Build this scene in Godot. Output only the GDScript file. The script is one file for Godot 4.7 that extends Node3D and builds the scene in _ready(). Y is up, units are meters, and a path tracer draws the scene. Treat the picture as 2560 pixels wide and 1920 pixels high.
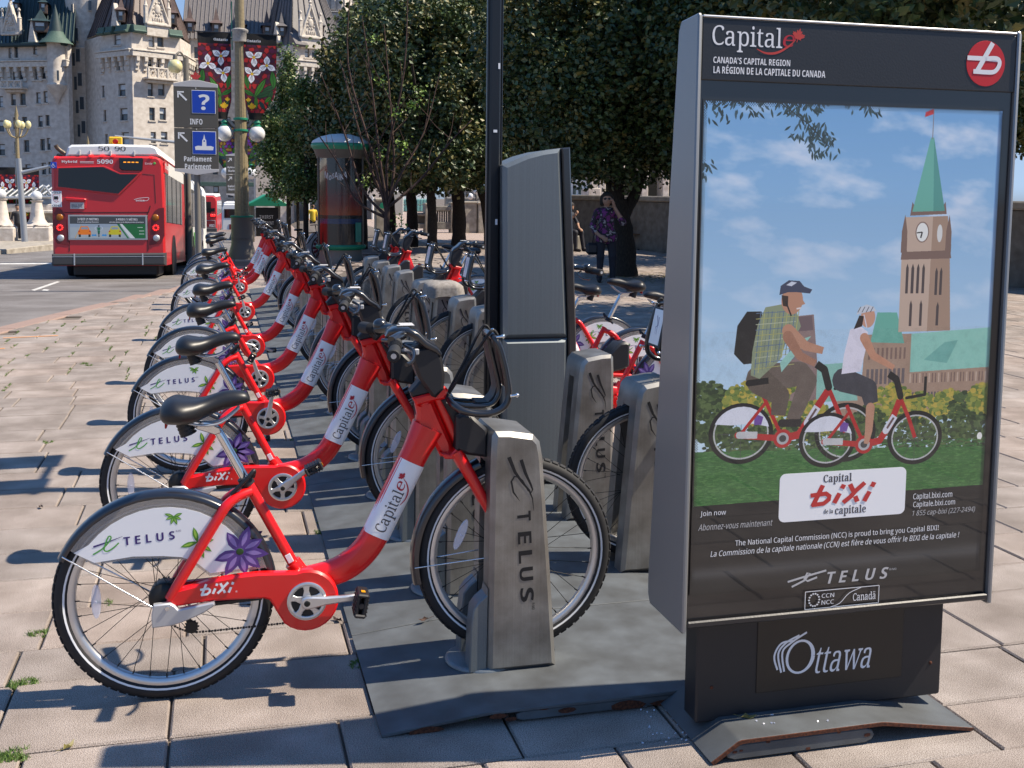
extends Node3D

# ---------------------------------------------------------------- mesh builder
class MB:
	var v := PackedVector3Array()
	var n := PackedVector3Array()
	var t := PackedVector2Array()
	var c := PackedColorArray()
	var col := Color.WHITE
	var xf := Transform3D.IDENTITY
	var lift := 0.0

	func tri(a: Vector3, b: Vector3, d: Vector3, na: Vector3, nb: Vector3, nd: Vector3, ua := Vector2.ZERO, ub := Vector2.ZERO, ud := Vector2.ZERO) -> void:
		a = xf * a; b = xf * b; d = xf * d
		na = (xf.basis * na).normalized(); nb = (xf.basis * nb).normalized(); nd = (xf.basis * nd).normalized()
		var cr := (b - a).cross(d - a)
		if cr.length_squared() < 1e-16:
			return
		v.append(a); n.append(na); t.append(ua); c.append(col)
		if cr.dot(na + nb + nd) > 0.0:
			v.append(d); v.append(b); n.append(nd); n.append(nb); t.append(ud); t.append(ub)
		else:
			v.append(b); v.append(d); n.append(nb); n.append(nd); t.append(ub); t.append(ud)
		c.append(col); c.append(col)

	func ftri(a: Vector3, b: Vector3, d: Vector3) -> void:
		var m := (b - a).cross(d - a).normalized()
		tri(a, b, d, m, m, m)

	func quad(a: Vector3, b: Vector3, d: Vector3, e: Vector3, uvs := true) -> void:
		var m := (d - a).cross(e - b).normalized()
		if uvs:
			tri(a, b, d, m, m, m, Vector2(0, 1), Vector2(1, 1), Vector2(1, 0))
			tri(a, d, e, m, m, m, Vector2(0, 1), Vector2(1, 0), Vector2(0, 0))
		else:
			tri(a, b, d, m, m, m); tri(a, d, e, m, m, m)

	func box(p: Vector3, s: Vector3, bev := 0.0, bas := Basis.IDENTITY) -> void:
		var old := xf
		xf = xf * Transform3D(bas, p)
		var h := s * 0.5
		bev = minf(bev, minf(h.x, minf(h.y, h.z)) * 0.98)
		var k := h - Vector3.ONE * bev
		if bev <= 0.0:
			k = h
		for ax in 3:
			for sg in [-1.0, 1.0]:
				var b1 := (ax + 1) % 3
				var b2 := (ax + 2) % 3
				var pts: Array[Vector3] = []
				for q in [[-1, -1], [1, -1], [1, 1], [-1, 1]]:
					var w := Vector3.ZERO
					w[ax] = h[ax] * sg; w[b1] = k[b1] * q[0] * sg; w[b2] = k[b2] * q[1]
					pts.append(w)
				quad(pts[0], pts[1], pts[2], pts[3])
		if bev > 0.0:
			for ax in 3:
				var b1 := (ax + 1) % 3
				var b2 := (ax + 2) % 3
				for s1 in [-1.0, 1.0]:
					for s2 in [-1.0, 1.0]:
						var q: Array[Vector3] = []
						for e in [[-1.0, 0], [1.0, 0], [1.0, 1], [-1.0, 1]]:
							var w := Vector3.ZERO
							w[ax] = k[ax] * e[0]
							w[b1] = (h if e[1] == 0 else k)[b1] * s1
							w[b2] = (k if e[1] == 0 else h)[b2] * s2
							q.append(w)
						var m := Vector3.ZERO
						m[b1] = s1; m[b2] = s2
						m = m.normalized()
						tri(q[0], q[1], q[2], m, m, m); tri(q[0], q[2], q[3], m, m, m)
			for i in 8:
				var sg := Vector3(1 if i & 1 else -1, 1 if i & 2 else -1, 1 if i & 4 else -1)
				var m := sg.normalized()
				tri(Vector3(h.x, k.y, k.z) * sg, Vector3(k.x, h.y, k.z) * sg, Vector3(k.x, k.y, h.z) * sg, m, m, m)
		xf = old

	# swept tube; r is a number or one radius per point; power > 2 squares the section; flat scales it across "side"
	func tube(path: Array, r, sides := 10, caps := true, flat := 1.0, power := 2.0, side := Vector3.ZERO) -> void:
		var N := path.size()
		var rings: Array = []
		var norms: Array = []
		var up := Vector3.ZERO
		for i in N:
			var d: Vector3 = ((path[mini(i + 1, N - 1)] as Vector3) - (path[maxi(i - 1, 0)] as Vector3)).normalized()
			if i == 0:
				up = side if side != Vector3.ZERO else (Vector3.UP if absf(d.y) < 0.9 else Vector3.RIGHT)
			up = (up - d * up.dot(d)).normalized()
			var bi := d.cross(up)
			var rad: float = r if not r is Array else r[i]
			var ring := PackedVector3Array()
			var nr := PackedVector3Array()
			for k in sides:
				var a := TAU * k / sides
				var ca := cos(a)
				var sa := sin(a)
				var x := signf(ca) * pow(absf(ca), 2.0 / power)
				var y := signf(sa) * pow(absf(sa), 2.0 / power)
				ring.append((path[i] as Vector3) + up * x * rad * flat + bi * y * rad)
				nr.append((up * signf(ca) * pow(absf(x), power - 1.0) / flat + bi * signf(sa) * pow(absf(y), power - 1.0)).normalized())
			rings.append(ring); norms.append(nr)
		for i in N - 1:
			for k in sides:
				var j := (k + 1) % sides
				var u0 := Vector2(float(k) / sides, float(i) / (N - 1))
				tri(rings[i][k], rings[i][j], rings[i + 1][j], norms[i][k], norms[i][j], norms[i + 1][j], u0, u0 + Vector2(1.0 / sides, 0), u0 + Vector2(1.0 / sides, 1.0 / (N - 1)))
				tri(rings[i][k], rings[i + 1][j], rings[i + 1][k], norms[i][k], norms[i + 1][j], norms[i + 1][k], u0, u0 + Vector2(1.0 / sides, 1.0 / (N - 1)), u0 + Vector2(0, 1.0 / (N - 1)))
		if caps:
			for e in [[0, 1], [N - 1, N - 2]]:
				var m: Vector3 = ((path[e[0]] as Vector3) - (path[e[1]] as Vector3)).normalized()
				for k in sides:
					tri(path[e[0]], rings[e[0]][k], rings[e[0]][(k + 1) % sides], m, m, m)

	# surface of revolution round the local y axis; profile points are (radius, height)
	func lathe(p: Array, sides := 24, closed := false, arc := TAU) -> void:
		var N := p.size()
		var segs := N if closed else N - 1
		var sn: Array[Vector2] = []
		for i in segs:
			var d: Vector2 = (p[(i + 1) % N] as Vector2) - (p[i] as Vector2)
			sn.append(Vector2(d.y, -d.x).normalized())
		for i in segs:
			var a: Vector2 = p[i]
			var b: Vector2 = p[(i + 1) % N]
			var na := sn[i]
			var nb := sn[i]
			if i > 0 or closed:
				var o := sn[(i - 1 + segs) % segs]
				if o.dot(sn[i]) > 0.55: na = (o + sn[i]).normalized()
			if i < segs - 1 or closed:
				var o := sn[(i + 1) % segs]
				if o.dot(sn[i]) > 0.55: nb = (o + sn[i]).normalized()
			for k in sides:
				var t0 := arc * k / sides
				var t1 := arc * (k + 1) / sides
				var d0 := Vector3(cos(t0), 0, sin(t0))
				var d1 := Vector3(cos(t1), 0, sin(t1))
				var U := Vector3.UP
				tri(d0 * a.x + U * a.y, d1 * a.x + U * a.y, d1 * b.x + U * b.y, d0 * na.x + U * na.y, d1 * na.x + U * na.y, d1 * nb.x + U * nb.y, Vector2(float(k) / sides, a.y), Vector2(float(k + 1) / sides, a.y), Vector2(float(k + 1) / sides, b.y))
				tri(d0 * a.x + U * a.y, d1 * b.x + U * b.y, d0 * b.x + U * b.y, d0 * na.x + U * na.y, d1 * nb.x + U * nb.y, d0 * nb.x + U * nb.y, Vector2(float(k) / sides, a.y), Vector2(float(k + 1) / sides, b.y), Vector2(float(k) / sides, b.y))

	# polygon in the local xy plane, depth along z from z0 to z0 + depth, edges chamfered
	func prism(poly_in, z0: float, depth: float, bev := 0.0, back := true) -> void:
		var poly := PackedVector2Array(poly_in)
		if Geometry2D.is_polygon_clockwise(poly):
			poly.reverse()
		var N := poly.size()
		var inner := PackedVector2Array()
		for i in N:
			var e0 := (poly[i] - poly[(i - 1 + N) % N]).normalized()
			var e1 := (poly[(i + 1) % N] - poly[i]).normalized()
			var n0 := Vector2(-e0.y, e0.x)
			var n1 := Vector2(-e1.y, e1.x)
			var m := (n0 + n1)
			m = m / maxf(0.35, m.length_squared() * 0.5)
			inner.append(poly[i] + m * bev)
		var face := inner if bev > 0.0 else poly
		var idx := Geometry2D.triangulate_polygon(face)
		if idx.is_empty() and bev > 0.0:   # too narrow to chamfer that much
			prism(poly_in, z0, depth, bev * 0.4 if bev > 0.0015 else 0.0, back)
			return
		var z1 := z0 + depth
		for i in range(0, idx.size(), 3):
			var a := face[idx[i]]
			var b := face[idx[i + 1]]
			var d := face[idx[i + 2]]
			var F := Vector3(0, 0, 1)
			tri(Vector3(a.x, a.y, z1), Vector3(b.x, b.y, z1), Vector3(d.x, d.y, z1), F, F, F, a, b, d)
			if back and depth > 0.0:
				tri(Vector3(a.x, a.y, z0), Vector3(b.x, b.y, z0), Vector3(d.x, d.y, z0), -F, -F, -F, a, b, d)
		if depth <= 0.0:
			return
		for i in N:
			var j := (i + 1) % N
			var a := poly[i]
			var b := poly[j]
			var e := (b - a).normalized()
			var m := Vector3(e.y, -e.x, 0)
			# smooth round gentle corners
			var ep := (a - poly[(i - 1 + N) % N]).normalized()
			var en := (poly[(j + 1) % N] - b).normalized()
			var ma := m
			var mb := m
			if ep.dot(e) > 0.8: ma = (m + Vector3(ep.y, -ep.x, 0)).normalized()
			if en.dot(e) > 0.8: mb = (m + Vector3(en.y, -en.x, 0)).normalized()
			var lo := z0 + (bev if back else 0.0)
			var hi := z1 - bev
			tri(Vector3(a.x, a.y, lo), Vector3(b.x, b.y, lo), Vector3(b.x, b.y, hi), ma, mb, mb)
			tri(Vector3(a.x, a.y, lo), Vector3(b.x, b.y, hi), Vector3(a.x, a.y, hi), ma, mb, ma)
			if bev > 0.0:
				var ia := inner[i]
				var ib := inner[j]
				var F := Vector3(0, 0, 1)
				var k0 := (ma + F).normalized()
				var k1 := (mb + F).normalized()
				tri(Vector3(a.x, a.y, hi), Vector3(b.x, b.y, hi), Vector3(ib.x, ib.y, z1), k0, k1, k1)
				tri(Vector3(a.x, a.y, hi), Vector3(ib.x, ib.y, z1), Vector3(ia.x, ia.y, z1), k0, k1, k0)
				if back:
					k0 = (ma - F).normalized(); k1 = (mb - F).normalized()
					tri(Vector3(a.x, a.y, lo), Vector3(b.x, b.y, lo), Vector3(ib.x, ib.y, z0), k0, k1, k1)
					tri(Vector3(a.x, a.y, lo), Vector3(ib.x, ib.y, z0), Vector3(ia.x, ia.y, z0), k0, k1, k0)

	func ball(p: Vector3, r: Vector3, seg := 12, y0 := -1.0, y1 := 1.0) -> void:
		var rows := maxi(4, seg / 2)
		for i in rows:
			var a0 := asin(lerpf(y0, y1, 0.0)) + (asin(y1) - asin(y0)) * i / rows
			var a1 := asin(y0) + (asin(y1) - asin(y0)) * (i + 1) / rows
			for k in seg:
				var q: Array[Vector3] = []
				for e in [[a0, k], [a0, k + 1], [a1, k + 1], [a1, k]]:
					var th: float = TAU * e[1] / seg
					q.append(Vector3(cos(e[0]) * cos(th), sin(e[0]), cos(e[0]) * sin(th)))
				tri(p + q[0] * r, p + q[1] * r, p + q[2] * r, q[0] / r, q[1] / r, q[2] / r)
				tri(p + q[0] * r, p + q[2] * r, p + q[3] * r, q[0] / r, q[2] / r, q[3] / r)

	# grid of points rows x cols, smooth normals, wrap joins the last column to the first
	func grid(P: Array, wrap := false, uv := false) -> void:
		var R := P.size()
		var C: int = P[0].size()
		var Nn: Array = []
		for i in R:
			var row := PackedVector3Array()
			for k in C:
				var k0 := (k - 1 + C) % C if wrap else maxi(k - 1, 0)
				var k1 := (k + 1) % C if wrap else mini(k + 1, C - 1)
				var du: Vector3 = P[i][k1] - P[i][k0]
				var dv: Vector3 = P[mini(i + 1, R - 1)][k] - P[maxi(i - 1, 0)][k]
				row.append(du.cross(dv).normalized())
			Nn.append(row)
		for i in R - 1:
			for k in (C if wrap else C - 1):
				var j := (k + 1) % C
				var ua := Vector2(float(k) / (C - 1), 1.0 - float(i) / (R - 1))
				var ub := Vector2(float(k + 1) / (C - 1), 1.0 - float(i + 1) / (R - 1))
				tri(P[i][k], P[i][j], P[i + 1][j], Nn[i][k], Nn[i][j], Nn[i + 1][j], ua, Vector2(ub.x, ua.y), ub)
				tri(P[i][k], P[i + 1][j], P[i + 1][k], Nn[i][k], Nn[i + 1][j], Nn[i + 1][k], ua, ub, Vector2(ua.x, ub.y))

	# flat ribbon along 2-D points in the xy plane at height z, width per point or one
	func ribbon(p: Array, w, z := 0.0) -> void:
		lift += 0.00012
		z += lift
		var L: Array[Vector3] = []
		var R: Array[Vector3] = []
		for i in p.size():
			z += 0.000015
			var d: Vector2 = ((p[mini(i + 1, p.size() - 1)] as Vector2) - (p[maxi(i - 1, 0)] as Vector2)).normalized()
			var s := Vector2(-d.y, d.x) * ((w if not w is Array else w[i]) as float) * 0.5
			L.append(Vector3(p[i].x + s.x, p[i].y + s.y, z)); R.append(Vector3(p[i].x - s.x, p[i].y - s.y, z))
		var F := Vector3(0, 0, 1)
		for i in p.size() - 1:
			tri(L[i], R[i], R[i + 1], F, F, F); tri(L[i], R[i + 1], L[i + 1], F, F, F)

	func mesh() -> ArrayMesh:
		var a := []
		a.resize(Mesh.ARRAY_MAX)
		a[Mesh.ARRAY_VERTEX] = v; a[Mesh.ARRAY_NORMAL] = n; a[Mesh.ARRAY_TEX_UV] = t; a[Mesh.ARRAY_COLOR] = c
		var m := ArrayMesh.new()
		m.add_surface_from_arrays(Mesh.PRIMITIVE_TRIANGLES, a)
		return m

	# lettering fitted into a box w x h centred on the origin of "at", lying in its xy plane
	func text(s: String, f: Font, w: float, h: float, at := Transform3D.IDENTITY, shear := 0.0, pad := false) -> void:
		var tm := TextMesh.new()
		tm.text = s; tm.font = f; tm.font_size = 48; tm.pixel_size = 0.01; tm.depth = 0.0; tm.curve_step = 3.0
		var a := tm.get_mesh_arrays()
		var vs: PackedVector3Array = a[Mesh.ARRAY_VERTEX]
		var ix: PackedInt32Array = a[Mesh.ARRAY_INDEX] if a[Mesh.ARRAY_INDEX] != null else PackedInt32Array(range(vs.size()))
		var lo := Vector3.ONE * 1e9
		var hi := -lo
		for p in vs:
			lo = lo.min(p); hi = hi.max(p)
		var sc := Vector2(w / maxf(hi.x - lo.x, 1e-6), h / maxf(hi.y - lo.y, 1e-6))
		if h <= 0.0: sc.y = sc.x
		if w <= 0.0: sc.x = sc.y
		var mid := (lo + hi) * 0.5
		var old := xf
		xf = xf * at
		var F := Vector3(0, 0, 1)
		for i in range(0, ix.size(), 3):
			var q: Array[Vector3] = []
			for k in 3:
				var p := vs[ix[i + k]] - mid
				q.append(Vector3(p.x * sc.x + p.y * sc.y * shear, p.y * sc.y, 0))
			tri(q[0], q[1], q[2], F, F, F)
		xf = old


# ---------------------------------------------------------------- naming and tree
func put(called: String, mb, m: Material, parent: Node = self) -> MeshInstance3D:
	var o := MeshInstance3D.new()
	o.name = called
	o.mesh = mb.mesh() if mb is MB else mb
	o.material_override = m
	parent.add_child(o, true)
	return o

func base(called: String, at := Vector3.ZERO, turn := 0.0, parent: Node = self) -> Node3D:
	var o := Node3D.new()
	o.name = called
	o.position = at
	o.rotation.y = turn
	parent.add_child(o, true)
	return o

func tag(o: Node, label: String, category: String, group := "", kind := "") -> Node:
	o.set_meta("label", label)
	if category: o.set_meta("category", category)
	if group: o.set_meta("group", group)
	if kind: o.set_meta("kind", kind)
	return o

func structure(o: Node) -> Node:
	o.set_meta("kind", "structure")
	return o

func copy(o: Node3D, called: String, label: String) -> Node3D:
	var c := o.duplicate() as Node3D
	c.name = called
	add_child(c, true)
	c.set_meta("label", label)
	return c

# ---------------------------------------------------------------- camera geometry (metres from the lens)
const F := 2778.45
const CX := 1300.9
const CY := 749.1
const EYE := Vector3(0, 1.621, 0)
var cam_r: Vector3
var cam_u: Vector3
var cam_f: Vector3

func lens_axes() -> void:
	var yaw := 0.2644
	var pitch := 0.0956
	var roll := 0.0118
	cam_f = Vector3(sin(yaw) * cos(pitch), -sin(pitch), -cos(yaw) * cos(pitch))
	var r := Vector3(cos(yaw), 0, sin(yaw))
	var u := r.cross(cam_f)
	cam_r = cos(roll) * r + sin(roll) * u
	cam_u = -sin(roll) * r + cos(roll) * u

func ray(px: float, py: float) -> Vector3:
	return cam_f + cam_r * ((px - CX) / F) - cam_u * ((py - CY) / F)

func at(px: float, py: float, z: float) -> Vector3:   # a surveyed point: where the sight line meets the plane z
	var d := ray(px, py)
	return EYE + d * (z / d.z)

func gnd(px: float, py: float, y := 0.0) -> Vector3:
	var d := ray(px, py)
	return EYE + d * ((y - EYE.y) / d.y)

func slope(z: float) -> float:   # the street falls gently away beyond the bikes
	return -1.7 * (1.0 - exp(-0.022 * maxf(0.0, -z - 17.0)))

func V2(a: Array) -> PackedVector2Array:   # flat list of numbers -> points
	var p := PackedVector2Array()
	for i in range(0, a.size(), 2):
		p.append(Vector2(a[i], a[i + 1]))
	return p

func V2a(a: Array) -> Array:
	var p := []
	for i in range(0, a.size(), 2):
		p.append(Vector2(a[i], a[i + 1]))
	return p

func P3(a: Array, z: float) -> Array:
	var p := []
	for i in range(0, a.size(), 2):
		p.append(Vector3(a[i], a[i + 1], z))
	return p

func spline(a: Array, steps := 4) -> Array:   # Catmull-Rom through points
	var out := []
	for i in a.size() - 1:
		var p0 = a[maxi(i - 1, 0)]
		var p1 = a[i]
		var p2 = a[i + 1]
		var p3 = a[mini(i + 2, a.size() - 1)]
		for k in steps:
			var t := float(k) / steps
			out.append(0.5 * (2.0 * p1 + (p2 - p0) * t + (2.0 * p0 - 5.0 * p1 + 4.0 * p2 - p3) * t * t + (3.0 * p1 - p0 - 3.0 * p2 + p3) * t * t * t))
	out.append(a[a.size() - 1])
	return out

func maple(s: float) -> PackedVector2Array:   # an eleven-pointed leaf
	var h := [0.0, 1.0, 0.13, 0.66, 0.34, 0.74, 0.27, 0.36, 0.44, 0.52, 0.5, 0.42, 0.74, 0.46, 0.66, 0.28, 0.76, 0.2, 0.36, -0.1, 0.42, -0.24, 0.04, -0.2, 0.05, -0.55]
	var p := PackedVector2Array()
	for i in range(0, h.size(), 2):
		p.append(Vector2(h[i], h[i + 1] - 0.2) * s)
	for i in range(h.size() - 2, 0, -2):
		p.append(Vector2(-h[i], h[i + 1] - 0.2) * s)
	return p

func petal(p: Vector2, ang: float, l: float, w: float) -> PackedVector2Array:
	var q := PackedVector2Array()
	var d := Vector2(cos(ang), sin(ang))
	var s := Vector2(-d.y, d.x)
	for e in [[0.0, 0.12], [0.25, 0.75], [0.5, 1.0], [0.75, 0.7], [1.0, 0.0], [0.75, -0.7], [0.5, -1.0], [0.25, -0.75], [0.0, -0.12]]:
		q.append(p + d * l * e[0] + s * w * 0.5 * e[1])
	return q

# ---------------------------------------------------------------- materials
var M := {}
var noises := {}

func lin(r: float, g: float, b: float) -> Color:
	return Color(r, g, b).linear_to_srgb()

func mat(called: String, col: Color, rough := 0.6, metal := 0.0) -> StandardMaterial3D:
	var m := StandardMaterial3D.new()
	m.resource_name = called
	m.albedo_color = col
	m.roughness = rough
	m.metallic = metal
	M[called] = m
	return m

func noise_tex(key: String, freq: float, lo: Color, hi: Color, size := 512, octaves := 4, kind := FastNoiseLite.TYPE_SIMPLEX_SMOOTH, mids := []) -> ImageTexture:
	if noises.has(key):
		return noises[key]
	var f := FastNoiseLite.new()
	f.seed = key.hash() % 10000
	f.noise_type = kind
	f.frequency = freq
	f.fractal_octaves = octaves
	var g := f.get_seamless_image(size, size)
	var im := Image.create(size, size, false, Image.FORMAT_RGB8)
	var lut: Array[Color] = []
	var gr := Gradient.new()
	gr.set_color(0, lo); gr.set_color(1, hi)
	for e in mids:
		gr.add_point(e[0], e[1])
	for i in 256:
		lut.append(gr.sample(i / 255.0))
	var d := g.get_data()
	var o := PackedByteArray()
	o.resize(size * size * 3)
	for i in size * size:
		var q := lut[d[i]]
		o[i * 3] = int(q.r * 255.0); o[i * 3 + 1] = int(q.g * 255.0); o[i * 3 + 2] = int(q.b * 255.0)
	im = Image.create_from_data(size, size, false, Image.FORMAT_RGB8, o)
	noises[key] = ImageTexture.create_from_image(im)
	return noises[key]

func textured(m: StandardMaterial3D, tex: Texture2D, scale: float, world := true) -> StandardMaterial3D:
	m.albedo_texture = tex
	m.uv1_triplanar = true
	m.uv1_world_triplanar = world
	m.uv1_scale = Vector3.ONE * scale
	return m

func grey(v: float) -> Color:
	return Color(v, v, v)

var sans: Font
var sans_b: Font
var serif: Font
var serif_b: Font
var mono: Font
var rng := RandomNumberGenerator.new()

func _ready() -> void:
	lens_axes()
	# camera
	var cam := Camera3D.new()
	cam.name = "camera"
	add_child(cam)
	cam.transform = Transform3D(Basis(cam_r, cam_u, -cam_f), EYE)
	var near := 0.1
	cam.set_frustum(near * 1920.0 / F, Vector2((1280.0 - CX) / F, -(960.0 - CY) / F) * near, near, 900.0)
	cam.current = true
	# sky
	var env := Environment.new()
	env.background_mode = Environment.BG_SKY
	env.sky = Sky.new()
	var sk := ProceduralSkyMaterial.new()
	sk.sky_top_color = lin(0.12, 0.29, 0.66)
	sk.sky_horizon_color = lin(0.46, 0.63, 0.86)
	sk.sky_curve = 0.16
	sk.ground_bottom_color = lin(0.14, 0.13, 0.12)
	sk.ground_horizon_color = lin(0.36, 0.42, 0.5)
	sk.sun_angle_max = 24.0
	sk.sun_curve = 0.12
	env.sky.sky_material = sk
	env.background_energy_multiplier = 0.56
	env.tonemap_mode = Environment.TONE_MAPPER_LINEAR
	env.tonemap_exposure = 1.85
	env.sdfgi_enabled = true
	env.ssao_enabled = true
	env.ssil_enabled = true
	var we := WorldEnvironment.new()
	we.name = "world"
	we.environment = env
	add_child(we)
	# sun: from the right, a little on the camera's side
	var sun := DirectionalLight3D.new()
	sun.name = "sun"
	sun.light_color = Color(1.0, 0.95, 0.87)
	sun.light_energy = 1.45
	sun.light_angular_distance = 0.5
	sun.shadow_enabled = true
	add_child(sun)
	var el := deg_to_rad(52.0)
	var az := deg_to_rad(12.0)
	sun.look_at_from_position(Vector3.ZERO, Vector3(-cos(el) * cos(az), -sin(el), -cos(el) * sin(az)))
	rng.seed = 7
	var fonts := [["Droid Sans", 400], ["Droid Sans", 700], ["Droid Serif", 400], ["Droid Serif", 700], ["Droid Sans Mono", 400]]
	var made: Array[Font] = []
	for e in fonts:
		var sf := SystemFont.new()
		sf.font_names = PackedStringArray([e[0]])
		sf.font_weight = e[1]
		made.append(sf)
	sans = made[0]; sans_b = made[1]; serif = made[2]; serif_b = made[3]; mono = made[4]
	materials()
	ground()
	hotel()
	street_block()
	plaza()
	trees()
	buses()
	street_furniture()
	people()
	stations()
	bicycles()
	ad_panel()
	small_things()

func materials() -> void:
	var spk := noise_tex("speck", 0.22, Color(0.62, 0.58, 0.55), Color(1, 1, 1), 512, 3, FastNoiseLite.TYPE_SIMPLEX_SMOOTH, [[0.36, Color(0.70, 0.66, 0.63)], [0.46, Color(0.92, 0.89, 0.87)], [0.6, Color(0.98, 0.95, 0.93)]])
	var stain := noise_tex("stain", 0.012, Color(0.72, 0.70, 0.68), Color(1, 1, 1), 512, 5)
	var bump := noise_tex("bump", 0.2, Color.BLACK, Color.WHITE, 512, 3)
	var tones := [lin(0.46, 0.425, 0.405), lin(0.49, 0.45, 0.425), lin(0.43, 0.405, 0.39), lin(0.46, 0.435, 0.42), lin(0.50, 0.45, 0.42)]
	for i in 5:
		var m := textured(mat("paver%d" % i, tones[i], 0.92), spk, 2.0)
		m.heightmap_enabled = true
		m.heightmap_texture = bump
		m.heightmap_scale = 0.22
		m.detail_enabled = true
		m.detail_albedo = stain
		m.detail_blend_mode = BaseMaterial3D.BLEND_MODE_MUL
		m.detail_uv_layer = BaseMaterial3D.DETAIL_UV_2
		m.uv2_triplanar = true
		m.uv2_world_triplanar = true
		m.uv2_scale = Vector3.ONE * 0.37
	textured(mat("soil", lin(0.16, 0.14, 0.12), 1.0), spk, 3.0)
	var asp := textured(mat("asphalt", lin(0.27, 0.272, 0.28), 0.9), spk, 1.4)
	asp.detail_enabled = true; asp.detail_albedo = stain; asp.detail_blend_mode = BaseMaterial3D.BLEND_MODE_MUL
	asp.detail_uv_layer = BaseMaterial3D.DETAIL_UV_2; asp.uv2_triplanar = true; asp.uv2_world_triplanar = true; asp.uv2_scale = Vector3.ONE * 0.11
	textured(mat("granite", lin(0.36, 0.27, 0.235), 0.85), spk, 1.2)
	textured(mat("plaza_paving", lin(0.42, 0.35, 0.31), 0.92), spk, 0.7)
	textured(mat("line_paint", lin(0.72, 0.72, 0.70), 0.7), stain, 0.7)
	mat("orange_paint", lin(0.70, 0.30, 0.10), 0.9)
	textured(mat("concrete", lin(0.42, 0.38, 0.32), 0.9), stain, 0.4)
	textured(mat("grey_concrete", lin(0.24, 0.225, 0.20), 0.92), stain, 0.5)
	# steel plates: grey grit paint
	var plate := textured(mat("plate", lin(0.155, 0.175, 0.195), 0.62), noise_tex("grit", 0.3, grey(0.72), Color.WHITE, 512, 2), 4.0)
	plate.heightmap_enabled = true; plate.heightmap_texture = bump; plate.heightmap_scale = 0.06
	plate.detail_enabled = true; plate.detail_albedo = stain; plate.detail_blend_mode = BaseMaterial3D.BLEND_MODE_MUL
	plate.detail_uv_layer = BaseMaterial3D.DETAIL_UV_2; plate.uv2_triplanar = true; plate.uv2_world_triplanar = true; plate.uv2_scale = Vector3.ONE * 0.8
	textured(mat("rust", lin(0.16, 0.06, 0.03), 0.95), noise_tex("rusty", 0.05, Color(0.45, 0.4, 0.42), Color(1, 0.9, 0.8), 256, 4), 6.0)
	# brushed stainless
	var streak := Image.create(256, 256, false, Image.FORMAT_RGB8)
	var r2 := RandomNumberGenerator.new()
	r2.seed = 3
	for x in 256:
		var g := r2.randf_range(0.94, 1.0)
		for y in 256:
			var q := g + r2.randf_range(-0.03, 0.03)
			streak.set_pixel(x, y, Color(q, q, q))
	var st := ImageTexture.create_from_image(streak)
	var ss := textured(mat("steel", lin(0.40, 0.395, 0.38), 0.42, 0.75), st, 3.0, false)
	ss.detail_enabled = true; ss.detail_albedo = stain; ss.detail_blend_mode = BaseMaterial3D.BLEND_MODE_MUL
	ss.detail_uv_layer = BaseMaterial3D.DETAIL_UV_2; ss.uv2_triplanar = true; ss.uv2_world_triplanar = true; ss.uv2_scale = Vector3.ONE * 0.9
	textured(mat("kiosk_steel", lin(0.19, 0.215, 0.23), 0.45, 0.6), st, 2.0, false)
	var pg := textured(mat("panel_grey", lin(0.30, 0.305, 0.31), 0.38, 0.4), noise_tex("fleck", 0.35, grey(0.8), Color.WHITE, 256, 2), 5.0, false)
	pg.clearcoat_enabled = true; pg.clearcoat = 0.3; pg.clearcoat_roughness = 0.2
	# bicycle
	var red := mat("red_paint", lin(0.74, 0.004, 0.005), 0.36)
	red.clearcoat_enabled = true; red.clearcoat = 0.55; red.clearcoat_roughness = 0.06
	var wp := mat("white_print", lin(0.86, 0.86, 0.87), 0.35)
	wp.clearcoat_enabled = true; wp.clearcoat = 0.5; wp.clearcoat_roughness = 0.12
	mat("ink_grey", lin(0.06, 0.055, 0.06), 0.5); mat("ink_red", lin(0.45, 0.012, 0.03), 0.5); mat("ink_black", lin(0.006, 0.006, 0.008), 0.5)
	mat("ink_purple", lin(0.045, 0.02, 0.16), 0.5); mat("ink_green", lin(0.08, 0.36, 0.05), 0.5); mat("ink_white", lin(0.78, 0.78, 0.80), 0.5)
	var fp := mat("flower_print", Color.WHITE, 0.4); fp.vertex_color_use_as_albedo = true
	mat("rubber", lin(0.012, 0.012, 0.014), 0.72)
	var bp := mat("black_gloss", lin(0.010, 0.010, 0.013), 0.28)
	bp.clearcoat_enabled = true; bp.clearcoat = 0.8; bp.clearcoat_roughness = 0.1
	textured(mat("black_plastic", lin(0.016, 0.016, 0.020), 0.5), noise_tex("fleck", 0.35, grey(0.8), Color.WHITE, 256, 2), 6.0, false)
	var fen := mat("fender_black", lin(0.012, 0.013, 0.020), 0.3)
	fen.clearcoat_enabled = true; fen.clearcoat = 0.8; fen.clearcoat_roughness = 0.15
	var sad := mat("saddle_skin", lin(0.011, 0.011, 0.013), 0.42)
	sad.heightmap_enabled = true; sad.heightmap_texture = bump; sad.heightmap_scale = 0.02; sad.uv1_triplanar = true; sad.uv1_scale = Vector3.ONE * 6.0
	mat("chrome", lin(0.75, 0.75, 0.76), 0.14, 1.0)
	mat("alloy", lin(0.62, 0.62, 0.63), 0.36, 0.9)
	mat("cast_silver", lin(0.52, 0.53, 0.55), 0.45, 0.6)
	mat("dark_metal", lin(0.03, 0.028, 0.026), 0.45, 0.6)
	mat("reflective_line", lin(0.75, 0.76, 0.78), 0.4)
	var lens := mat("clear_lens", Color(0.93, 0.94, 1.0, 0.35), 0.15); lens.transparency = BaseMaterial3D.TRANSPARENCY_ALPHA
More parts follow.
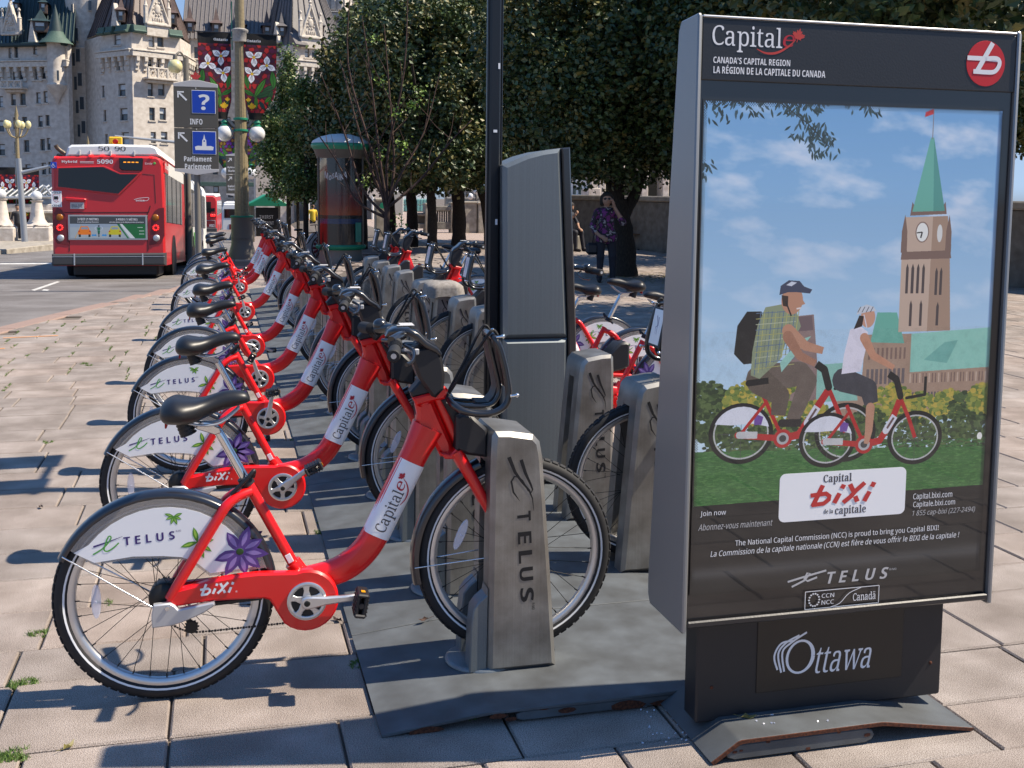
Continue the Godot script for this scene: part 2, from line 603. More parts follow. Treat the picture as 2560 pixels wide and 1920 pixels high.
	var cp := mat("clear_plastic", Color(0.7, 0.68, 0.66, 0.35), 0.2); cp.transparency = BaseMaterial3D.TRANSPARENCY_ALPHA
	mat("amber", lin(0.65, 0.28, 0.01), 0.3); mat("red_lens", lin(0.35, 0.005, 0.005), 0.2)
	mat("orange_lens", lin(0.32, 0.10, 0.005), 0.3)
	var lit := mat("lit_red", lin(0.8, 0.02, 0.02), 0.4); lit.emission_enabled = true; lit.emission = lin(0.9, 0.015, 0.015); lit.emission_energy_multiplier = 1.2
	# buildings
	var lime := noise_tex("lime", 0.02, Color(0.8, 0.78, 0.76), Color(1, 1, 1), 512, 5)
	textured(mat("limestone", lin(0.68, 0.63, 0.57), 0.92), lime, 0.12)
	textured(mat("limestone_trim", lin(0.70, 0.65, 0.58), 0.9), lime, 0.2)
	textured(mat("roof_slate", lin(0.15, 0.14, 0.145), 0.6), lime, 0.2)
	textured(mat("roof_green", lin(0.022, 0.052, 0.058), 0.6), lime, 0.2)
	textured(mat("roof_brown", lin(0.13, 0.088, 0.078), 0.6), lime, 0.2)
	textured(mat("copper_green", lin(0.075, 0.14, 0.115), 0.7), lime, 0.4)
	mat("window_frame", lin(0.10, 0.085, 0.07), 0.7)
	mat("pale_frame", lin(0.55, 0.52, 0.47), 0.7)
	mat("window_glass", lin(0.06, 0.075, 0.09), 0.08)
	mat("window_blind", lin(0.50, 0.53, 0.55), 0.25)
	mat("dark_void", lin(0.02, 0.02, 0.02), 0.9)
	textured(mat("white_stone", lin(0.66, 0.60, 0.54), 0.9), lime, 0.3)
	# vehicles
	var br := mat("bus_red", lin(0.52, 0.014, 0.018), 0.4); br.clearcoat_enabled = true; br.clearcoat = 0.35; br.clearcoat_roughness = 0.08
	mat("bus_dark_red", lin(0.16, 0.012, 0.016), 0.4)
	mat("bus_white", lin(0.75, 0.75, 0.74), 0.35); mat("bus_bumper", lin(0.045, 0.046, 0.05), 0.6)
	mat("bus_glass", lin(0.010, 0.010, 0.011), 0.06); mat("bus_side_glass", lin(0.12, 0.13, 0.13), 0.08)
	mat("green_paint", lin(0.10, 0.42, 0.08), 0.4); mat("yellow_paint", lin(0.75, 0.45, 0.02), 0.45)
	mat("exhaust", lin(0.12, 0.095, 0.075), 0.5, 0.7)
	# furniture
	textured(mat("lamp_bronze", lin(0.30, 0.245, 0.14), 0.55), lime, 1.0)
	mat("lamp_green", lin(0.01, 0.21, 0.12), 0.5); mat("lamp_grey", lin(0.17, 0.155, 0.135), 0.6)
	textured(mat("collar_grey", lin(0.42, 0.40, 0.38), 0.6), lime, 1.0)
	var gl := mat("globe_white", lin(0.66, 0.66, 0.66), 0.25); gl.clearcoat_enabled = true; gl.clearcoat = 0.6; gl.clearcoat_roughness = 0.1
	mat("globe_cream", lin(0.62, 0.56, 0.30), 0.3)
	mat("sign_grey", lin(0.085, 0.078, 0.066), 0.6); mat("sign_pale", lin(0.48, 0.47, 0.47), 0.6); mat("sign_blue", lin(0.004, 0.05, 0.42), 0.4); mat("sign_white", lin(0.78, 0.78, 0.78), 0.5)
	mat("maple_red", lin(0.52, 0.04, 0.035), 0.6)
	mat("galvanised", lin(0.42, 0.43, 0.44), 0.45, 0.6)
	mat("pole_black", lin(0.008, 0.009, 0.012), 0.3)
	# greenery
	for e in [["bark", lin(0.055, 0.042, 0.032)], ["twig", lin(0.13, 0.075, 0.06)]]:
		var b := textured(mat(e[0], e[1], 0.95), noise_tex("barky", 0.05, grey(0.45), Color.WHITE, 256, 4), 1.6)
		b.uv1_scale = Vector3(4, 0.8, 4)
	for e in [["leaf_dark", lin(0.035, 0.062, 0.018), lin(0.03, 0.05, 0.004)], ["leaf_mid", lin(0.055, 0.095, 0.028), lin(0.05, 0.085, 0.008)], ["leaf_light", lin(0.10, 0.14, 0.035), lin(0.10, 0.13, 0.01)], ["leaf_yellow", lin(0.15, 0.13, 0.04), lin(0.12, 0.10, 0.01)], ["grass", lin(0.09, 0.15, 0.03), lin(0.05, 0.09, 0.01)]]:
		var lf := mat(e[0], e[1], 0.55)
		lf.backlight_enabled = true
		lf.backlight = e[2]
	mat("skin", lin(0.42, 0.25, 0.17), 0.6); mat("hair", lin(0.015, 0.010, 0.008), 0.5); mat("trousers", lin(0.016, 0.016, 0.02), 0.85)
	mat("wood_slat", lin(0.17, 0.095, 0.045), 0.7)
	mat("teal", lin(0.01, 0.16, 0.13), 0.5); mat("pale_roof", lin(0.50, 0.50, 0.50), 0.5)
	textured(mat("grey_cloth", lin(0.34, 0.315, 0.29), 0.95), stain, 4.0)

# ---------------------------------------------------------------- ground
var joints := []
var kerb_pts := [Vector2(-9.5, 4.0), Vector2(-6.0, -4.0), Vector2(-3.75, -9.6), Vector2(-2.5, -13.9), Vector2(-2.06, -15.4), Vector2(-1.53, -17.0), Vector2(-0.72, -20.9), Vector2(-0.3, -25.0), Vector2(0.05, -32.0), Vector2(0.35, -45.0), Vector2(0.9, -72.0)]

func kerb_x(z: float) -> float:
	for i in kerb_pts.size() - 1:
		var a: Vector2 = kerb_pts[i]
		var b: Vector2 = kerb_pts[i + 1]
		if z <= a.y and z >= b.y:
			return lerpf(a.x, b.x, (z - a.y) / (b.y - a.y))
	return kerb_pts[0].x if z > kerb_pts[0].y else kerb_pts[-1].x

func paving_y(x: float, z: float) -> float:
	return slope(z) * (1.0 - smoothstep(1.5, 5.0, x))

func ground() -> void:
	# the bed under everything, out to the horizon
	var g := MB.new()
	g.box(Vector3(0, -3.6, -150), Vector3(1400, 0.2, 1300))
	structure(put("ground", g, M.soil))
	# bed of the pavement (joint sand) and of the plaza
	g = MB.new()
	var zs := []
	var z := 4.0
	while z > -95.0:
		zs.append(z)
		z -= 1.0 if z > -30.0 else 5.0
	for i in zs.size() - 1:
		for k in 12:
			var q := []
			for e in [[zs[i], k], [zs[i], k + 1], [zs[i + 1], k + 1], [zs[i + 1], k]]:
				var kx := kerb_x(e[0]) + 0.03
				var f: float = e[1] / 12.0
				var x: float = lerpf(kx, 70.0, f * f * f * 0.85 + f * 0.15)
				q.append(Vector3(x, paving_y(x, e[0]) - 0.016, e[0]))
			g.quad(q[0], q[1], q[2], q[3])
	structure(put("pavement", g, M.soil))
	# road
	g = MB.new()
	for i in zs.size() - 1:
		var a: float = zs[i]
		var b: float = zs[i + 1]
		g.quad(Vector3(-150, slope(a) - 0.14, a), Vector3(kerb_x(a) - 0.02, slope(a) - 0.14, a), Vector3(kerb_x(b) - 0.02, slope(b) - 0.14, b), Vector3(-150, slope(b) - 0.14, b))
	structure(put("road", g, M.asphalt))
	# granite kerb stones
	var kb := Node3D.new()
	kb.name = "kerb"
	add_child(kb)
	structure(kb)
	var zz := -8.0
	while zz > -44.0:
		var l := 1.45
		var p0 := Vector2(kerb_x(zz), zz)
		var p1 := Vector2(kerb_x(zz - l), zz - l)
		var d := (p1 - p0).normalized()
		var mid := (p0 + p1) * 0.5 + Vector2(-d.y, d.x) * 0.13
		g = MB.new()
		g.box(Vector3(mid.x, (slope(zz) + slope(zz - l)) * 0.5 - 0.09, mid.y), Vector3(0.27, 0.19, (p1 - p0).length() - 0.012), 0.014, Basis(Vector3.UP, atan2(d.x, d.y)))
		put("kerb_stone", g, M.granite, kb)
		zz -= l
	# concrete pavers: the nearest ones singly, the far ones joined
	var pv := Node3D.new()
	pv.name = "paving"
	add_child(pv)
	structure(pv)
	var blocks := []
	var lines := [1.2, 0.83, 0.46, 0.09, -0.28, -0.66, -1.03, -1.4, -1.77, -2.14, -2.38, -2.66, -2.955, -3.32, -3.8, -4.09, -4.47, -4.85, -5.22, -5.61, -5.98, -6.35, -6.72, -7.25, -7.585, -7.93, -8.45]
	while lines[-1] > -31.0:
		lines.append(lines[-1] - [0.37, 0.34, 0.38, 0.36][lines.size() % 4])
	var r := RandomNumberGenerator.new()
	r.seed = 21
	for i in lines.size() - 1:
		var za: float = lines[i]
		var zb: float = lines[i + 1]
		var x0 := kerb_x(za) + 0.28
		var x1 := 16.0 if za < -6.0 else 6.0
		var x: float = -0.5625 - 0.4965 * ceilf((-0.5625 - x0) / 0.4965) + [0.0, 0.27, 0.13, 0.38][i % 4] * 0.9
		while x < x1:
			var w: float = [0.4965, 0.4965, 0.62, 0.4, 0.4965][r.randi() % 5]
			if x > x0 - 0.4:
				var xa := maxf(x, x0)
				if x + w - xa > 0.06:
					if xa > x0 + 0.05 and za < -7.0 and za > -14.6: joints.append(Vector3(xa, za, zb))
					blocks.append([xa, x + w, za, zb, r.randi() % 5, r.randf_range(-0.002, 0.0025), r.randf_range(-0.004, 0.004), r.randf_range(-0.005, 0.005)])
			x += w
	blocks.sort_custom(func(a, b): return _near(a) < _near(b))
	var far := []
	for i in 5: far.append(MB.new())
	var n := 0
	for b in blocks:
		var cx: float = (b[0] + b[1]) * 0.5
		var cz: float = (b[2] + b[3]) * 0.5
		var alone: bool = n < 300 and _near(b) < 1e5
		var mb: MB = MB.new() if alone else far[b[4]]
		_paver(mb, b, alone)
		if alone:
			n += 1
			var o := put("paver", mb, M["paver%d" % b[4]], pv)
			o.position = Vector3(cx, paving_y(cx, cz) + b[5], cz)
			o.rotation = Vector3(b[6], 0, b[7])
	for i in 5:
		var o := put("far_pavers", far[i], M["paver%d" % i], pv)
		o.set_meta("kind", "stuff")
	# plaza surface behind, beyond the pavers
	g = MB.new()
	g.quad(Vector3(1.2, -0.62, -31.0), Vector3(70, -0.006, -31.0), Vector3(70, -0.006, -95.0), Vector3(1.2, -1.6, -95.0))
	g = MB.new()
	for i in zs.size() - 1:
		if zs[i] <= -30.5:
			for k in 10:
				var q := []
				for e in [[zs[i], k], [zs[i], k + 1], [zs[i + 1], k + 1], [zs[i + 1], k]]:
					var x: float = kerb_x(e[0]) + 0.3 + pow(e[1] / 10.0, 2.0) * 68.0
					q.append(Vector3(x, paving_y(x, e[0]) - 0.004, e[0]))
				g.quad(q[0], q[1], q[2], q[3])
	structure(put("plaza", g, M.plaza_paving))
	# road markings, 4 mm above the road
	var mk := Node3D.new()
	mk.name = "road_markings"
	add_child(mk)
	structure(mk)
	for e in [[78, 725, 86, 727, 150, 705, 143, 703], [0, 661, 128, 660, 128, 657, 0, 658], [0, 620, 84, 616, 84, 614, 0, 617.5], [486, 652, 500, 651, 500, 649, 487, 650], [104, 726, 118, 727, 124, 724, 110, 723]]:
		var q := []
		for i in range(0, 8, 2):
			var p := gnd(e[i], e[i + 1], -0.14)
			for it in 12:
				p = gnd(e[i], e[i + 1], slope(p.z) - 0.136)
			q.append(p)
		g = MB.new()
		g.quad(q[0], q[1], q[2], q[3])
		put("marking", g, M.line_paint, mk)
	# kerb and pavement on the far side of the street
	var pa := far_ground(-60, 641)
	var pb := far_ground(300, 611)
	g = MB.new()
	var top := slope(pa.z) + 0.02
	var d := (pb - pa).normalized()
	var away := Vector3(d.z, 0, -d.x)
	if away.z > 0.0: away = -away
	g.prism([Vector2(0, 0), Vector2(pa.distance_to(pb) + 14, 0), Vector2(pa.distance_to(pb) + 14, 40), Vector2(0, 40)], 0, 0.55, 0.03)
	var o2 := put("far_pavement", g, M.concrete)
	o2.transform = Transform3D(Basis(Vector3(d.x, 0, d.z), Vector3(away.x, 0, away.z), Vector3.UP), Vector3(pa.x, pa.y - 0.41, pa.z))
	structure(o2)

func far_ground(px: float, py: float) -> Vector3:
	var p := gnd(px, py, -0.3)
	for i in 14:
		p = gnd(px, py, slope(p.z) - 0.14)
	return p

func _near(b: Array) -> float:
	var c := Vector3((b[0] + b[1]) * 0.5, 0, (b[2] + b[3]) * 0.5)
	var d := c - EYE
	var w := d.dot(cam_f)
	if w < 1.0: return 1e6
	var x := d.dot(cam_r) / w * F + CX
	var y := CY - d.dot(cam_u) / w * F
	if x < -120 or x > 2680 or y > 2000: return 1e6
	if c.z > -4.0 and c.x > 0.62 and c.x < 1.25: return 1e6
	if c.x > 0.7 and c.x < 1.9 and c.z < -3.3 and c.z > -16.0: return 1e6
	return w

func _paver(mb: MB, b: Array, alone: bool) -> void:
	var cx: float = (b[0] + b[1]) * 0.5
	var cz: float = (b[2] + b[3]) * 0.5
	var hx: float = (b[1] - b[0]) * 0.5 - 0.004
	var hz: float = (b[2] - b[3]) * 0.5 - 0.004
	var o := Vector3.ZERO if alone else Vector3(cx, paving_y(cx, cz) + b[5], cz)
	var bv := 0.006
	var lo := []
	var mi := []
	var hi := []
	for e in [[-1, 1], [1, 1], [1, -1], [-1, -1]]:
		lo.append(o + Vector3(hx * e[0], -0.05, hz * e[1]))
		mi.append(o + Vector3(hx * e[0], -bv, hz * e[1]))
		hi.append(o + Vector3((hx - bv) * e[0], 0, (hz - bv) * e[1]))
	mb.quad(hi[0], hi[1], hi[2], hi[3])
	for i in 4:
		var j := (i + 1) % 4
		mb.quad(mi[i], mi[j], hi[j], hi[i])
		if alone:
			mb.quad(lo[i], lo[j], mi[j], mi[i])

const NTH := ["first", "second", "third", "fourth", "fifth", "sixth", "seventh", "eighth", "ninth", "tenth", "eleventh", "twelfth", "thirteenth", "fourteenth", "fifteenth", "sixteenth", "seventeenth", "eighteenth", "nineteenth", "twentieth"]
const LEFT_BIKES := [-3.595, -5.013, -6.557, -7.944, -9.6, -12.35, -15.5, -16.2, -17.55]
const RIGHT_BIKES := [-4.36, -6.62, -7.36, -8.15, -9.75, -12.45, -13.3]
const RIGHT_DOCKS := [-4.36, -5.12, -6.62, -7.36, -8.1, -8.8, -9.75, -10.85, -11.65, -12.45, -13.3]

func dock_face_print(mb: MB) -> void:
	var ys := [0.5685, 0.496, 0.4315, 0.373, 0.303]
	var ws := [0.033, 0.040, 0.042, 0.046, 0.047]
	for i in 5:
		var x := lerpf(0.018, 0.032, i / 4.0)
		mb.text("TELUS"[i], sans_b, ws[i], 0.046, Transform3D(Basis(Vector3(0.05, -1, 0), Vector3(1, 0.05, 0), Vector3(0, 0, 1)), Vector3(x, ys[i], 0)))
	mb.text("®/MD", sans, 0.024, 0.009, Transform3D(Basis(Vector3(0, -1, 0), Vector3(1, 0, 0), Vector3(0, 0, 1)), Vector3(0.054, 0.262, 0)))
	mb.ribbon(V2a([-0.035, 0.768, -0.014, 0.717, 0.012, 0.68, 0.034, 0.655, 0.046, 0.626, 0.051, 0.585]), [0.013, 0.010, 0.007, 0.006, 0.004, 0.001])
	mb.ribbon(V2a([0.006, 0.757, 0.022, 0.71, 0.040, 0.672, 0.046, 0.656, 0.042, 0.647, 0.031, 0.653, 0.012, 0.688, -0.002, 0.7, -0.016, 0.703, -0.026, 0.687, -0.019, 0.651, 0.003, 0.620]), [0.012, 0.010, 0.007, 0.005, 0.004, 0.004, 0.004, 0.004, 0.005, 0.006, 0.006, 0.001])

func make_dock() -> Node3D:
	var root := base("bike_dock")
	tag(root, "steel dock", "bike dock", "steel bicycle docks")
	var poly := [-0.098, 0.045, 0.138, 0.045, 0.112, 0.4, 0.082, 0.76, 0.072, 0.812, 0.05, 0.836, -0.03, 0.850, -0.078, 0.852, -0.088, 0.838, -0.092, 0.76]
	var mb := MB.new()
	for s in [1.0, -1.0]:
		mb.xf = Transform3D(Basis(Vector3(1, 0, 0), Vector3.UP, Vector3(0, 0, s)), Vector3.ZERO)
		mb.prism(V2(poly), 0.037, 0.088, 0.016, false)
		# inner wall of the wheel slot
		mb.prism(V2(poly), 0.036, 0.0, 0.0, false)
	mb.xf = Transform3D.IDENTITY
	mb.prism(V2([-0.0915, 0.735, -0.06, 0.72, 0.05, 0.72, 0.0835, 0.735, 0.082, 0.76, 0.072, 0.812, 0.05, 0.836, -0.03, 0.850, -0.078, 0.852, -0.088, 0.838]), -0.037, 0.074)
	put("casing", mb, M.steel, root)
	mb = MB.new()
	for s in [1.0, -1.0]:
		mb.xf = Transform3D(Basis(Vector3(1, 0, 0), Vector3.UP, Vector3(0, 0, s)), Vector3.ZERO)
		mb.prism(V2([-0.099, 0.046, -0.158, 0.046, -0.154, 0.19, -0.146, 0.262, -0.128, 0.286, -0.103, 0.306, -0.0985, 0.33]), 0.040, 0.074, 0.004, true)
	put("side_fin", mb, M.kiosk_steel, root)
	mb = MB.new()
	mb.xf = Transform3D(Basis.IDENTITY, Vector3(-0.09, 0.045, 0))
	mb.lathe([Vector2(0.0, 0.014), Vector2(0.115, 0.014), Vector2(0.125, 0.008), Vector2(0.126, 0.0)], 24)
	put("foot_flange", mb, M.kiosk_steel, root)
	mb = MB.new()
	mb.prism(V2([-0.195, 0.893, -0.178, 0.902, -0.143, 0.897, -0.094, 0.851, -0.0885, 0.84, -0.0885, 0.752, -0.156, 0.764, -0.195, 0.783]), -0.058, 0.116, 0.01)
	var lt := put("latch_box", mb, M.black_plastic, root)
	mb = MB.new()
	mb.box(Vector3(-0.165, 0.904, 0.03), Vector3(0.022, 0.006, 0.012), 0.002)
	put("status_light", mb, M.red_lens, lt)
	mb = MB.new()
	mb.xf = Transform3D(Basis.IDENTITY, Vector3(0, 0, 0.1262))
	dock_face_print(mb)
	mb.xf = Transform3D(Basis(Vector3.UP, PI), Vector3(0, 0, -0.1262))
	dock_face_print(mb)
	put("lettering", mb, M.ink_black, root)
	return root

func stations() -> void:
	# steel floor plates with ramped edges
	var cuts := [-3.155, -3.925, -6.06, -8.2, -10.35, -12.5, -14.65, -16.8, -18.6]
	for i in cuts.size() - 1:
		var za: float = cuts[i] - 0.003
		var zb: float = cuts[i + 1] + 0.003
		var root := base("floor_plate", Vector3(1.2, 0, (za + zb) * 0.5))
		tag(root, "ramped grey steel floor plate, %s from the near end of the bicycle row" % NTH[i], "floor plate", "steel plates under the docks")
		var mb := MB.new()
		mb.prism(V2([-0.755, 0.002, -0.44, 0.034, -0.42, 0.0352, 0.42, 0.0352, 0.44, 0.034, 0.755, 0.002, 0.757, 0.013, 0.44, 0.0455, 0.42, 0.0465, -0.42, 0.0465, -0.44, 0.0455, -0.757, 0.013]), -(za - zb) * 0.5, za - zb, 0.002)
		put("plate", mb, M.plate, root)
		mb = MB.new()
		for x in [-0.14]:
			var pl := V2([-0.32, 0.004, 0.28, 0.004, 0.30, 0.012, 0.30, 0.026, 0.28, 0.034, -0.32, 0.034, -0.34, 0.026, -0.34, 0.012])
			mb.prism(pl, (za - zb) * 0.5 - 0.07, 0.066, 0.003)
		put("levelling_bar", mb, M.plate, root)
		if i == 0:
			mb = MB.new()
			var r := RandomNumberGenerator.new()
			r.seed = 4
			for e in [[-0.40, 0.030, 0.03], [-0.62, 0.008, 0.05], [-0.36, 0.016, 0.022], [0.02, 0.014, 0.06], [-0.18, 0.022, 0.03], [-0.25, 0.037, 0.02], [0.14, 0.008, 0.04]]:
				var pl := PackedVector2Array()
				for k in 9:
					var a := TAU * k / 9
					pl.append(Vector2(e[0] + cos(a) * e[2] * r.randf_range(0.6, 1.2), clampf(e[1] + sin(a) * e[2] * 0.3, 0.003, 0.044)))
				mb.prism(pl, (za - zb) * 0.5 + 0.0005 - (0.004 if absf(e[0] + 0.05) < 0.3 else 0.0), 0.0006)
			put("rust_patch", mb, M.rust, root)
	# docks
	var dock := make_dock()
	var z := -3.55
	var lz := []
	for i in 20:
		lz.append(-3.55 - 0.702 * i)
	for bz in LEFT_BIKES:   # the docks in use stand exactly at their bicycles
		var best := 0
		for i in 20:
			if absf(lz[i] - bz - 0.045) < absf(lz[best] - bz - 0.045): best = i
		lz[best] = bz + 0.045
	for i in 20:
		var used := LEFT_BIKES.any(func(b): return absf(b + 0.045 - lz[i]) < 0.01)
		var lab := "brushed steel dock, %s from the near end of the left row, %s" % [NTH[i], "holding a red bicycle" if used else "standing empty"]
		var o: Node3D = dock if i == 0 else copy(dock, "bike_dock", lab)
		o.set_meta("label", lab)
		o.position = Vector3(0.93, 0, lz[i])
	for i in RIGHT_DOCKS.size():
		var used := RIGHT_BIKES.any(func(b): return absf(b - RIGHT_DOCKS[i]) < 0.2)
		var lab := "steel dock, %s from the near end of the right row, %s" % [NTH[i], "holding a red bicycle" if used else ("under a grey cloth hood" if i == 5 else "standing empty")]
		var o := copy(dock, "bike_dock", lab)
		o.position = Vector3(1.735, 0, RIGHT_DOCKS[i])
		o.rotation.y = PI
	# cloth hood on one dock
	var rows := []
	for i in 9:
		var row := []
		var f := i / 8.0
		for k in 28:
			var a := TAU * k / 28
			var sx := 0.135 + 0.028 * f + 0.006 * sin(a * 5.0 + 1.0) * f
			var sz := 0.145 + 0.022 * f + 0.008 * sin(a * 7.0) * f
			var ca := signf(cos(a)) * pow(absf(cos(a)), 0.55)
			var sa := signf(sin(a)) * pow(absf(sin(a)), 0.55)
			var y := 0.915 - 0.13 * pow(f, 1.6) - 0.006 * sin(a * 3.0) * f
			var s := minf(1.0, sqrt(f * 2.2))
			row.append(Vector3(ca * sx * s, y + 0.006 * sin(k * 1.7 + i) * f, sa * sz * s))
		rows.append(row)
	var mb := MB.new()
	mb.grid(rows, true)
	var hood := put("cloth_hood", mb, M.grey_cloth)
	hood.position = Vector3(1.735, 0.0, RIGHT_DOCKS[5])
	tag(hood, "crumpled grey cloth hood draped over a dock in the right row", "cloth hood")
	# pay terminal and its pole
	var kiosk := base("pay_terminal", Vector3(1.64, 0.046, -5.87))
	tag(kiosk, "tall grey steel pay terminal with curved top beside the black pole", "pay terminal")
	mb = MB.new()
	mb.prism(V2([-0.185, 0.80, 0.175, 0.80, 0.12, 1.815, 0.02, 1.80, -0.07, 1.775, -0.14, 1.745, -0.198, 1.72]), -0.17, 0.34, 0.022)
	put("cabinet", mb, M.kiosk_steel, kiosk)
	mb = MB.new()
	mb.prism(V2([-0.18, 0.0, 0.18, 0.0, 0.176, 0.795, -0.186, 0.795]), -0.17, 0.34, 0.022)
	put("pedestal", mb, M.kiosk_steel, kiosk)
	mb = MB.new()
	mb.box(Vector3(-0.005, 0.797, 0), Vector3(0.34, 0.012, 0.30))
	put("seam", mb, M.ink_black, kiosk)
	mb = MB.new()
	mb.prism(V2([0.184, 0.0, 0.232, 0.0, 0.224, 0.80, 0.171, 1.822, 0.124, 1.817, 0.178, 0.80]), -0.165, 0.33, 0.008)
	put("screen_side", mb, M.black_gloss, kiosk)
	var pole := base("solar_pole", Vector3(1.415, 0.046, -5.82))
	tag(pole, "black ribbed metal pole standing against the grey pay terminal", "pole")
	mb = MB.new()
	mb.box(Vector3(0, 1.75, 0), Vector3(0.066, 3.5, 0.09), 0.012)
	mb.box(Vector3(-0.037, 1.75, 0.02), Vector3(0.012, 3.5, 0.03), 0.004)
	mb.box(Vector3(0.037, 1.75, 0.02), Vector3(0.010, 3.5, 0.03), 0.004)
	put("post", mb, M.pole_black, pole)
	for s in [0.0, 1.0]:
		mb = MB.new()
		mb.box(Vector3(-0.42, 3.0, -0.66 + 0.58 * s), Vector3(0.95, 0.035, 0.30), 0.006, Basis(Vector3(0, 0, 1), 0.2))
		put("solar_panel", mb, M.bus_glass, pole)
	mb = MB.new()
	mb.tube([Vector3(0, 3.08, -0.75), Vector3(0, 3.08, 0.1)], 0.02, 8)
	put("bracket", mb, M.pole_black, pole)
	var st := MB.new()
	st.box(Vector3(0.01, 1.42, 0.0462), Vector3(0.012, 0.03, 0.0015)); st.box(Vector3(0.0, 1.9, 0.0462), Vector3(0.02, 0.014, 0.0015)); st.box(Vector3(0.018, 2.24, 0.0462), Vector3(0.01, 0.03, 0.0015))
	put("sticker", st, M.white_print, pole)

func wheel(parent: Node3D, called: String, c: Vector3, rear: bool) -> Node3D:
	var w := base(called, c, 0.0, parent)
	var turn := Transform3D(Basis(Vector3.RIGHT, PI / 2), Vector3.ZERO)
	var mb := MB.new()
	mb.xf = turn
	var p := []
	for k in 16:
		var a := TAU * k / 16
		p.append(Vector2(0.3105 + 0.0245 * cos(a), 0.0235 * sin(a)))
	mb.lathe(p, 64, true)
	# tread blocks
	for k in 72:
		var a := TAU * k / 72
		for s in [-1.0, 1.0]:
			mb.xf = Transform3D(Basis(Vector3(0, 0, 1), a + (0.022 if s > 0 else 0.0)), Vector3.ZERO)
			mb.box(Vector3(0.3345, 0, 0.0085 * s), Vector3(0.004, 0.023, 0.013), 0.0015, Basis(Vector3(0, 1, 0), -0.38 * s))
	put("tyre", mb, M.rubber, w)
	mb = MB.new()
	for s in [-1.0, 1.0]:
		mb.xf = Transform3D(Basis(Vector3.RIGHT, PI / 2 * s), Vector3.ZERO)
		mb.lathe([Vector2(0.2975, 0.0214), Vector2(0.3005, 0.0222), Vector2(0.3035, 0.0232), Vector2(0.3035, 0.0215)], 64)
	put("reflective_ring", mb, M.reflective_line, w)
	mb = MB.new()
	mb.xf = turn
	mb.lathe([Vector2(0.292, -0.0135), Vector2(0.284, -0.0145), Vector2(0.272, -0.011), Vector2(0.2665, 0.0), Vector2(0.272, 0.011), Vector2(0.284, 0.0145), Vector2(0.292, 0.0135)], 64)
	put("rim", mb, M.alloy, w)
	mb = MB.new()
	for k in 32:
		var a := TAU * k / 32.0
		var s := 1.0 if k % 2 == 0 else -1.0
		var dir := 1.0 if (k / 2) % 2 == 0 else -1.0
		var b := a + dir * 1.15
		mb.tube([Vector3(cos(a) * 0.268, sin(a) * 0.268, s * 0.003), Vector3(cos(b) * 0.032, sin(b) * 0.032, s * 0.03)], 0.0011, 4, false)
		mb.tube([Vector3(cos(a) * 0.269, sin(a) * 0.269, s * 0.003), Vector3(cos(a) * 0.256, sin(a) * 0.256, s * 0.0035)], 0.0024, 5, true)
	var sp := put("spokes", mb, M.dark_metal, w)
	sp.set_meta("kind", "stuff")
	mb = MB.new()
	mb.xf = turn
	if rear:
		mb.lathe([Vector2(0.0, -0.06), Vector2(0.02, -0.06), Vector2(0.034, -0.04), Vector2(0.048, -0.028), Vector2(0.05, 0.02), Vector2(0.046, 0.034), Vector2(0.03, 0.045), Vector2(0.0, 0.045)], 24)
		put("hub", mb, M.dark_metal, w)
		mb = MB.new()
		mb.xf = turn
		for k in 18:
			var a := TAU * k / 18
			mb.box(Vector3(cos(a) * 0.043, -0.043, sin(a) * 0.043), Vector3(0.008, 0.003, 0.006), 0.001, Basis(Vector3.UP, -a))
		mb.lathe([Vector2(0.02, -0.044), Vector2(0.042, -0.044), Vector2(0.042, -0.041), Vector2(0.02, -0.041)], 24, true)
		put("sprocket", mb, M.dark_metal, w)
	else:
		mb.lathe([Vector2(0.0, -0.05), Vector2(0.012, -0.05), Vector2(0.014, -0.036), Vector2(0.034, -0.033), Vector2(0.034, -0.027), Vector2(0.022, -0.022), Vector2(0.022, 0.022), Vector2(0.034, 0.027), Vector2(0.034, 0.033), Vector2(0.014, 0.036), Vector2(0.012, 0.05), Vector2(0.0, 0.05)], 20)
		put("hub", mb, M.alloy, w)
	mb = MB.new()
	var ra := PI if rear else 2.75
	mb.xf = Transform3D(Basis(Vector3(0, 0, 1), ra), Vector3.ZERO)
	var pl := PackedVector2Array()
	for k in 16:
		var a := TAU * k / 16
		pl.append(Vector2(0.205 + 0.015 * cos(a), -0.045 * 0 + 0.055 * sin(a)))
	mb.prism(pl, 0.012, 0.009, 0.003)
	mb.ball(Vector3(0.205, 0, 0.022), Vector3(0.004, 0.004, 0.002), 8)
	put("spoke_reflector", mb, M.clear_lens, w)
	return w

func arc_fender(mb: MB, c: Vector2, R: float, a0: float, a1: float, hw: float, dep: float) -> void:
	var rows := []
	var N := 34
	for i in N + 1:
		var a := lerpf(a0, a1, float(i) / N)
		var o := Vector3(cos(a), sin(a), 0)
		var C := Vector3(c.x, c.y, 0)
		var row := []
		var prof := [[-1.0, -1.0], [-0.96, -0.35], [-0.78, 0.02], [-0.42, 0.22], [0.0, 0.3], [0.42, 0.22], [0.78, 0.02], [0.96, -0.35], [1.0, -1.0], [0.9, -1.0], [0.86, -0.4], [0.7, -0.1], [0.38, 0.1], [0.0, 0.16], [-0.38, 0.1], [-0.7, -0.1], [-0.86, -0.4], [-0.9, -1.0]]
		for q in prof:
			row.append(C + o * (R + dep * q[1]) + Vector3(0, 0, hw * q[0]))
		rows.append(row)
	mb.grid(rows, true)
	for e in [0, N]:   # close the ends
		var r: Array = rows[e]
		for k in 8:
			mb.quad(r[k], r[k + 1], r[16 - k], r[17 - k] if k > 0 else r[17])

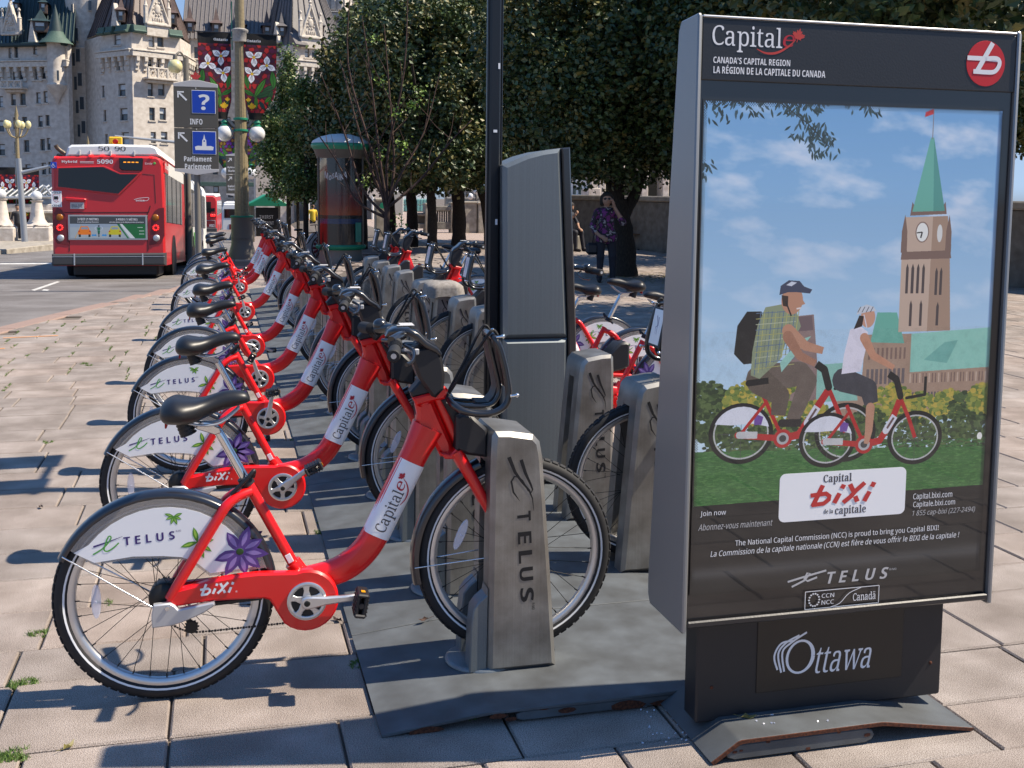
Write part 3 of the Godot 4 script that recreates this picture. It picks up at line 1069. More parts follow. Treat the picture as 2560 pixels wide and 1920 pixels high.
func make_bike() -> Node3D:
	var root := base("bicycle")
	tag(root, "red share bicycle", "bicycle", "red share bicycles")
	var mb := MB.new()
	# ---- frame
	var main := spline([Vector3(0.425, 0.358, 0), Vector3(0.505, 0.372, 0), Vector3(0.567, 0.394, 0), Vector3(0.622, 0.437, 0), Vector3(0.664, 0.497, 0), Vector3(0.725, 0.622, 0), Vector3(0.787, 0.748, 0), Vector3(0.838, 0.852, 0)], 5)
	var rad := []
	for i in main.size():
		var f := float(i) / (main.size() - 1)
		rad.append(lerpf(0.040, 0.0455, minf(1.0, f * 3.0)) + 0.010 * smoothstep(0.86, 1.0, f))
	mb.tube(main, rad, 22, true, 0.74, 2.7, Vector3(0, 0, 1))
	mb.tube([Vector3(0.402, 0.408, 0), Vector3(0.258, 0.688, 0)], 0.0175, 14)
	for s in [1.0, -1.0]:
		mb.tube(spline([Vector3(0.018, 0.345, 0.058 * s), Vector3(0.045, 0.392, 0.058 * s), Vector3(0.104, 0.488, 0.054 * s), Vector3(0.175, 0.604, 0.047 * s), Vector3(0.2, 0.635, 0.041 * s), Vector3(0.232, 0.655, 0.028 * s), Vector3(0.268, 0.664, 0.012 * s)], 4), 0.0165, 12)
	mb.tube(spline([Vector3(0.0, 0.335, -0.066), Vector3(0.1, 0.345, -0.062), Vector3(0.3, 0.355, -0.05), Vector3(0.44, 0.34, -0.03)]), 0.016, 10)
	mb.tube([Vector3(0.439, 0.312, -0.045), Vector3(0.439, 0.312, 0.05)], 0.034, 18)
	mb.tube([Vector3(0.396, 0.42, 0), Vector3(0.43, 0.372, 0)], 0.03, 12, true, 0.9)
	# chain case
	var g := [0.0, 0.322, 0.02, 0.362, 0.032, 0.374, 0.06, 0.379, 0.1, 0.387, 0.152, 0.4, 0.22, 0.4085, 0.29, 0.412]
	for k in 19:
		var a := deg_to_rad(110.0 - k * 13.6)
		g.append_array([0.439 + 0.101 * cos(a), 0.3125 + 0.101 * sin(a)])
	g.append_array([0.342, 0.285, 0.333, 0.304, 0.322, 0.322, 0.305, 0.328, 0.24, 0.330, 0.15, 0.331, 0.09, 0.327, 0.05, 0.322])
	mb.prism(V2(g), 0.036, 0.034, 0.007)
	# head
	mb.tube([Vector3(0.822, 0.934, 0), Vector3(0.902, 0.762, 0)], 0.0275, 16)
	mb.prism(V2([0.80, 0.895, 0.792, 0.93, 0.848, 0.948, 0.866, 0.905, 0.912, 0.80, 0.916, 0.768, 0.878, 0.752, 0.856, 0.795, 0.815, 0.76, 0.775, 0.80]), -0.027, 0.054, 0.012)
	var fr := put("frame", mb, M.red_paint, root)
	# white sleeve with lettering
	mb = MB.new()
	var sl := []
	var r2 := []
	for i in 9:
		sl.append((Vector3(0.6655, 0.4975, 0) as Vector3).lerp(Vector3(0.7835, 0.738, 0), i / 8.0))
		r2.append(0.0463)
	mb.tube(sl, r2, 30, false, 0.745, 2.7, Vector3(0, 0, 1))
	var sleeve := put("white_sleeve", mb, M.white_print, fr)
	for s in [1.0, -1.0]:
		var dirx := Vector3(0.1180, 0.2405, 0).normalized()
		var upy := Vector3(-dirx.y, dirx.x, 0)
		if s < 0:
			dirx = -dirx
		var B := Basis(dirx, upy * (1.0 if s > 0 else -1.0) * (1.0 if s > 0 else -1.0), Vector3(0, 0, s))
		if s < 0: B = Basis(dirx, -upy * -1.0, Vector3(0, 0, s))
		var o := Vector3(0.7245, 0.6178, 0.0352 * s)
		var T := Transform3D(B, o)
		mb = MB.new()
		mb.text("Capital", serif, 0.148, 0.052, T * Transform3D(Basis.IDENTITY, Vector3(-0.040, -0.004, 0)))
		put("lettering", mb, M.ink_grey, fr)
		mb = MB.new()
		mb.text("e", serif, 0.028, 0.028, T * Transform3D(Basis.IDENTITY, Vector3(0.050, 0.003, 0)), 0.25)
		mb.xf = T
		var sw := spline([Vector2(-0.008, -0.0225), Vector2(0.018, -0.030), Vector2(0.045, -0.026), Vector2(0.066, -0.010), Vector2(0.074, 0.004)], 4)
		var ww := []
		for i in sw.size(): ww.append(0.0015 + 0.003 * sin(PI * i / (sw.size() - 1.0)))
		mb.ribbon(sw, ww)
		mb.xf = T * Transform3D(Basis(Vector3(0, 0, 1), -0.5), Vector3(0.081, 0.014, 0))
		mb.prism(maple(0.018), 0, 0)
		put("red_lettering", mb, M.ink_red, fr)
	mb = MB.new()   # word mark on the chain case
	mb.xf = Transform3D(Basis(Vector3(1, 0.02, 0), Vector3(-0.02, 1, 0), Vector3(0, 0, 1)), Vector3(0.113, 0.353, 0.0712))
	bixi_mark(mb, 0.1)
	mb.text("®", sans, 0.006, 0.006, Transform3D(Basis.IDENTITY, Vector3(0.108, 0.004, 0)))
	put("case_lettering", mb, M.white_print, fr)
	mb = MB.new()
	mb.box(Vector3(0.386, 0.438, 0.0172), Vector3(0.018, 0.03, 0.003), 0.001, Basis(Vector3(0, 0, 1), 0.46))
	put("number_tag", mb, M.white_print, fr)
	# ---- fork and steering column
	mb = MB.new()
	mb.tube([Vector3(0.868, 0.952, 0), Vector3(0.944, 0.782, 0)], 0.0205, 14)
	mb.prism(V2([0.872, 0.772, 0.887, 0.752, 0.942, 0.749, 0.964, 0.796, 0.94, 0.806, 0.905, 0.765]), -0.055, 0.11, 0.008)
	mb.prism(V2([0.781, 0.955, 0.795, 0.928, 0.846, 0.941, 0.888, 0.948, 0.899, 0.978, 0.884, 0.992, 0.846, 0.97]), -0.038, 0.076, 0.006)
	for s in [1.0, -1.0]:
		mb.tube([Vector3(0.925, 0.775, 0.044 * s), Vector3(1.03, 0.585, 0.052 * s), Vector3(1.138, 0.402, 0.056 * s)], [0.022, 0.0175, 0.012], 12)
	var fork := put("fork", mb, M.red_paint, root)
	mb = MB.new()
	mb.prism(V2([0.774, 0.973, 0.782, 0.955, 0.839, 0.967, 0.872, 0.985, 0.85, 1.01, 0.808, 1.012]), -0.034, 0.068, 0.006)
	mb.prism(V2([0.876, 0.943, 0.902, 0.962, 0.968, 0.84, 0.966, 0.80, 0.949, 0.808]), -0.036, 0.072, 0.006)
	var cl := put("head_cover", mb, M.black_plastic, fork)
	mb = MB.new()
	for p in [[0.896, 0.938], [0.952, 0.824]]:
		mb.xf = Transform3D(Basis(Vector3.RIGHT, PI / 2), Vector3(p[0], p[1], 0.036))
		mb.lathe([Vector2(0, 0.004), Vector2(0.005, 0.004), Vector2(0.006, 0)], 10)
	put("bolt", mb, M.chrome, fork)
	# ---- handlebar console
	mb = MB.new()
	mb.prism(V2([0.842, 0.960, 0.856, 0.955, 0.882, 0.982, 0.885, 1.03, 0.878, 1.078, 0.866, 1.112, 0.84, 1.126, 0.79, 1.118, 0.772, 1.095, 0.80, 1.02]), -0.055, 0.11, 0.010)
	var hb := base("handlebar", Vector3.ZERO, 0.0, root)
	put("console", mb, M.black_plastic, hb)
	mb = MB.new()
	var prof := [[0.694, 1.158, 0.030], [0.702, 1.178, 0.042], [0.722, 1.189, 0.058], [0.765, 1.190, 0.066], [0.798, 1.176, 0.068], [0.828, 1.146, 0.066], [0.862, 1.124, 0.062], [0.876, 1.102, 0.055]]
	var und := [[0.700, 1.152], [0.708, 1.158], [0.724, 1.162], [0.764, 1.158], [0.79, 1.142], [0.815, 1.118], [0.85, 1.10], [0.868, 1.088]]
	var rows := []
	for i in prof.size():
		var row := []
		for k in 20:
			var a := TAU * k / 20
			var ca := signf(cos(a)) * pow(absf(cos(a)), 0.6)
			var sa := signf(sin(a)) * pow(absf(sin(a)), 0.6)
			var t := 0.5 + 0.5 * sa
			row.append(Vector3(lerpf(und[i][0], prof[i][0], t), lerpf(und[i][1], prof[i][1], t), prof[i][2] * ca))
		rows.append(row)
	mb.grid(rows, true)
	for e in [0, prof.size() - 1]:
		for k in range(1, 19):
			mb.ftri(rows[e][0], rows[e][k], rows[e][k + 1])
	put("top_shell", mb, M.black_gloss, hb)
	mb = MB.new()
	mb.box(Vector3(0.765, 1.1915, 0.0), Vector3(0.045, 0.002, 0.07), 0.0005)
	mb.box(Vector3(0.74, 1.1912, 0.03), Vector3(0.02, 0.003, 0.012), 0.0005)
	put("sticker", mb, M.sign_pale, hb)
	mb = MB.new()
	mb.tube(spline([Vector3(0.70, 1.158, 0.155), Vector3(0.728, 1.166, 0.11), Vector3(0.748, 1.164, 0.05), Vector3(0.748, 1.164, -0.05), Vector3(0.724, 1.166, -0.11), Vector3(0.684, 1.158, -0.155)], 4), 0.0155, 12)
	put("bar", mb, M.black_gloss, hb)
	for s in [1.0, -1.0]:
		var a := Vector3(0.715, 1.148, 0.145) if s > 0 else Vector3(0.694, 1.156, -0.15)
		var b := Vector3(0.692, 1.130, 0.288) if s > 0 else Vector3(0.648, 1.149, -0.288)
		mb = MB.new()
		var d := b - a
		mb.tube([a, a + d * 0.06, a + d * 0.08, a + d * 0.45, a + d * 0.93, a + d * 0.985, b], [0.0205, 0.0205, 0.0175, 0.0185, 0.0205, 0.0205, 0.017], 18)
		for k in 8:
			mb.tube([a + d * (0.14 + 0.05 * k), a + d * (0.155 + 0.05 * k)], 0.0192 + 0.0002 * k, 16)
		var gp := put("grip", mb, M.rubber, hb)
		mb = MB.new()
		var dn := d.normalized()
		mb.tube([b - dn * 0.001, b + dn * 0.0012], 0.0085, 16)
		put("end_plug", mb, M.cast_silver, gp)
		mb = MB.new()
		mb.tube(spline([a + Vector3(0.03, -0.01, -0.03 * s), a + Vector3(0.055, -0.025, 0.0), a + Vector3(0.045, -0.045, 0.06 * s), a + Vector3(0.02, -0.05, 0.11 * s)]), 0.0065, 8)
		put("brake_lever", mb, M.black_gloss, hb)
	mb = MB.new()
	mb.xf = Transform3D(Basis.IDENTITY, Vector3(0.695, 1.172, -0.15))
	mb.lathe([Vector2(0.024, -0.006), Vector2(0.025, 0.004), Vector2(0.021, 0.014), Vector2(0.012, 0.021), Vector2(0.0, 0.023)], 18)
	put("bell", mb, M.black_gloss, hb)
	mb = MB.new()   # gear shifter
	mb.box(Vector3(0.765, 1.118, 0.062), Vector3(0.03, 0.012, 0.02), 0.003)
	mb.box(Vector3(0.79, 1.11, 0.066), Vector3(0.016, 0.02, 0.012), 0.003)
	put("shifter", mb, M.cast_silver, hb)
	# ---- front carrier
	var rk := base("front_carrier", Vector3.ZERO, 0.0, root)
	mb = MB.new()
	for s in [1.0, -1.0]:
		mb.tube(spline([Vector3(0.90, 0.945, 0.03 * s), Vector3(0.914, 0.932, 0.075 * s), Vector3(0.94, 0.918, 0.096 * s), Vector3(0.99, 0.908, 0.1 * s), Vector3(1.04, 0.911, 0.1 * s), Vector3(1.074, 0.932, 0.1 * s), Vector3(1.087, 0.967, 0.098 * s), Vector3(1.08, 1.033, 0.092 * s), Vector3(1.063, 1.105, 0.085 * s), Vector3(1.046, 1.146, 0.077 * s), Vector3(1.036, 1.158, 0.05 * s), Vector3(1.034, 1.16, 0.0)], 4), 0.0115, 12)
		mb.tube(spline([Vector3(0.905, 0.935, 0.028 * s), Vector3(0.96, 0.925, 0.045 * s), Vector3(1.03, 0.925, 0.05 * s), Vector3(1.058, 0.948, 0.05 * s), Vector3(1.066, 0.985, 0.048 * s), Vector3(1.05, 1.06, 0.045 * s), Vector3(1.032, 1.135, 0.042 * s), Vector3(1.033, 1.156, 0.042 * s)], 3), 0.008, 8)
	mb.tube(spline([Vector3(0.93, 0.918, 0), Vector3(1.03, 0.922, 0), Vector3(1.06, 0.95, 0), Vector3(1.066, 0.985, 0), Vector3(1.036, 1.15, 0)], 4), 0.007, 8)
	mb.tube([Vector3(0.935, 0.86, 0.02), Vector3(0.975, 0.908, 0.03)], 0.008, 8)
	put("rails", mb, M.black_gloss, rk)
	mb = MB.new()
	mb.prism(V2([0.99, 0.925, 1.035, 0.924, 1.058, 0.945, 1.07, 0.985, 1.05, 1.07, 1.034, 1.14, 1.026, 1.14, 1.04, 1.07, 1.058, 0.985, 1.048, 0.955, 1.03, 0.935, 0.99, 0.936]), -0.042, 0.084, 0.002)
	put("tray", mb, M.black_plastic, rk)
	mb = MB.new()
	mb.box(Vector3(1.079, 1.06, 0), Vector3(0.005, 0.17, 0.135), 0.002, Basis(Vector3(0, 0, 1), 0.20))
	var plq := put("front_plaque", mb, M.black_plastic, rk)
	mb = MB.new()
	mb.box(Vector3(1.0825, 1.062, 0), Vector3(0.003, 0.15, 0.105), 0.001, Basis(Vector3(0, 0, 1), 0.20))
	put("plaque_print", mb, M.white_print, rk)
	mb = MB.new()
	for s in [-1.0, 1.0]:
		mb.xf = Transform3D(Basis(Vector3(0, 0, 1), 0.2), Vector3(1.0843, 1.06, 0)) * Transform3D(Basis(Vector3(0, 0, -1), Vector3.UP, Vector3(1, 0, 0)), Vector3.ZERO)
	mb.ribbon(V2a([-0.012, 0.05, 0.006, 0.02, 0.012, -0.03]), [0.006, 0.005, 0.002]); mb.ribbon(V2a([0.01, 0.045, 0.014, 0.01, -0.01, 0.0, 0.0, -0.03]), [0.005, 0.004, 0.003, 0.002])
	put("plaque_mark", mb, M.ink_purple, rk)
	mb = MB.new()
	for e in [[1.09, 0.965, 0.108], [1.09, 0.965, -0.108], [1.046, 1.155, 0.085], [1.046, 1.155, -0.085]]:
		mb.tube([Vector3(e[0], e[1], e[2]), Vector3(e[0] + 0.018, e[1] + 0.002, e[2])], 0.004, 8)
		mb.ball(Vector3(e[0] + 0.023, e[1] + 0.002, e[2]), Vector3.ONE * 0.0075, 10)
	put("hook", mb, M.chrome, rk)
	mb = MB.new()
	for e in [[0.07, 0.012], [-0.06, -0.012]]:
		mb.tube(spline([Vector3(0.905, 0.962, e[1]), Vector3(0.96, 1.055, e[1] * 2.5), Vector3(1.02, 1.158, e[0]), Vector3(1.04, 1.176, e[0]), Vector3(1.054, 1.16, e[0])], 4), 0.0048, 8)
	put("bungee_cord", mb, M.rubber, rk)
	# ---- saddle
	var sd := base("saddle", Vector3.ZERO, 0.0, root)
	mb = MB.new()
	var S := [[-0.004, 0.925, 0.008, 0.03], [0.0, 0.926, 0.024, 0.062], [0.014, 0.927, 0.04, 0.086], [0.04, 0.932, 0.049, 0.102], [0.07, 0.930, 0.048, 0.100], [0.1, 0.931, 0.043, 0.080], [0.13, 0.938, 0.038, 0.056], [0.16, 0.949, 0.034, 0.042], [0.195, 0.958, 0.031, 0.036], [0.23, 0.963, 0.026, 0.033], [0.252, 0.964, 0.020, 0.027], [0.264, 0.962, 0.012, 0.017], [0.268, 0.961, 0.004, 0.006]]
	var sp := []
	for q in S: sp.append(Vector4(q[0], q[1], q[2], q[3]))
	var fine := spline(sp, 3)
	rows = []
	for q in fine:
		var row := []
		for k in 28:
			var a := TAU * k / 28
			var ca := signf(cos(a)) * pow(absf(cos(a)), 0.85)
			var sa := sin(a)
			var y: float = q.y + q.z * sa * (1.0 if sa > 0 else 0.85)
			if sa > 0: y -= 0.010 * (1.0 - absf(ca)) * smoothstep(0.0, 0.06, q.x) * (1.0 - smoothstep(0.1, 0.2, q.x))
			row.append(Vector3(q.x, y, maxf(q.w, 0.002) * ca))
		rows.append(row)
	mb.grid(rows, true)
	put("seat", mb, M.saddle_skin, sd)
	mb = MB.new()
	mb.tube([Vector3(0.062, 0.90, 0), Vector3(0.078, 0.852, 0)], 0.024, 16)
	for k in 4:
		mb.tube([Vector3(0.066 + 0.004 * k, 0.89 - 0.011 * k, 0), Vector3(0.0675 + 0.004 * k, 0.886 - 0.011 * k, 0)], 0.0265, 16)
	put("under_plug", mb, M.black_plastic, sd)
	mb = MB.new()
	mb.box(Vector3(0.012, 0.892, 0), Vector3(0.006, 0.03, 0.04), 0.002)
	put("rear_reflector", mb, M.red_lens, sd)
	mb = MB.new()
	for s in [-1.0, 1.0]:
		mb.tube(spline([Vector3(0.07, 0.898, 0.035 * s), Vector3(0.12, 0.885, 0.026 * s), Vector3(0.18, 0.892, 0.022 * s), Vector3(0.235, 0.936, 0.016 * s)]), 0.0042, 8)
	put("saddle_rail", mb, M.cast_silver, sd)
	var ps := base("seat_post", Vector3.ZERO, 0.0, root)
	mb = MB.new()
	mb.tube([Vector3(0.254, 0.695, 0), Vector3(0.183, 0.834, 0), Vector3(0.170, 0.858, 0), Vector3(0.158, 0.872, 0)], [0.0145, 0.0145, 0.0145, 0.013], 16)
	mb.prism(V2([0.10, 0.879, 0.106, 0.872, 0.16, 0.852, 0.178, 0.858, 0.176, 0.872, 0.155, 0.884, 0.12, 0.887]), -0.02, 0.04, 0.006)
	put("post", mb, M.chrome, ps)
	mb = MB.new()
	mb.tube([Vector3(0.247, 0.708, 0), Vector3(0.259, 0.683, 0)], 0.0235, 16)
	mb.tube(spline([Vector3(0.275, 0.712, 0.016), Vector3(0.278, 0.735, 0.03), Vector3(0.255, 0.71, 0.036), Vector3(0.207, 0.662, 0.034)]), 0.0068, 8)
	put("clamp_lever", mb, M.black_plastic, ps)
	# ---- rear mudguard and skirt guard
	mb = MB.new()
	arc_fender(mb, Vector2(0.0, 0.335), 0.343, deg_to_rad(155.0), deg_to_rad(8.0), 0.036, 0.018)
	var mg := put("rear_mudguard", mb, M.fender_black, root)
	var outer := [-0.272, 0.510, -0.206, 0.461, -0.091, 0.474, -0.001, 0.470, 0.055, 0.463, 0.094, 0.444, 0.138, 0.404, 0.31, 0.420]
	var inner := [-0.263, 0.503, -0.204, 0.469, -0.091, 0.482, -0.001, 0.478, 0.055, 0.471, 0.097, 0.452, 0.141, 0.413, 0.290, 0.4275]
	for k in 16:
		var a := deg_to_rad(lerpf(14.5, 147.0, k / 15.0))
		outer.append_array([0.325 * cos(a), 0.335 + 0.325 * sin(a)])
		if k > 0 and k < 15:
			var R := 0.289 + 0.010 * sin(PI * k / 15.0)
			var b := deg_to_rad(lerpf(19.0, 143.5, (k - 0.5) / 14.0))
			inner.append_array([R * cos(b), 0.335 + R * sin(b)])
	for s in [1.0, -1.0]:
		mb = MB.new()
		mb.xf = Transform3D(Basis(Vector3(1, 0, 0), Vector3.UP, Vector3(0, 0, s)), Vector3.ZERO)
		mb.prism(V2(outer), 0.0375, 0.002)
		var sg := put("skirt_guard", mb, M.clear_plastic, root)
		mb = MB.new()
		mb.xf = Transform3D(Basis(Vector3(1, 0, 0), Vector3.UP, Vector3(0, 0, s)), Vector3.ZERO)
		mb.prism(V2(inner), 0.0402, 0.0012)
		put("white_panel", mb, M.white_print, sg)
		mb = MB.new()
		mb.xf = Transform3D(Basis(Vector3(1, 0, 0), Vector3.UP, Vector3(0, 0, s)), Vector3(0, 0, 0.0419 * s))
		flower_art(mb)
		put("flower_print", mb, M.flower_print, sg)
		mb = MB.new()
		mb.xf = Transform3D(Basis(Vector3.UP, 0.0 if s > 0 else PI), Vector3(0, 0, 0.042 * s))
		var T := Transform3D(Basis(Vector3(1, 0.078 * s, 0), Vector3(-0.06 * s, 1, 0), Vector3(0, 0, 1)), Vector3(-0.041 if s > 0 else 0.03, 0.5375, 0))
		mb.text("T E L U S", sans_b, 0.152, 0.0265, T)
		mb.text("®/MD", sans, 0.016, 0.006, T * Transform3D(Basis.IDENTITY, Vector3(0.088, 0.012, 0)))
		mb.xf = mb.xf * T * Transform3D(Basis.IDENTITY, Vector3(-0.12, -0.003, 0))
		mb.ribbon(V2a([-0.045, -0.002, 0.0, 0.008, 0.042, 0.0195]), [0.0055, 0.004, 0.001])
		put("lettering", mb, M.ink_purple, sg)
		var mc := MB.new()
		mc.xf = mb.xf
		mc.ribbon(spline([Vector2(-0.048, -0.026), Vector2(-0.02, -0.012), Vector2(0.0, 0.006), Vector2(0.009, 0.021), Vector2(0.001, 0.024), Vector2(-0.012, -0.005), Vector2(-0.014, -0.017), Vector2(-0.004, -0.021), Vector2(0.014, -0.012), Vector2(0.03, 0.001)], 3), 0.0042)
		put("green_mark", mc, M.ink_green, sg)
	mb = MB.new()
	for s in [-1.0, 1.0]:
		mb.tube([Vector3(-0.298, 0.492, 0.036 * s), Vector3(-0.03, 0.318, 0.058 * s)], 0.0028, 8)
	put("mudguard_stay", mb, M.chrome, root)
	# ---- front mudguard
	mb = MB.new()
	arc_fender(mb, Vector2(1.136, 0.406), 0.352, deg_to_rad(193.5), deg_to_rad(112.0), 0.034, 0.02)
	put("front_mudguard", mb, M.fender_black, root)
	mb = MB.new()
	for s in [-1.0, 1.0]:
		mb.tube([Vector3(0.79, 0.385, 0.034 * s), Vector3(1.12, 0.418, 0.05 * s)], 0.0022, 6)
	put("front_stay", mb, M.chrome, root)
	# ---- wheels
	wheel(root, "rear_wheel", Vector3(0, 0.337, 0), true)
	wheel(root, "front_wheel", Vector3(1.136, 0.406, 0), false)
	# ---- rear hub covers and chain
	mb = MB.new()
	mb.prism(V2([-0.036, 0.303, -0.029, 0.336, 0.02, 0.339, 0.034, 0.33, 0.045, 0.316, 0.152, 0.332, 0.156, 0.322, 0.122, 0.30, 0.089, 0.286, 0.05, 0.272, 0.022, 0.265, -0.034, 0.262]), 0.058, 0.024, 0.004)
	mb.prism(V2([-0.03, 0.30, -0.02, 0.35, 0.03, 0.36, 0.07, 0.33, 0.03, 0.28]), -0.085, 0.02, 0.006)
	var dc := put("hub_cover", mb, M.cast_silver, root)
	mb = MB.new()
	mb.xf = Transform3D(Basis(Vector3.RIGHT, PI / 2), Vector3(0.012, 0.324, 0.082))
	mb.lathe([Vector2(0.0, 0.0035), Vector2(0.003, 0.0035), Vector2(0.0035, 0.005), Vector2(0.0065, 0.005), Vector2(0.0075, 0.0)], 12)
	put("axle_bolt", mb, M.chrome, root)
	mb = MB.new()
	mb.box(Vector3(0.225, 0.322, 0.05), Vector3(0.15, 0.014, 0.012), 0.003, Basis(Vector3(0, 0, 1), 0.06))
	mb.box(Vector3(0.075, 0.266, 0.052), Vector3(0.016, 0.05, 0.008), 0.003, Basis(Vector3(0, 0, 1), 0.5))
	mb.xf = Transform3D(Basis(Vector3.RIGHT, PI / 2), Vector3(0.082, 0.247, 0.05))
	mb.lathe([Vector2(0, 0.008), Vector2(0.019, 0.008), Vector2(0.019, -0.004), Vector2(0, -0.004)], 16)
	for k in 12:
		mb.box(Vector3(cos(TAU * k / 12) * 0.02, 0.0, sin(TAU * k / 12) * 0.02), Vector3(0.006, 0.004, 0.005), 0.001, Basis(Vector3.UP, -TAU * k / 12))
	put("chain_tensioner", mb, M.dark_metal, root)
	mb = MB.new()
	var cpath := [Vector3(-0.02, 0.285, 0.045), Vector3(0.02, 0.257, 0.045), Vector3(0.05, 0.238, 0.045), Vector3(0.082, 0.226, 0.045), Vector3(0.14, 0.226, 0.045), Vector3(0.42, 0.236, 0.045)]
	for i in cpath.size() - 1:
		var a: Vector3 = cpath[i]
		var b: Vector3 = cpath[i + 1]
		var n := int((b - a).length() / 0.0085)
		for k in n:
			var p := a.lerp(b, (k + 0.5) / n)
			mb.box(p, Vector3(0.0075, 0.007 if k % 2 else 0.0045, 0.005), 0.001, Basis(Vector3(0, 0, 1), atan2(b.y - a.y, b.x - a.x)))
	var ch := put("chain", mb, M.dark_metal, root)
	# ---- cranks
	var cr := base("crank_set", Vector3(0.439, 0.3125, 0), 0.0, root)
	mb = MB.new()
	mb.xf = Transform3D(Basis(Vector3.RIGHT, PI / 2), Vector3.ZERO)
	mb.lathe([Vector2(0.0, 0.071), Vector2(0.062, 0.071)], 40)
	put("case_opening", mb, M.ink_black, cr)
	mb = MB.new()
	mb.xf = Transform3D(Basis(Vector3.RIGHT, PI / 2), Vector3.ZERO)
	mb.lathe([Vector2(0.0625, 0.068), Vector2(0.0625, 0.0745), Vector2(0.059, 0.0765), Vector2(0.051, 0.0765), Vector2(0.049, 0.0745), Vector2(0.049, 0.071)], 40)
	mb.lathe([Vector2(0.021, 0.071), Vector2(0.020, 0.0775), Vector2(0.0, 0.0775)], 24)
	for k in 5:
		var a := TAU * k / 5 + 0.3
		mb.xf = Transform3D(Basis(Vector3(0, 0, 1), a), Vector3.ZERO)
		mb.prism(V2([0.015, -0.013, 0.035, -0.008, 0.046, -0.010, 0.052, -0.018, 0.052, 0.018, 0.046, 0.010, 0.035, 0.008, 0.015, 0.013]), 0.0715, 0.005, 0.0015)
	put("spider", mb, M.alloy, cr)
	for s in [1.0, -1.0]:
		mb = MB.new()
		mb.xf = Transform3D(Basis(Vector3(s, 0, 0), Vector3(0, s, 0), Vector3(0, 0, 1)), Vector3(0, 0, 0.079 if s > 0 else -0.075))
		mb.prism(V2([-0.018, -0.009, -0.012, -0.018, 0.0, -0.021, 0.02, -0.019, 0.06, -0.013, 0.12, -0.011, 0.168, -0.012, 0.178, -0.006, 0.178, 0.006, 0.168, 0.012, 0.12, 0.011, 0.06, 0.014, 0.02, 0.020, 0.0, 0.021, -0.012, 0.018, -0.018, 0.009]), 0.0 if s > 0 else -0.016, 0.018, 0.005)
		var arm := put("crank_arm", mb, M.alloy, cr)
		mb = MB.new()
		mb.xf = Transform3D(Basis(Vector3.RIGHT, PI / 2 * s), Vector3(0, 0, 0.0972 * s))
		mb.lathe([Vector2(0.0, 0.0008), Vector2(0.004, 0.0008), Vector2(0.004, 0.002), Vector2(0.0085, 0.002), Vector2(0.010, 0.0)], 16)
		put("crank_bolt", mb, M.dark_metal, cr)
		mb = MB.new()
		var pd := base("pedal", Vector3(0.166 * s, 0, 0.14 * s), 0.0, cr)
		mb.box(Vector3(0, 0.012, 0), Vector3(0.075, 0.012, 0.072), 0.004)
		mb.box(Vector3(0, -0.012, 0), Vector3(0.075, 0.012, 0.072), 0.004)
		mb.box(Vector3(0.033, 0, 0), Vector3(0.012, 0.036, 0.08), 0.004)
		mb.box(Vector3(-0.033, 0, 0), Vector3(0.012, 0.036, 0.08), 0.004)
		for k in 6:
			mb.box(Vector3(-0.03 + 0.012 * k, 0.019, 0), Vector3(0.004, 0.004, 0.07))
			mb.box(Vector3(-0.03 + 0.012 * k, -0.019, 0), Vector3(0.004, 0.004, 0.07))
		mb.tube([Vector3(0, 0, -0.04 * s), Vector3(0, 0, 0.035 * s)], 0.009, 10)
		mb.box(Vector3(0.0395, 0, 0.012), Vector3(0.002, 0.016, 0.022)); mb.box(Vector3(-0.0395, 0, 0.012), Vector3(0.002, 0.016, 0.022))
		var k2 := put("pedal_body", mb, M.black_plastic, pd)
		mb = MB.new()
		mb.box(Vector3(0.0405, 0, 0.012), Vector3(0.002, 0.013, 0.018)); mb.box(Vector3(-0.0405, 0, 0.012), Vector3(0.002, 0.013, 0.018))
		put("pedal_reflector", mb, M.amber, pd)
	return root

func bixi_mark(mb: MB, w: float) -> void:   # the slanted word mark
	var k := w
	var th := 0.075 * k
	var L := func(a: Array): mb.ribbon(V2a(a.map(func(q): return q * k)), th)
	L.call([0.02, 0.0, 0.17, 0.36])
	L.call([-0.02, 0.19, 0.24, 0.21])
	L.call([0.0, 0.02, 0.19, 0.035, 0.27, 0.10, 0.28, 0.16, 0.22, 0.21])
	L.call([0.36, 0.03, 0.44, 0.20])
	L.call([0.475, 0.28, 0.505, 0.35])
	L.call([0.50, 0.03, 0.62, 0.13, 0.70, 0.23, 0.84, 0.36])
	L.call([0.60, 0.35, 0.66, 0.22])
	L.call([0.69, 0.13, 0.73, 0.03])
	L.call([0.84, 0.03, 0.92, 0.20])
	L.call([0.955, 0.28, 0.99, 0.36])

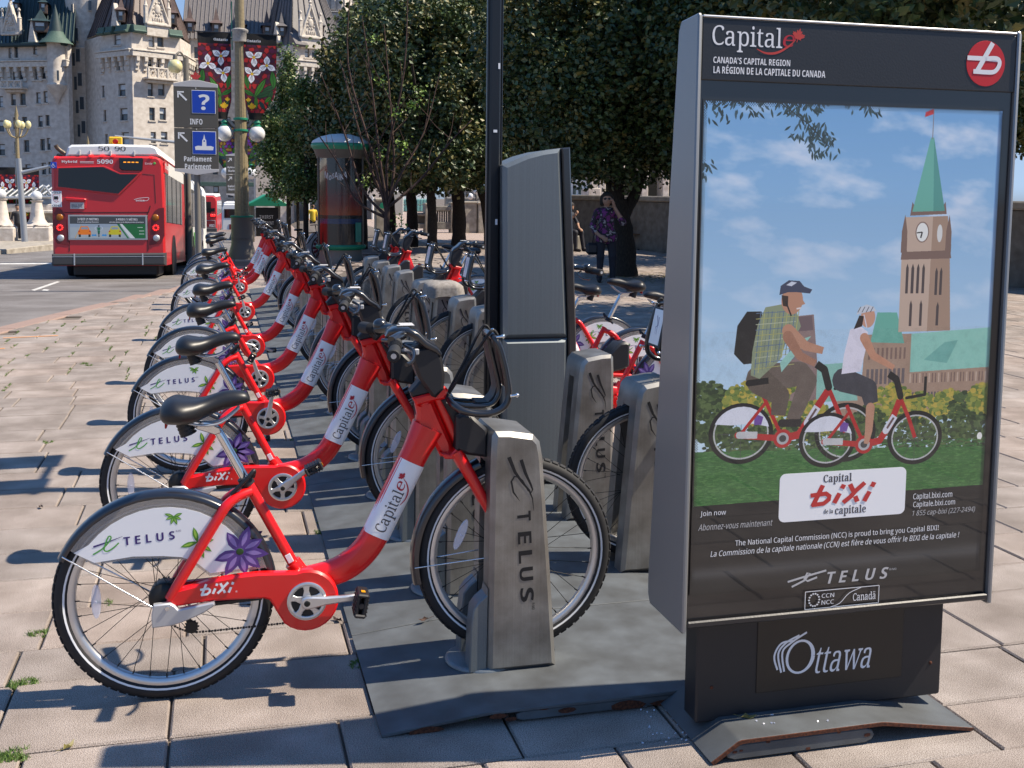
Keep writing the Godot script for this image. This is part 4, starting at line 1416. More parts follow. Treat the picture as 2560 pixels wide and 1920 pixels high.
func flower_art(mb: MB) -> void:
	var fl := func(c: Vector2, angs: Array, l: float, w: float, a: Color, b: Color, z: float):
		for i in angs.size():
			mb.col = a
			mb.prism(petal(c, deg_to_rad(angs[i]), l * (0.9 + 0.2 * fmod(i * 0.37, 1.0)), w), z, 0)
			mb.col = b
			mb.prism(petal(c + Vector2(cos(deg_to_rad(angs[i])), sin(deg_to_rad(angs[i]))) * l * 0.22, deg_to_rad(angs[i]), l * 0.6, w * 0.42), z + 0.0003, 0)
	fl.call(Vector2(0.232, 0.478), [121, 197, 238, 283, 318, 352, 28, 70], 0.085, 0.036, Color(0.10, 0.045, 0.24), Color(0.30, 0.20, 0.50), 0.0)
	mb.col = Color(0.02, 0.07, 0.015)
	mb.ball(Vector3(0.232, 0.478, 0.0), Vector3(0.012, 0.011, 0.0012), 12)
	fl.call(Vector2(0.103, 0.517), [103, 195, 290, 5, 322], 0.055, 0.017, Color(0.10, 0.30, 0.03), Color(0.34, 0.55, 0.07), 0.0)
	fl.call(Vector2(0.033, 0.603), [200, 250, 290, 335, 20, 160], 0.028, 0.010, Color(0.09, 0.28, 0.03), Color(0.32, 0.55, 0.10), 0.0)
	mb.col = Color.WHITE

func bicycles() -> void:
	var proto := make_bike()
	var angs := [-4.0, -34.0, -78.0, 98.0, -112.0, -28.0, 100.0, -70.0, -95.0]
	# (degrees the right-hand crank is turned from pointing forward)
	angs = [3.0, 37.0, 75.0, 108.0, 158.0, 103.0, 100.0, 60.0, 45.0]
	angs[2] = 80.0
	var n := 0
	for row in 2:
		var zs: Array = LEFT_BIKES if row == 0 else RIGHT_BIKES
		for i in zs.size():
			var lab := "red share bicycle, %s from the near end of the %s row" % [NTH[i], "left" if row == 0 else "right"]
			if row == 1: lab = "red share bicycle, %s from the near end of the right row" % NTH[i]
			var o: Node3D = proto if n == 0 else copy(proto, "bicycle", lab)
			o.set_meta("label", lab)
			if row == 0:
				o.position = Vector3(-0.1829, 0, zs[i])
				o.rotation.y = -0.04
			else:
				o.position = Vector3(2.868, 0, zs[i])
				o.rotation.y = PI + 0.012 * ((i % 3) - 1)
			var cr: Node3D = o.get_node("crank_set")
			var a := deg_to_rad(angs[i % 9] + (0.0 if row == 0 else 40.0))
			cr.rotation.z = a
			for c in cr.get_children():
				if str(c.name).begins_with("pedal"):
					c.rotation.z = -a + deg_to_rad([80.0, 25.0, 10.0, 60.0, 0.0, 20.0, 30.0, 5.0, 45.0][i % 9])
			# saddle heights differ a little
			var lift: float = [0.0, 0.012, 0.004, 0.0, 0.03, 0.02, 0.0, 0.03, -0.01][i % 9] if row == 0 else [0.0, 0.02, 0.05, -0.06, 0.02, 0.03, 0.0][i]
			for part in ["saddle", "seat_post"]:
				var s: Node3D = o.get_node(part)
				s.position = Vector3(-0.457, 0.89, 0) * lift
			n += 1

# ---------------------------------------------------------------- the advertising panel and its printed poster
const PK := 1.14
const OFF := Transform3D(Basis.IDENTITY, Vector3(-0.0216, 0, 0.049))

class Canvas:
	var im: Image
	var W: int
	var H: int
	var u0 := 0.016
	var uw := 0.849
	var y1 := 1.852
	var yh := 1.234

	func _init(w: int, h: int) -> void:
		W = w; H = h
		im = Image.create(w, h, false, Image.FORMAT_RGB8)

	func p(q: Vector2) -> Vector2:
		return Vector2((q.x - u0) / uw * W, (y1 - q.y) / yh * H)

	func poly(pts, col: Color) -> void:
		var q := PackedVector2Array()
		for e in pts: q.append(p(e))
		raw(q, col)

	func raw(q: PackedVector2Array, col: Color) -> void:
		var lo := 1e9
		var hi := -1e9
		for e in q:
			lo = minf(lo, e.y); hi = maxf(hi, e.y)
		for y in range(maxi(0, int(lo)), mini(H, int(hi) + 1)):
			var xs := PackedFloat32Array()
			var yy := y + 0.5
			for i in q.size():
				var a := q[i]
				var b := q[(i + 1) % q.size()]
				if (a.y <= yy) != (b.y <= yy):
					xs.append(a.x + (yy - a.y) / (b.y - a.y) * (b.x - a.x))
			xs.sort()
			for i in range(0, xs.size() - 1, 2):
				var x0 := maxi(0, roundi(xs[i]))
				var x1 := mini(W, roundi(xs[i + 1]))
				if x1 > x0:
					im.fill_rect(Rect2i(x0, y, x1 - x0, 1), col)

	func oval(c: Vector2, rx: float, ry: float, col: Color, n := 28) -> void:
		var q := PackedVector2Array()
		for i in n: q.append(c + Vector2(cos(TAU * i / n) * rx, sin(TAU * i / n) * ry))
		poly(q, col)

	func ring(c: Vector2, r: float, w: float, col: Color, ry := -1.0) -> void:
		var pts := []
		for i in 41: pts.append(c + Vector2(cos(TAU * i / 40) * r, sin(TAU * i / 40) * (r if ry < 0 else ry)))
		line(pts, w, col)

	func line(pts: Array, w, col: Color) -> void:
		for i in pts.size() - 1:
			var a: Vector2 = pts[i]
			var b: Vector2 = pts[i + 1]
			var wa: float = w if not w is Array else w[i]
			var wb: float = w if not w is Array else w[i + 1]
			var d := (b - a).normalized()
			var s := Vector2(-d.y, d.x) * 0.5
			poly([a + s * wa, b + s * wb, b - s * wb, a - s * wa], col)
			if wa > 0.004: oval(a, wa * 0.5, wa * 0.5, col, 12)

	func blob(c: Vector2, r: float, cols: Array, n: int, rg: RandomNumberGenerator) -> void:
		for i in n:
			var a := rg.randf() * TAU
			var d := sqrt(rg.randf()) * r
			oval(c + Vector2(cos(a) * d, sin(a) * d * 0.85), rg.randf_range(0.004, 0.011), rg.randf_range(0.003, 0.008), cols[rg.randi() % cols.size()], 8)

func poster_image() -> ImageTexture:
	var cv := Canvas.new(1416, 2048)
	var r := RandomNumberGenerator.new()
	r.seed = 11
	# sky and clouds, worked out at a quarter of the size
	var qw := 354
	var qh := 512
	var f := FastNoiseLite.new()
	f.seed = 5; f.frequency = 0.011; f.fractal_octaves = 5
	var sky := Image.create(qw, qh, false, Image.FORMAT_RGB8)
	for y in qh:
		var t := float(y) / qh
		var b := Color(0.47, 0.67, 0.85).lerp(Color(0.82, 0.91, 0.95), clampf(t * 1.35, 0, 1))
		for x in qw:
			var d := f.get_noise_2d(x * 0.75 + y * 0.35, y * 1.9 - x * 0.3)
			var c := clampf((d + 0.02) * 1.3, 0.0, 0.8) * clampf(1.15 - t * 1.6, 0.15, 0.9)
			sky.set_pixel(x, y, b.lerp(Color(0.93, 0.94, 0.97), c))
	sky.resize(1416, 2048, Image.INTERPOLATE_CUBIC)
	cv.im.blit_rect(sky, Rect2i(0, 0, 1416, 2048), Vector2i.ZERO)
	var cop := Color(0.42, 0.70, 0.62)
	var cop2 := Color(0.33, 0.60, 0.55)
	var sto := Color(0.66, 0.55, 0.47)
	var sto2 := Color(0.50, 0.40, 0.36)
	var sto3 := Color(0.78, 0.68, 0.60)
	# long building with green roof
	cv.poly(V2([0.59, 1.18, 0.862, 1.19, 0.862, 1.05, 0.40, 1.05, 0.40, 1.15]), sto)
	for i in 26:
		cv.poly(V2([0.62 + i * 0.0095, 1.165, 0.624 + i * 0.0095, 1.165, 0.624 + i * 0.0095, 1.14, 0.62 + i * 0.0095, 1.14]), sto2 if i % 3 else sto3)
		cv.poly(V2([0.62 + i * 0.0095, 1.115, 0.625 + i * 0.0095, 1.115, 0.625 + i * 0.0095, 1.08, 0.62 + i * 0.0095, 1.08]), Color(0.36, 0.34, 0.36))
	cv.poly(V2([0.587, 1.268, 0.862, 1.282, 0.862, 1.176, 0.60, 1.168]), Color(0.57, 0.80, 0.73))
	cv.poly(V2([0.66, 1.20, 0.72, 1.245, 0.76, 1.25, 0.73, 1.19]), Color(0.45, 0.70, 0.65))
	cv.poly(V2([0.20, 1.19, 0.45, 1.20, 0.47, 1.10, 0.20, 1.10]), Color(0.55, 0.76, 0.70))
	cv.poly(V2([0.27, 1.32, 0.335, 1.325, 0.35, 1.20, 0.35, 1.10, 0.27, 1.10]), Color(0.56, 0.47, 0.45))
	cv.poly(V2([0.28, 1.318, 0.33, 1.322, 0.335, 1.285, 0.275, 1.282]), Color(0.44, 0.37, 0.38))
	cv.poly(V2([0.485, 1.27, 0.62, 1.27, 0.62, 1.06, 0.475, 1.06]), sto)
	cv.poly(V2([0.50, 1.25, 0.517, 1.327, 0.574, 1.326, 0.60, 1.245]), cop)
	for i in 9:
		cv.poly(V2([0.495 + i * 0.013, 1.235, 0.501 + i * 0.013, 1.235, 0.501 + i * 0.013, 1.205, 0.495 + i * 0.013, 1.205]), sto2)
		cv.poly(V2([0.492 + i * 0.013, 1.18, 0.5 + i * 0.013, 1.18, 0.5 + i * 0.013, 1.14, 0.492 + i * 0.013, 1.14]), Color(0.42, 0.38, 0.38))
	# clock tower
	cv.poly(V2([0.580, 1.275, 0.735, 1.276, 0.724, 1.46, 0.712, 1.575, 0.586, 1.571, 0.580, 1.46]), sto3)
	cv.poly(V2([0.665, 1.275, 0.735, 1.276, 0.724, 1.46, 0.712, 1.575, 0.668, 1.573]), sto)
	for e in [[0.595, 1.44, 1.375], [0.611, 1.44, 1.375], [0.627, 1.44, 1.375], [0.643, 1.44, 1.375], [0.682, 1.43, 1.37], [0.696, 1.43, 1.37], [0.61, 1.345, 1.29], [0.64, 1.345, 1.29], [0.69, 1.34, 1.29]]:
		cv.poly(V2([e[0], e[2], e[0] + 0.008, e[2], e[0] + 0.008, e[1], e[0] + 0.004, e[1] + 0.012, e[0], e[1]]), Color(0.30, 0.26, 0.26))
	cv.poly(V2([0.578, 1.462, 0.728, 1.465, 0.724, 1.486, 0.580, 1.482]), sto2)
	cv.poly(V2([0.600, 1.575, 0.708, 1.58, 0.703, 1.612, 0.696, 1.60, 0.612, 1.60, 0.605, 1.61]), sto2)
	cv.poly(V2([0.606, 1.585, 0.702, 1.588, 0.660, 1.775, 0.651, 1.775]), cop)
	cv.poly(V2([0.668, 1.587, 0.702, 1.588, 0.660, 1.775]), cop2)
	cv.line(V2a([0.6555, 1.77, 0.6555, 1.845]), 0.0025, Color(0.55, 0.5, 0.5))
	cv.poly(V2([0.655, 1.848, 0.632, 1.838, 0.630, 1.826, 0.655, 1.834]), Color(0.78, 0.16, 0.16))
	for e in [[0.586, 1.50], [0.717, 1.50]]:
		cv.poly(V2([e[0] - 0.009, e[1] - 0.02, e[0] + 0.009, e[1] - 0.02, e[0] + 0.008, e[1] + 0.035, e[0], e[1] + 0.078, e[0] - 0.008, e[1] + 0.035]), sto2)
	cv.oval(Vector2(0.638, 1.533), 0.019, 0.026, Color(0.93, 0.93, 0.90))
	cv.ring(Vector2(0.638, 1.533), 0.0185, 0.003, sto2, 0.0255)
	cv.line(V2a([0.638, 1.533, 0.622, 1.531]), 0.003, Color(0.1, 0.1, 0.1)); cv.line(V2a([0.638, 1.533, 0.634, 1.518]), 0.004, Color(0.1, 0.1, 0.1))
	cv.oval(Vector2(0.69, 1.530), 0.008, 0.023, Color(0.86, 0.86, 0.84))
	# trees and lawn
	var aut := [Color(0.66, 0.62, 0.25), Color(0.58, 0.60, 0.27), Color(0.45, 0.52, 0.22), Color(0.36, 0.45, 0.2), Color(0.75, 0.66, 0.28)]
	var drk := [Color(0.22, 0.3, 0.16), Color(0.28, 0.37, 0.2), Color(0.35, 0.43, 0.24), Color(0.17, 0.24, 0.14)]
	for e in [[0.05, 1.12, 0.05, 1], [0.06, 1.06, 0.06, 1], [0.15, 1.11, 0.055, 0], [0.24, 1.15, 0.05, 0], [0.22, 1.08, 0.07, 0], [0.34, 1.05, 0.06, 0], [0.57, 1.09, 0.06, 0], [0.50, 1.04, 0.05, 1], [0.65, 1.07, 0.055, 0], [0.74, 1.08, 0.045, 0], [0.80, 1.06, 0.06, 1], [0.85, 1.09, 0.05, 0], [0.10, 1.0, 0.06, 1], [0.30, 1.0, 0.07, 1], [0.45, 1.0, 0.06, 1], [0.62, 1.0, 0.07, 1], [0.74, 1.0, 0.06, 1], [0.84, 1.0, 0.06, 1], [0.2, 1.0, 0.06, 1]]:
		cv.blob(Vector2(e[0], e[1]), e[2], aut if e[3] == 0 else drk, 260, r)
	cv.oval(Vector2(0.842, 0.99), 0.008, 0.010, Color(0.95, 0.95, 0.92))
	cv.poly(V2([0.0, 0.987, 0.87, 0.962, 0.87, 0.84, 0.0, 0.84]), Color(0.22, 0.42, 0.20))
	for i in 2600:
		var c := Vector2(r.randf_range(0.016, 0.865), r.randf_range(0.84, 0.985))
		cv.oval(c, r.randf_range(0.003, 0.013), 0.0016, Color(0.18, 0.38, 0.17).lerp(Color(0.32, 0.52, 0.26), r.randf()), 6)
	# cyclists
	for e in [[0.144, 1.028, 0.438, 1.018, 0.0], [0.387, 1.0, 0.644, 0.995, 1.0]]:
		var k: float = 1.0 if e[4] == 0.0 else 0.92
		var a := Vector2(e[0], e[1])
		var b := Vector2(e[2], e[3])
		for c in [a, b]:
			cv.ring(c, 0.083 * k, 0.011, Color(0.07, 0.07, 0.07), 0.072 * k)
			cv.ring(c, 0.074 * k, 0.004, Color(0.75, 0.75, 0.75), 0.064 * k)
			for i in 12: cv.line([c, c + Vector2(cos(TAU * i / 12) * 0.073 * k, sin(TAU * i / 12) * 0.063 * k)], 0.0012, Color(0.3, 0.3, 0.3))
		var gd := PackedVector2Array()
		for i in 13: gd.append(a + Vector2(cos(PI * (0.06 + 0.82 * i / 12.0)) * 0.082 * k, sin(PI * (0.06 + 0.82 * i / 12.0)) * 0.072 * k))
		gd.append(a + Vector2(-0.03, 0.022)); gd.append(a + Vector2(0.03, 0.024))
		cv.poly(gd, Color(0.88, 0.89, 0.92))
		cv.line(Array(gd).slice(0, 13), 0.007, Color(0.08, 0.08, 0.1))
		cv.poly(PackedVector2Array([a + Vector2(0.035, 0.05), a + Vector2(0.06, 0.04), a + Vector2(0.055, 0.02), a + Vector2(0.035, 0.02)]), Color(0.45, 0.3, 0.62))
		var rd := Color(0.72, 0.13, 0.13)
		var bb := a + Vector2(0.116, -0.018) * k
		var hd := b + Vector2(-0.055, 0.11) * k
		cv.line([a + Vector2(-0.01, -0.004), bb], 0.016 * k, rd)
		cv.line([a, bb + Vector2(-0.05, 0.095) * k], 0.008, rd)
		cv.line([bb, bb + Vector2(-0.06, 0.115) * k], 0.010, rd)
		cv.line([bb, bb + Vector2(0.045, 0.008), bb + Vector2(0.075, 0.05), hd], 0.020 * k, rd)
		cv.line([hd + Vector2(-0.005, 0.02), b + Vector2(-0.02, 0.05), b], 0.012 * k, rd)
		cv.line([bb + Vector2(0.068, 0.037) * k, bb + Vector2(0.095, 0.078) * k], 0.021 * k, Color(0.85, 0.85, 0.88))
		cv.line([bb + Vector2(0.073, 0.045) * k, bb + Vector2(0.092, 0.073) * k], 0.006, Color(0.4, 0.3, 0.3))
		cv.oval(bb, 0.026, 0.024, rd); cv.oval(bb, 0.017, 0.0155, Color(0.7, 0.7, 0.7)); cv.oval(bb, 0.010, 0.009, Color(0.25, 0.25, 0.25))
		cv.line([hd + Vector2(0.002, 0.01), hd + Vector2(-0.012, 0.055), hd + Vector2(-0.035, 0.07)], 0.020 * k, Color(0.08, 0.08, 0.08))
		cv.line([hd + Vector2(0.02, 0.005), hd + Vector2(0.075, 0.012), hd + Vector2(0.075, 0.06)], 0.008, Color(0.09, 0.09, 0.09))
		cv.line([a + Vector2(-0.005, -0.004), a + Vector2(0.045, -0.006)], 0.018, Color(0.78, 0.78, 0.78))
	# the man
	var pant := Color(0.42, 0.37, 0.33)
	var skin := Color(0.75, 0.55, 0.44)
	cv.line(V2a([0.19, 1.165, 0.30, 1.175, 0.325, 1.155, 0.30, 1.09, 0.285, 1.055]), [0.075, 0.062, 0.052, 0.042, 0.036], pant)
	cv.line(V2a([0.19, 1.16, 0.25, 1.12, 0.245, 1.07]), [0.07, 0.05, 0.04], Color(0.38, 0.33, 0.29))
	cv.line(V2a([0.255, 1.05, 0.31, 1.048]), 0.02, Color(0.18, 0.16, 0.16))
	cv.line(V2a([0.16, 1.155, 0.215, 1.160]), 0.016, Color(0.07, 0.07, 0.07))
	cv.poly(V2([0.19, 1.335, 0.15, 1.335, 0.125, 1.30, 0.118, 1.23, 0.145, 1.203, 0.175, 1.205, 0.20, 1.25]), Color(0.10, 0.095, 0.10))
	cv.poly(V2([0.20, 1.345, 0.245, 1.352, 0.283, 1.342, 0.300, 1.295, 0.282, 1.265, 0.262, 1.262, 0.245, 1.212, 0.19, 1.165, 0.165, 1.175, 0.168, 1.235, 0.18, 1.30]), Color(0.56, 0.60, 0.48))
	for i in 11:
		cv.line(V2a([0.175 + i * 0.0105, 1.175 + i * 0.006, 0.188 + i * 0.0105, 1.335]), 0.0022, [Color(0.35, 0.45, 0.55), Color(0.70, 0.70, 0.42), Color(0.45, 0.5, 0.42)][i % 3])
		cv.line(V2a([0.175, 1.19 + i * 0.014, 0.285, 1.20 + i * 0.0135]), 0.002, [Color(0.66, 0.66, 0.40), Color(0.38, 0.46, 0.55), Color(0.72, 0.74, 0.62)][i % 3])
	cv.poly(V2([0.245, 1.205, 0.30, 1.262, 0.33, 1.27, 0.25, 1.18]), Color(0.6, 0.8, 0.74))
	cv.line(V2a([0.265, 1.285, 0.315, 1.245, 0.365, 1.232]), [0.034, 0.024, 0.018], skin)
	cv.line(V2a([0.265, 1.27, 0.30, 1.22, 0.345, 1.20]), [0.030, 0.022, 0.017], Color(0.66, 0.47, 0.37))
	cv.oval(Vector2(0.273, 1.362), 0.030, 0.036, skin)
	cv.poly(V2([0.295, 1.372, 0.310, 1.352, 0.297, 1.348]), skin)
	cv.poly(V2([0.243, 1.375, 0.262, 1.372, 0.262, 1.345, 0.248, 1.348]), Color(0.22, 0.16, 0.13))
	cv.line(V2a([0.255, 1.36, 0.272, 1.322]), 0.004, Color(0.12, 0.12, 0.14))
	cv.line(V2a([0.286, 1.340, 0.298, 1.342]), 0.004, Color(0.9, 0.85, 0.82))
	cv.poly(V2([0.237, 1.375, 0.240, 1.398, 0.262, 1.412, 0.292, 1.41, 0.305, 1.396, 0.328, 1.388, 0.322, 1.378, 0.285, 1.382, 0.26, 1.382]), Color(0.24, 0.27, 0.36))
	cv.poly(V2([0.255, 1.40, 0.27, 1.409, 0.285, 1.406, 0.27, 1.397]), Color(0.82, 0.84, 0.88))
	# the woman
	cv.line(V2a([0.425, 1.155, 0.50, 1.13, 0.51, 1.09]), [0.062, 0.05, 0.04], Color(0.24, 0.24, 0.27))
	cv.line(V2a([0.508, 1.08, 0.506, 1.02, 0.50, 0.985]), [0.026, 0.022, 0.014], skin)
	cv.poly(V2([0.44, 1.285, 0.47, 1.292, 0.492, 1.277, 0.488, 1.235, 0.475, 1.175, 0.42, 1.17, 0.425, 1.22]), Color(0.90, 0.88, 0.92))
	cv.line(V2a([0.482, 1.262, 0.51, 1.215, 0.572, 1.182]), [0.026, 0.02, 0.014], Color(0.78, 0.56, 0.44))
	cv.oval(Vector2(0.49, 1.315), 0.021, 0.027, Color(0.80, 0.60, 0.50))
	cv.poly(V2([0.465, 1.32, 0.478, 1.318, 0.474, 1.292, 0.45, 1.285]), Color(0.16, 0.11, 0.10))
	cv.poly(V2([0.456, 1.322, 0.463, 1.34, 0.485, 1.348, 0.506, 1.342, 0.514, 1.33, 0.495, 1.33, 0.475, 1.326]), Color(0.80, 0.82, 0.85))
	for i in 4: cv.line(V2a([0.46 + i * 0.012, 1.328, 0.468 + i * 0.012, 1.342]), 0.002, Color(0.3, 0.32, 0.36))
	cv.line(V2a([0.478, 1.322, 0.488, 1.288]), 0.003, Color(0.85, 0.85, 0.88))
	# overhanging twigs printed along the top
	for e in [[0.02, 1.85, 0.07, 0.05, 40], [0.10, 1.852, 0.1, 0.03, 40], [0.22, 1.852, 0.12, 0.03, 55], [0.30, 1.81, 0.05, 0.05, 55], [0.345, 1.765, 0.045, 0.04, 60], [0.45, 1.853, 0.06, 0.02, 26], [0.03, 1.69, 0.015, 0.02, 12]]:
		for i in e[4]:
			var c := Vector2(e[0] + r.randf_range(-1, 1) * e[2], e[1] + r.randf_range(-1, 1) * e[3])
			cv.poly(petal(c, r.randf_range(-2.6, -0.5), r.randf_range(0.014, 0.026), 0.006), [Color(0.13, 0.19, 0.17), Color(0.18, 0.26, 0.25), Color(0.24, 0.33, 0.36)][r.randi() % 3])
	cv.line(V2a([0.22, 1.85, 0.30, 1.80, 0.36, 1.745]), 0.003, Color(0.15, 0.19, 0.18))
	# grain and soft mottling, as a photograph has
	var gn := FastNoiseLite.new()
	for e in [[0.35, 0.15], [0.03, 0.07]]:
		gn.frequency = e[0]; gn.seed += 3
		var src := gn.get_image(708, 1024).get_data()
		var bytes := PackedByteArray()
		bytes.resize(708 * 1024 * 4)
		bytes.fill(0)
		for i in 708 * 1024:
			var v := src[i] / 255.0 - 0.5
			if v > 0.0:
				bytes[i * 4] = 255; bytes[i * 4 + 1] = 250; bytes[i * 4 + 2] = 235
			bytes[i * 4 + 3] = int(minf(1.0, absf(v) * 2.0) * e[1] * 255.0) if i > 708 * 470 else 0
		var ov := Image.create_from_data(708, 1024, false, Image.FORMAT_RGBA8, bytes)
		ov.resize(1416, 2048, Image.INTERPOLATE_BILINEAR)
		cv.im.convert(Image.FORMAT_RGBA8)
		cv.im.blend_rect(ov, Rect2i(0, 0, 1416, 2048), Vector2i.ZERO)
	# black foot of the print, with the grey sheen of the curled paper
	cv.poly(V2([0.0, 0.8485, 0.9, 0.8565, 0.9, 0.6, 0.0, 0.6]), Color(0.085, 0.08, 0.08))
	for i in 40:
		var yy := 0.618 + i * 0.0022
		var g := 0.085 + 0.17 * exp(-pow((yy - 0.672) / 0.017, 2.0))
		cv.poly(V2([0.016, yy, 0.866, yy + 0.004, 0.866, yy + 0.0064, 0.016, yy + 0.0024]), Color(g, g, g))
	# edge: fades into the black mask with a row of dots
	for i in 26:
		var q := i / 25.0
		var rr := 0.016 * (1.0 - q)
	var bk := Color(0.012, 0.012, 0.015)
	for i in 2:
		cv.poly(V2([0.0, 1.86, 0.9, 1.86, 0.9, 1.8475, 0.0, 1.8475]), bk)
		cv.poly(V2([0.0, 0.624, 0.9, 0.624, 0.9, 0.60, 0.0, 0.60]), bk)
		cv.poly(V2([0.0, 1.86, 0.0195, 1.86, 0.0195, 0.6, 0.0, 0.6]), bk)
		cv.poly(V2([0.861, 1.86, 0.9, 1.86, 0.9, 0.6, 0.861, 0.6]), bk)
	var rows := 190
	for i in rows:
		for k in 3:
			var yy := lerpf(0.628, 1.845, (i + 0.5 * (k % 2)) / rows)
			for x in [0.0205 + k * 0.0032, 0.860 - k * 0.0032]:
				cv.oval(Vector2(x, yy), 0.0019 - 0.0004 * k, 0.0022 - 0.0004 * k, bk, 6)
	for i in 130:
		for k in 3:
			var x := lerpf(0.022, 0.858, (i + 0.5 * (k % 2)) / 130)
			cv.oval(Vector2(x, 1.8465 - k * 0.0036), 0.0022 - 0.0005 * k, 0.0019 - 0.0004 * k, bk, 6)
			cv.oval(Vector2(x, 0.625 + k * 0.0036), 0.0022 - 0.0005 * k, 0.0019 - 0.0004 * k, bk, 6)
	cv.im.generate_mipmaps()
	return ImageTexture.create_from_image(cv.im)

func pl(u: float, y: float, z := 0.0) -> Vector3:   # surveyed place on the panel -> its own metres
	return Vector3(u * PK, 1.621 - (1.621 - y) * PK, z)

func plabel(s: String, f: Font, u0: float, y0: float, u1: float, y1: float, m: Material, parent: Node, z: float, shear := 0.0) -> void:
	var mb := MB.new()
	var a := pl(u0, y0, z)
	var b := pl(u1, y1, z)
	mb.text(s, f, absf(b.x - a.x), absf(b.y - a.y), Transform3D(Basis.IDENTITY, (a + b) * 0.5), shear)
	put("lettering", mb, m, parent)

func ad_panel() -> void:
	var root := base("advertising_panel", Vector3(1.1087 * PK, 0, -2.849))
	tag(root, "large grey advertising panel on a black pedestal with a cycling poster", "advertising panel")
	var gloss := mat("panel_black", lin(0.008, 0.008, 0.010), 0.3)
	gloss.clearcoat_enabled = true; gloss.clearcoat = 1.0; gloss.clearcoat_roughness = 0.03
	var head := mat("header_black", lin(0.012, 0.012, 0.015), 0.42)
	head.heightmap_enabled = true; head.heightmap_texture = noises["bump"]; head.heightmap_scale = 0.03; head.uv1_triplanar = true; head.uv1_scale = Vector3.ONE * 1.2
	head.clearcoat_enabled = true; head.clearcoat = 0.35; head.clearcoat_roughness = 0.2
	var b0 := pl(0, 0.541).y
	var t0 := pl(0, 2.042).y
	var w := 0.897 * PK
	# side cheeks, deeper at the foot; local x of the prism is world -z
	for s in [0, 1]:
		var mb := MB.new()
		mb.xf = Transform3D(Basis(Vector3(0, 0, -1), Vector3.UP, Vector3(1, 0, 0)), Vector3(-0.006 if s == 0 else w - 0.008, 0, 0))
		mb.prism(V2([-0.012, b0 - 0.014, 0.0, b0 - 0.02, 0.238, b0 - 0.02, 0.255, b0 + 0.01, 0.257, b0 + 0.06, 0.122, t0 - 0.02, 0.105, t0 + 0.006, -0.006, t0 + 0.012, -0.012, t0 + 0.004]), 0, 0.014, 0.004)
		put("side_cheek", mb, M.panel_grey, root)
	var mb := MB.new()
	mb.xf = Transform3D(Basis(Vector3(0, 0, -1), Vector3.UP, Vector3(1, 0, 0)), Vector3(0.009, 0, 0))
	mb.prism(V2([0.004, b0, 0.235, b0, 0.25, b0 + 0.05, 0.114, t0 - 0.02, 0.10, t0, 0.0, t0 + 0.004]), 0, w - 0.018, 0.002)
	put("housing", mb, gloss, root)
	mb = MB.new()
	var hy0 := pl(0, 1.8945).y
	mb.box(Vector3(w * 0.5, (hy0 + t0) * 0.5, 0.003), Vector3(w - 0.020, t0 - hy0 - 0.004, 0.008), 0.002)
	put("header", mb, head, root)
	mb = MB.new()
	mb.box(Vector3(w * 0.5, t0 + 0.005, -0.04), Vector3(w - 0.02, 0.006, 0.10), 0.002)
	put("top_trim", mb, M.alloy, root)
	mb = MB.new()
	mb.box(Vector3(w * 0.5, b0 + 0.006, 0.006), Vector3(w - 0.020, 0.020, 0.012), 0.004)
	put("bottom_rail", mb, head, root)
	# poster behind its glass
	var pm := mat("poster_print", Color.WHITE, 0.5)
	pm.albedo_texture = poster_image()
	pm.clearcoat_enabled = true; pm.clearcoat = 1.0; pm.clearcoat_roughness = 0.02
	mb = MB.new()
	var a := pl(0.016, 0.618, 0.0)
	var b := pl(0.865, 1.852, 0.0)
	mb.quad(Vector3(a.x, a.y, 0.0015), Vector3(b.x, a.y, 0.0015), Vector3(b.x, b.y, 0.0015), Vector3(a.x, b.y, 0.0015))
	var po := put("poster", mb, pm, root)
	var Z := 0.0024
	var W: Material = M.ink_white
	# header print
	plabel("Capital", serif, 0.034, 1.965, 0.219, 2.028, W, root, 0.0078)
	plabel("e", serif, 0.221, 1.983, 0.252, 2.012, M.ink_red, root, 0.0078, 0.25)
	mb = MB.new()
	mb.xf = Transform3D(Basis(Vector3(0, 0, 1), -0.25), pl(0.262, 2.012, 0.0078))
	mb.prism(maple(0.026), 0, 0)
	mb.xf = Transform3D.IDENTITY
	var sw := spline([Vector2(0.151, 1.975), Vector2(0.175, 1.966), Vector2(0.205, 1.968), Vector2(0.235, 1.984), Vector2(0.255, 2.002)], 5)
	var wid := []
	for i in sw.size():
		var q := pl(sw[i].x, sw[i].y)
		sw[i] = Vector2(q.x, q.y)
		wid.append(0.0015 + 0.005 * sin(PI * i / (sw.size() - 1.0)))
	mb.ribbon(sw, wid, 0.0079)
	put("red_lettering", mb, M.maple_red, root)
	plabel("CANADA'S CAPITAL REGION", sans_b, 0.038, 1.937, 0.242, 1.952, W, root, 0.0078)
	plabel("LA RÉGION DE LA CAPITALE DU CANADA", sans_b, 0.039, 1.913, 0.339, 1.934, W, root, 0.0078)
	mb = MB.new()
	mb.xf = Transform3D(Basis(Vector3(1, 0, 0), Vector3(0, 0, -1), Vector3(0, 1, 0)), pl(0.7985, 1.9665, 0.0))
	mb.xf = Transform3D(Basis(Vector3(1, 0, 0), Vector3(0, 0, 1), Vector3(0, -1, 0)), pl(0.7985, 1.9665, 0.0))
	mb.lathe([Vector2(0.0, 0.0082), Vector2(0.0655, 0.0082), Vector2(0.066, 0.007)], 48)
	put("red_badge", mb, mat("badge_red", lin(0.55, 0.02, 0.025), 0.35), root)
	mb = MB.new()
	mb.xf = Transform3D(Basis.IDENTITY, pl(0.7985, 1.9665, 0.0088))
	mb.ribbon(V2a([-0.064, 0.014, 0.0, 0.014, 0.046, 0.012]), 0.013)
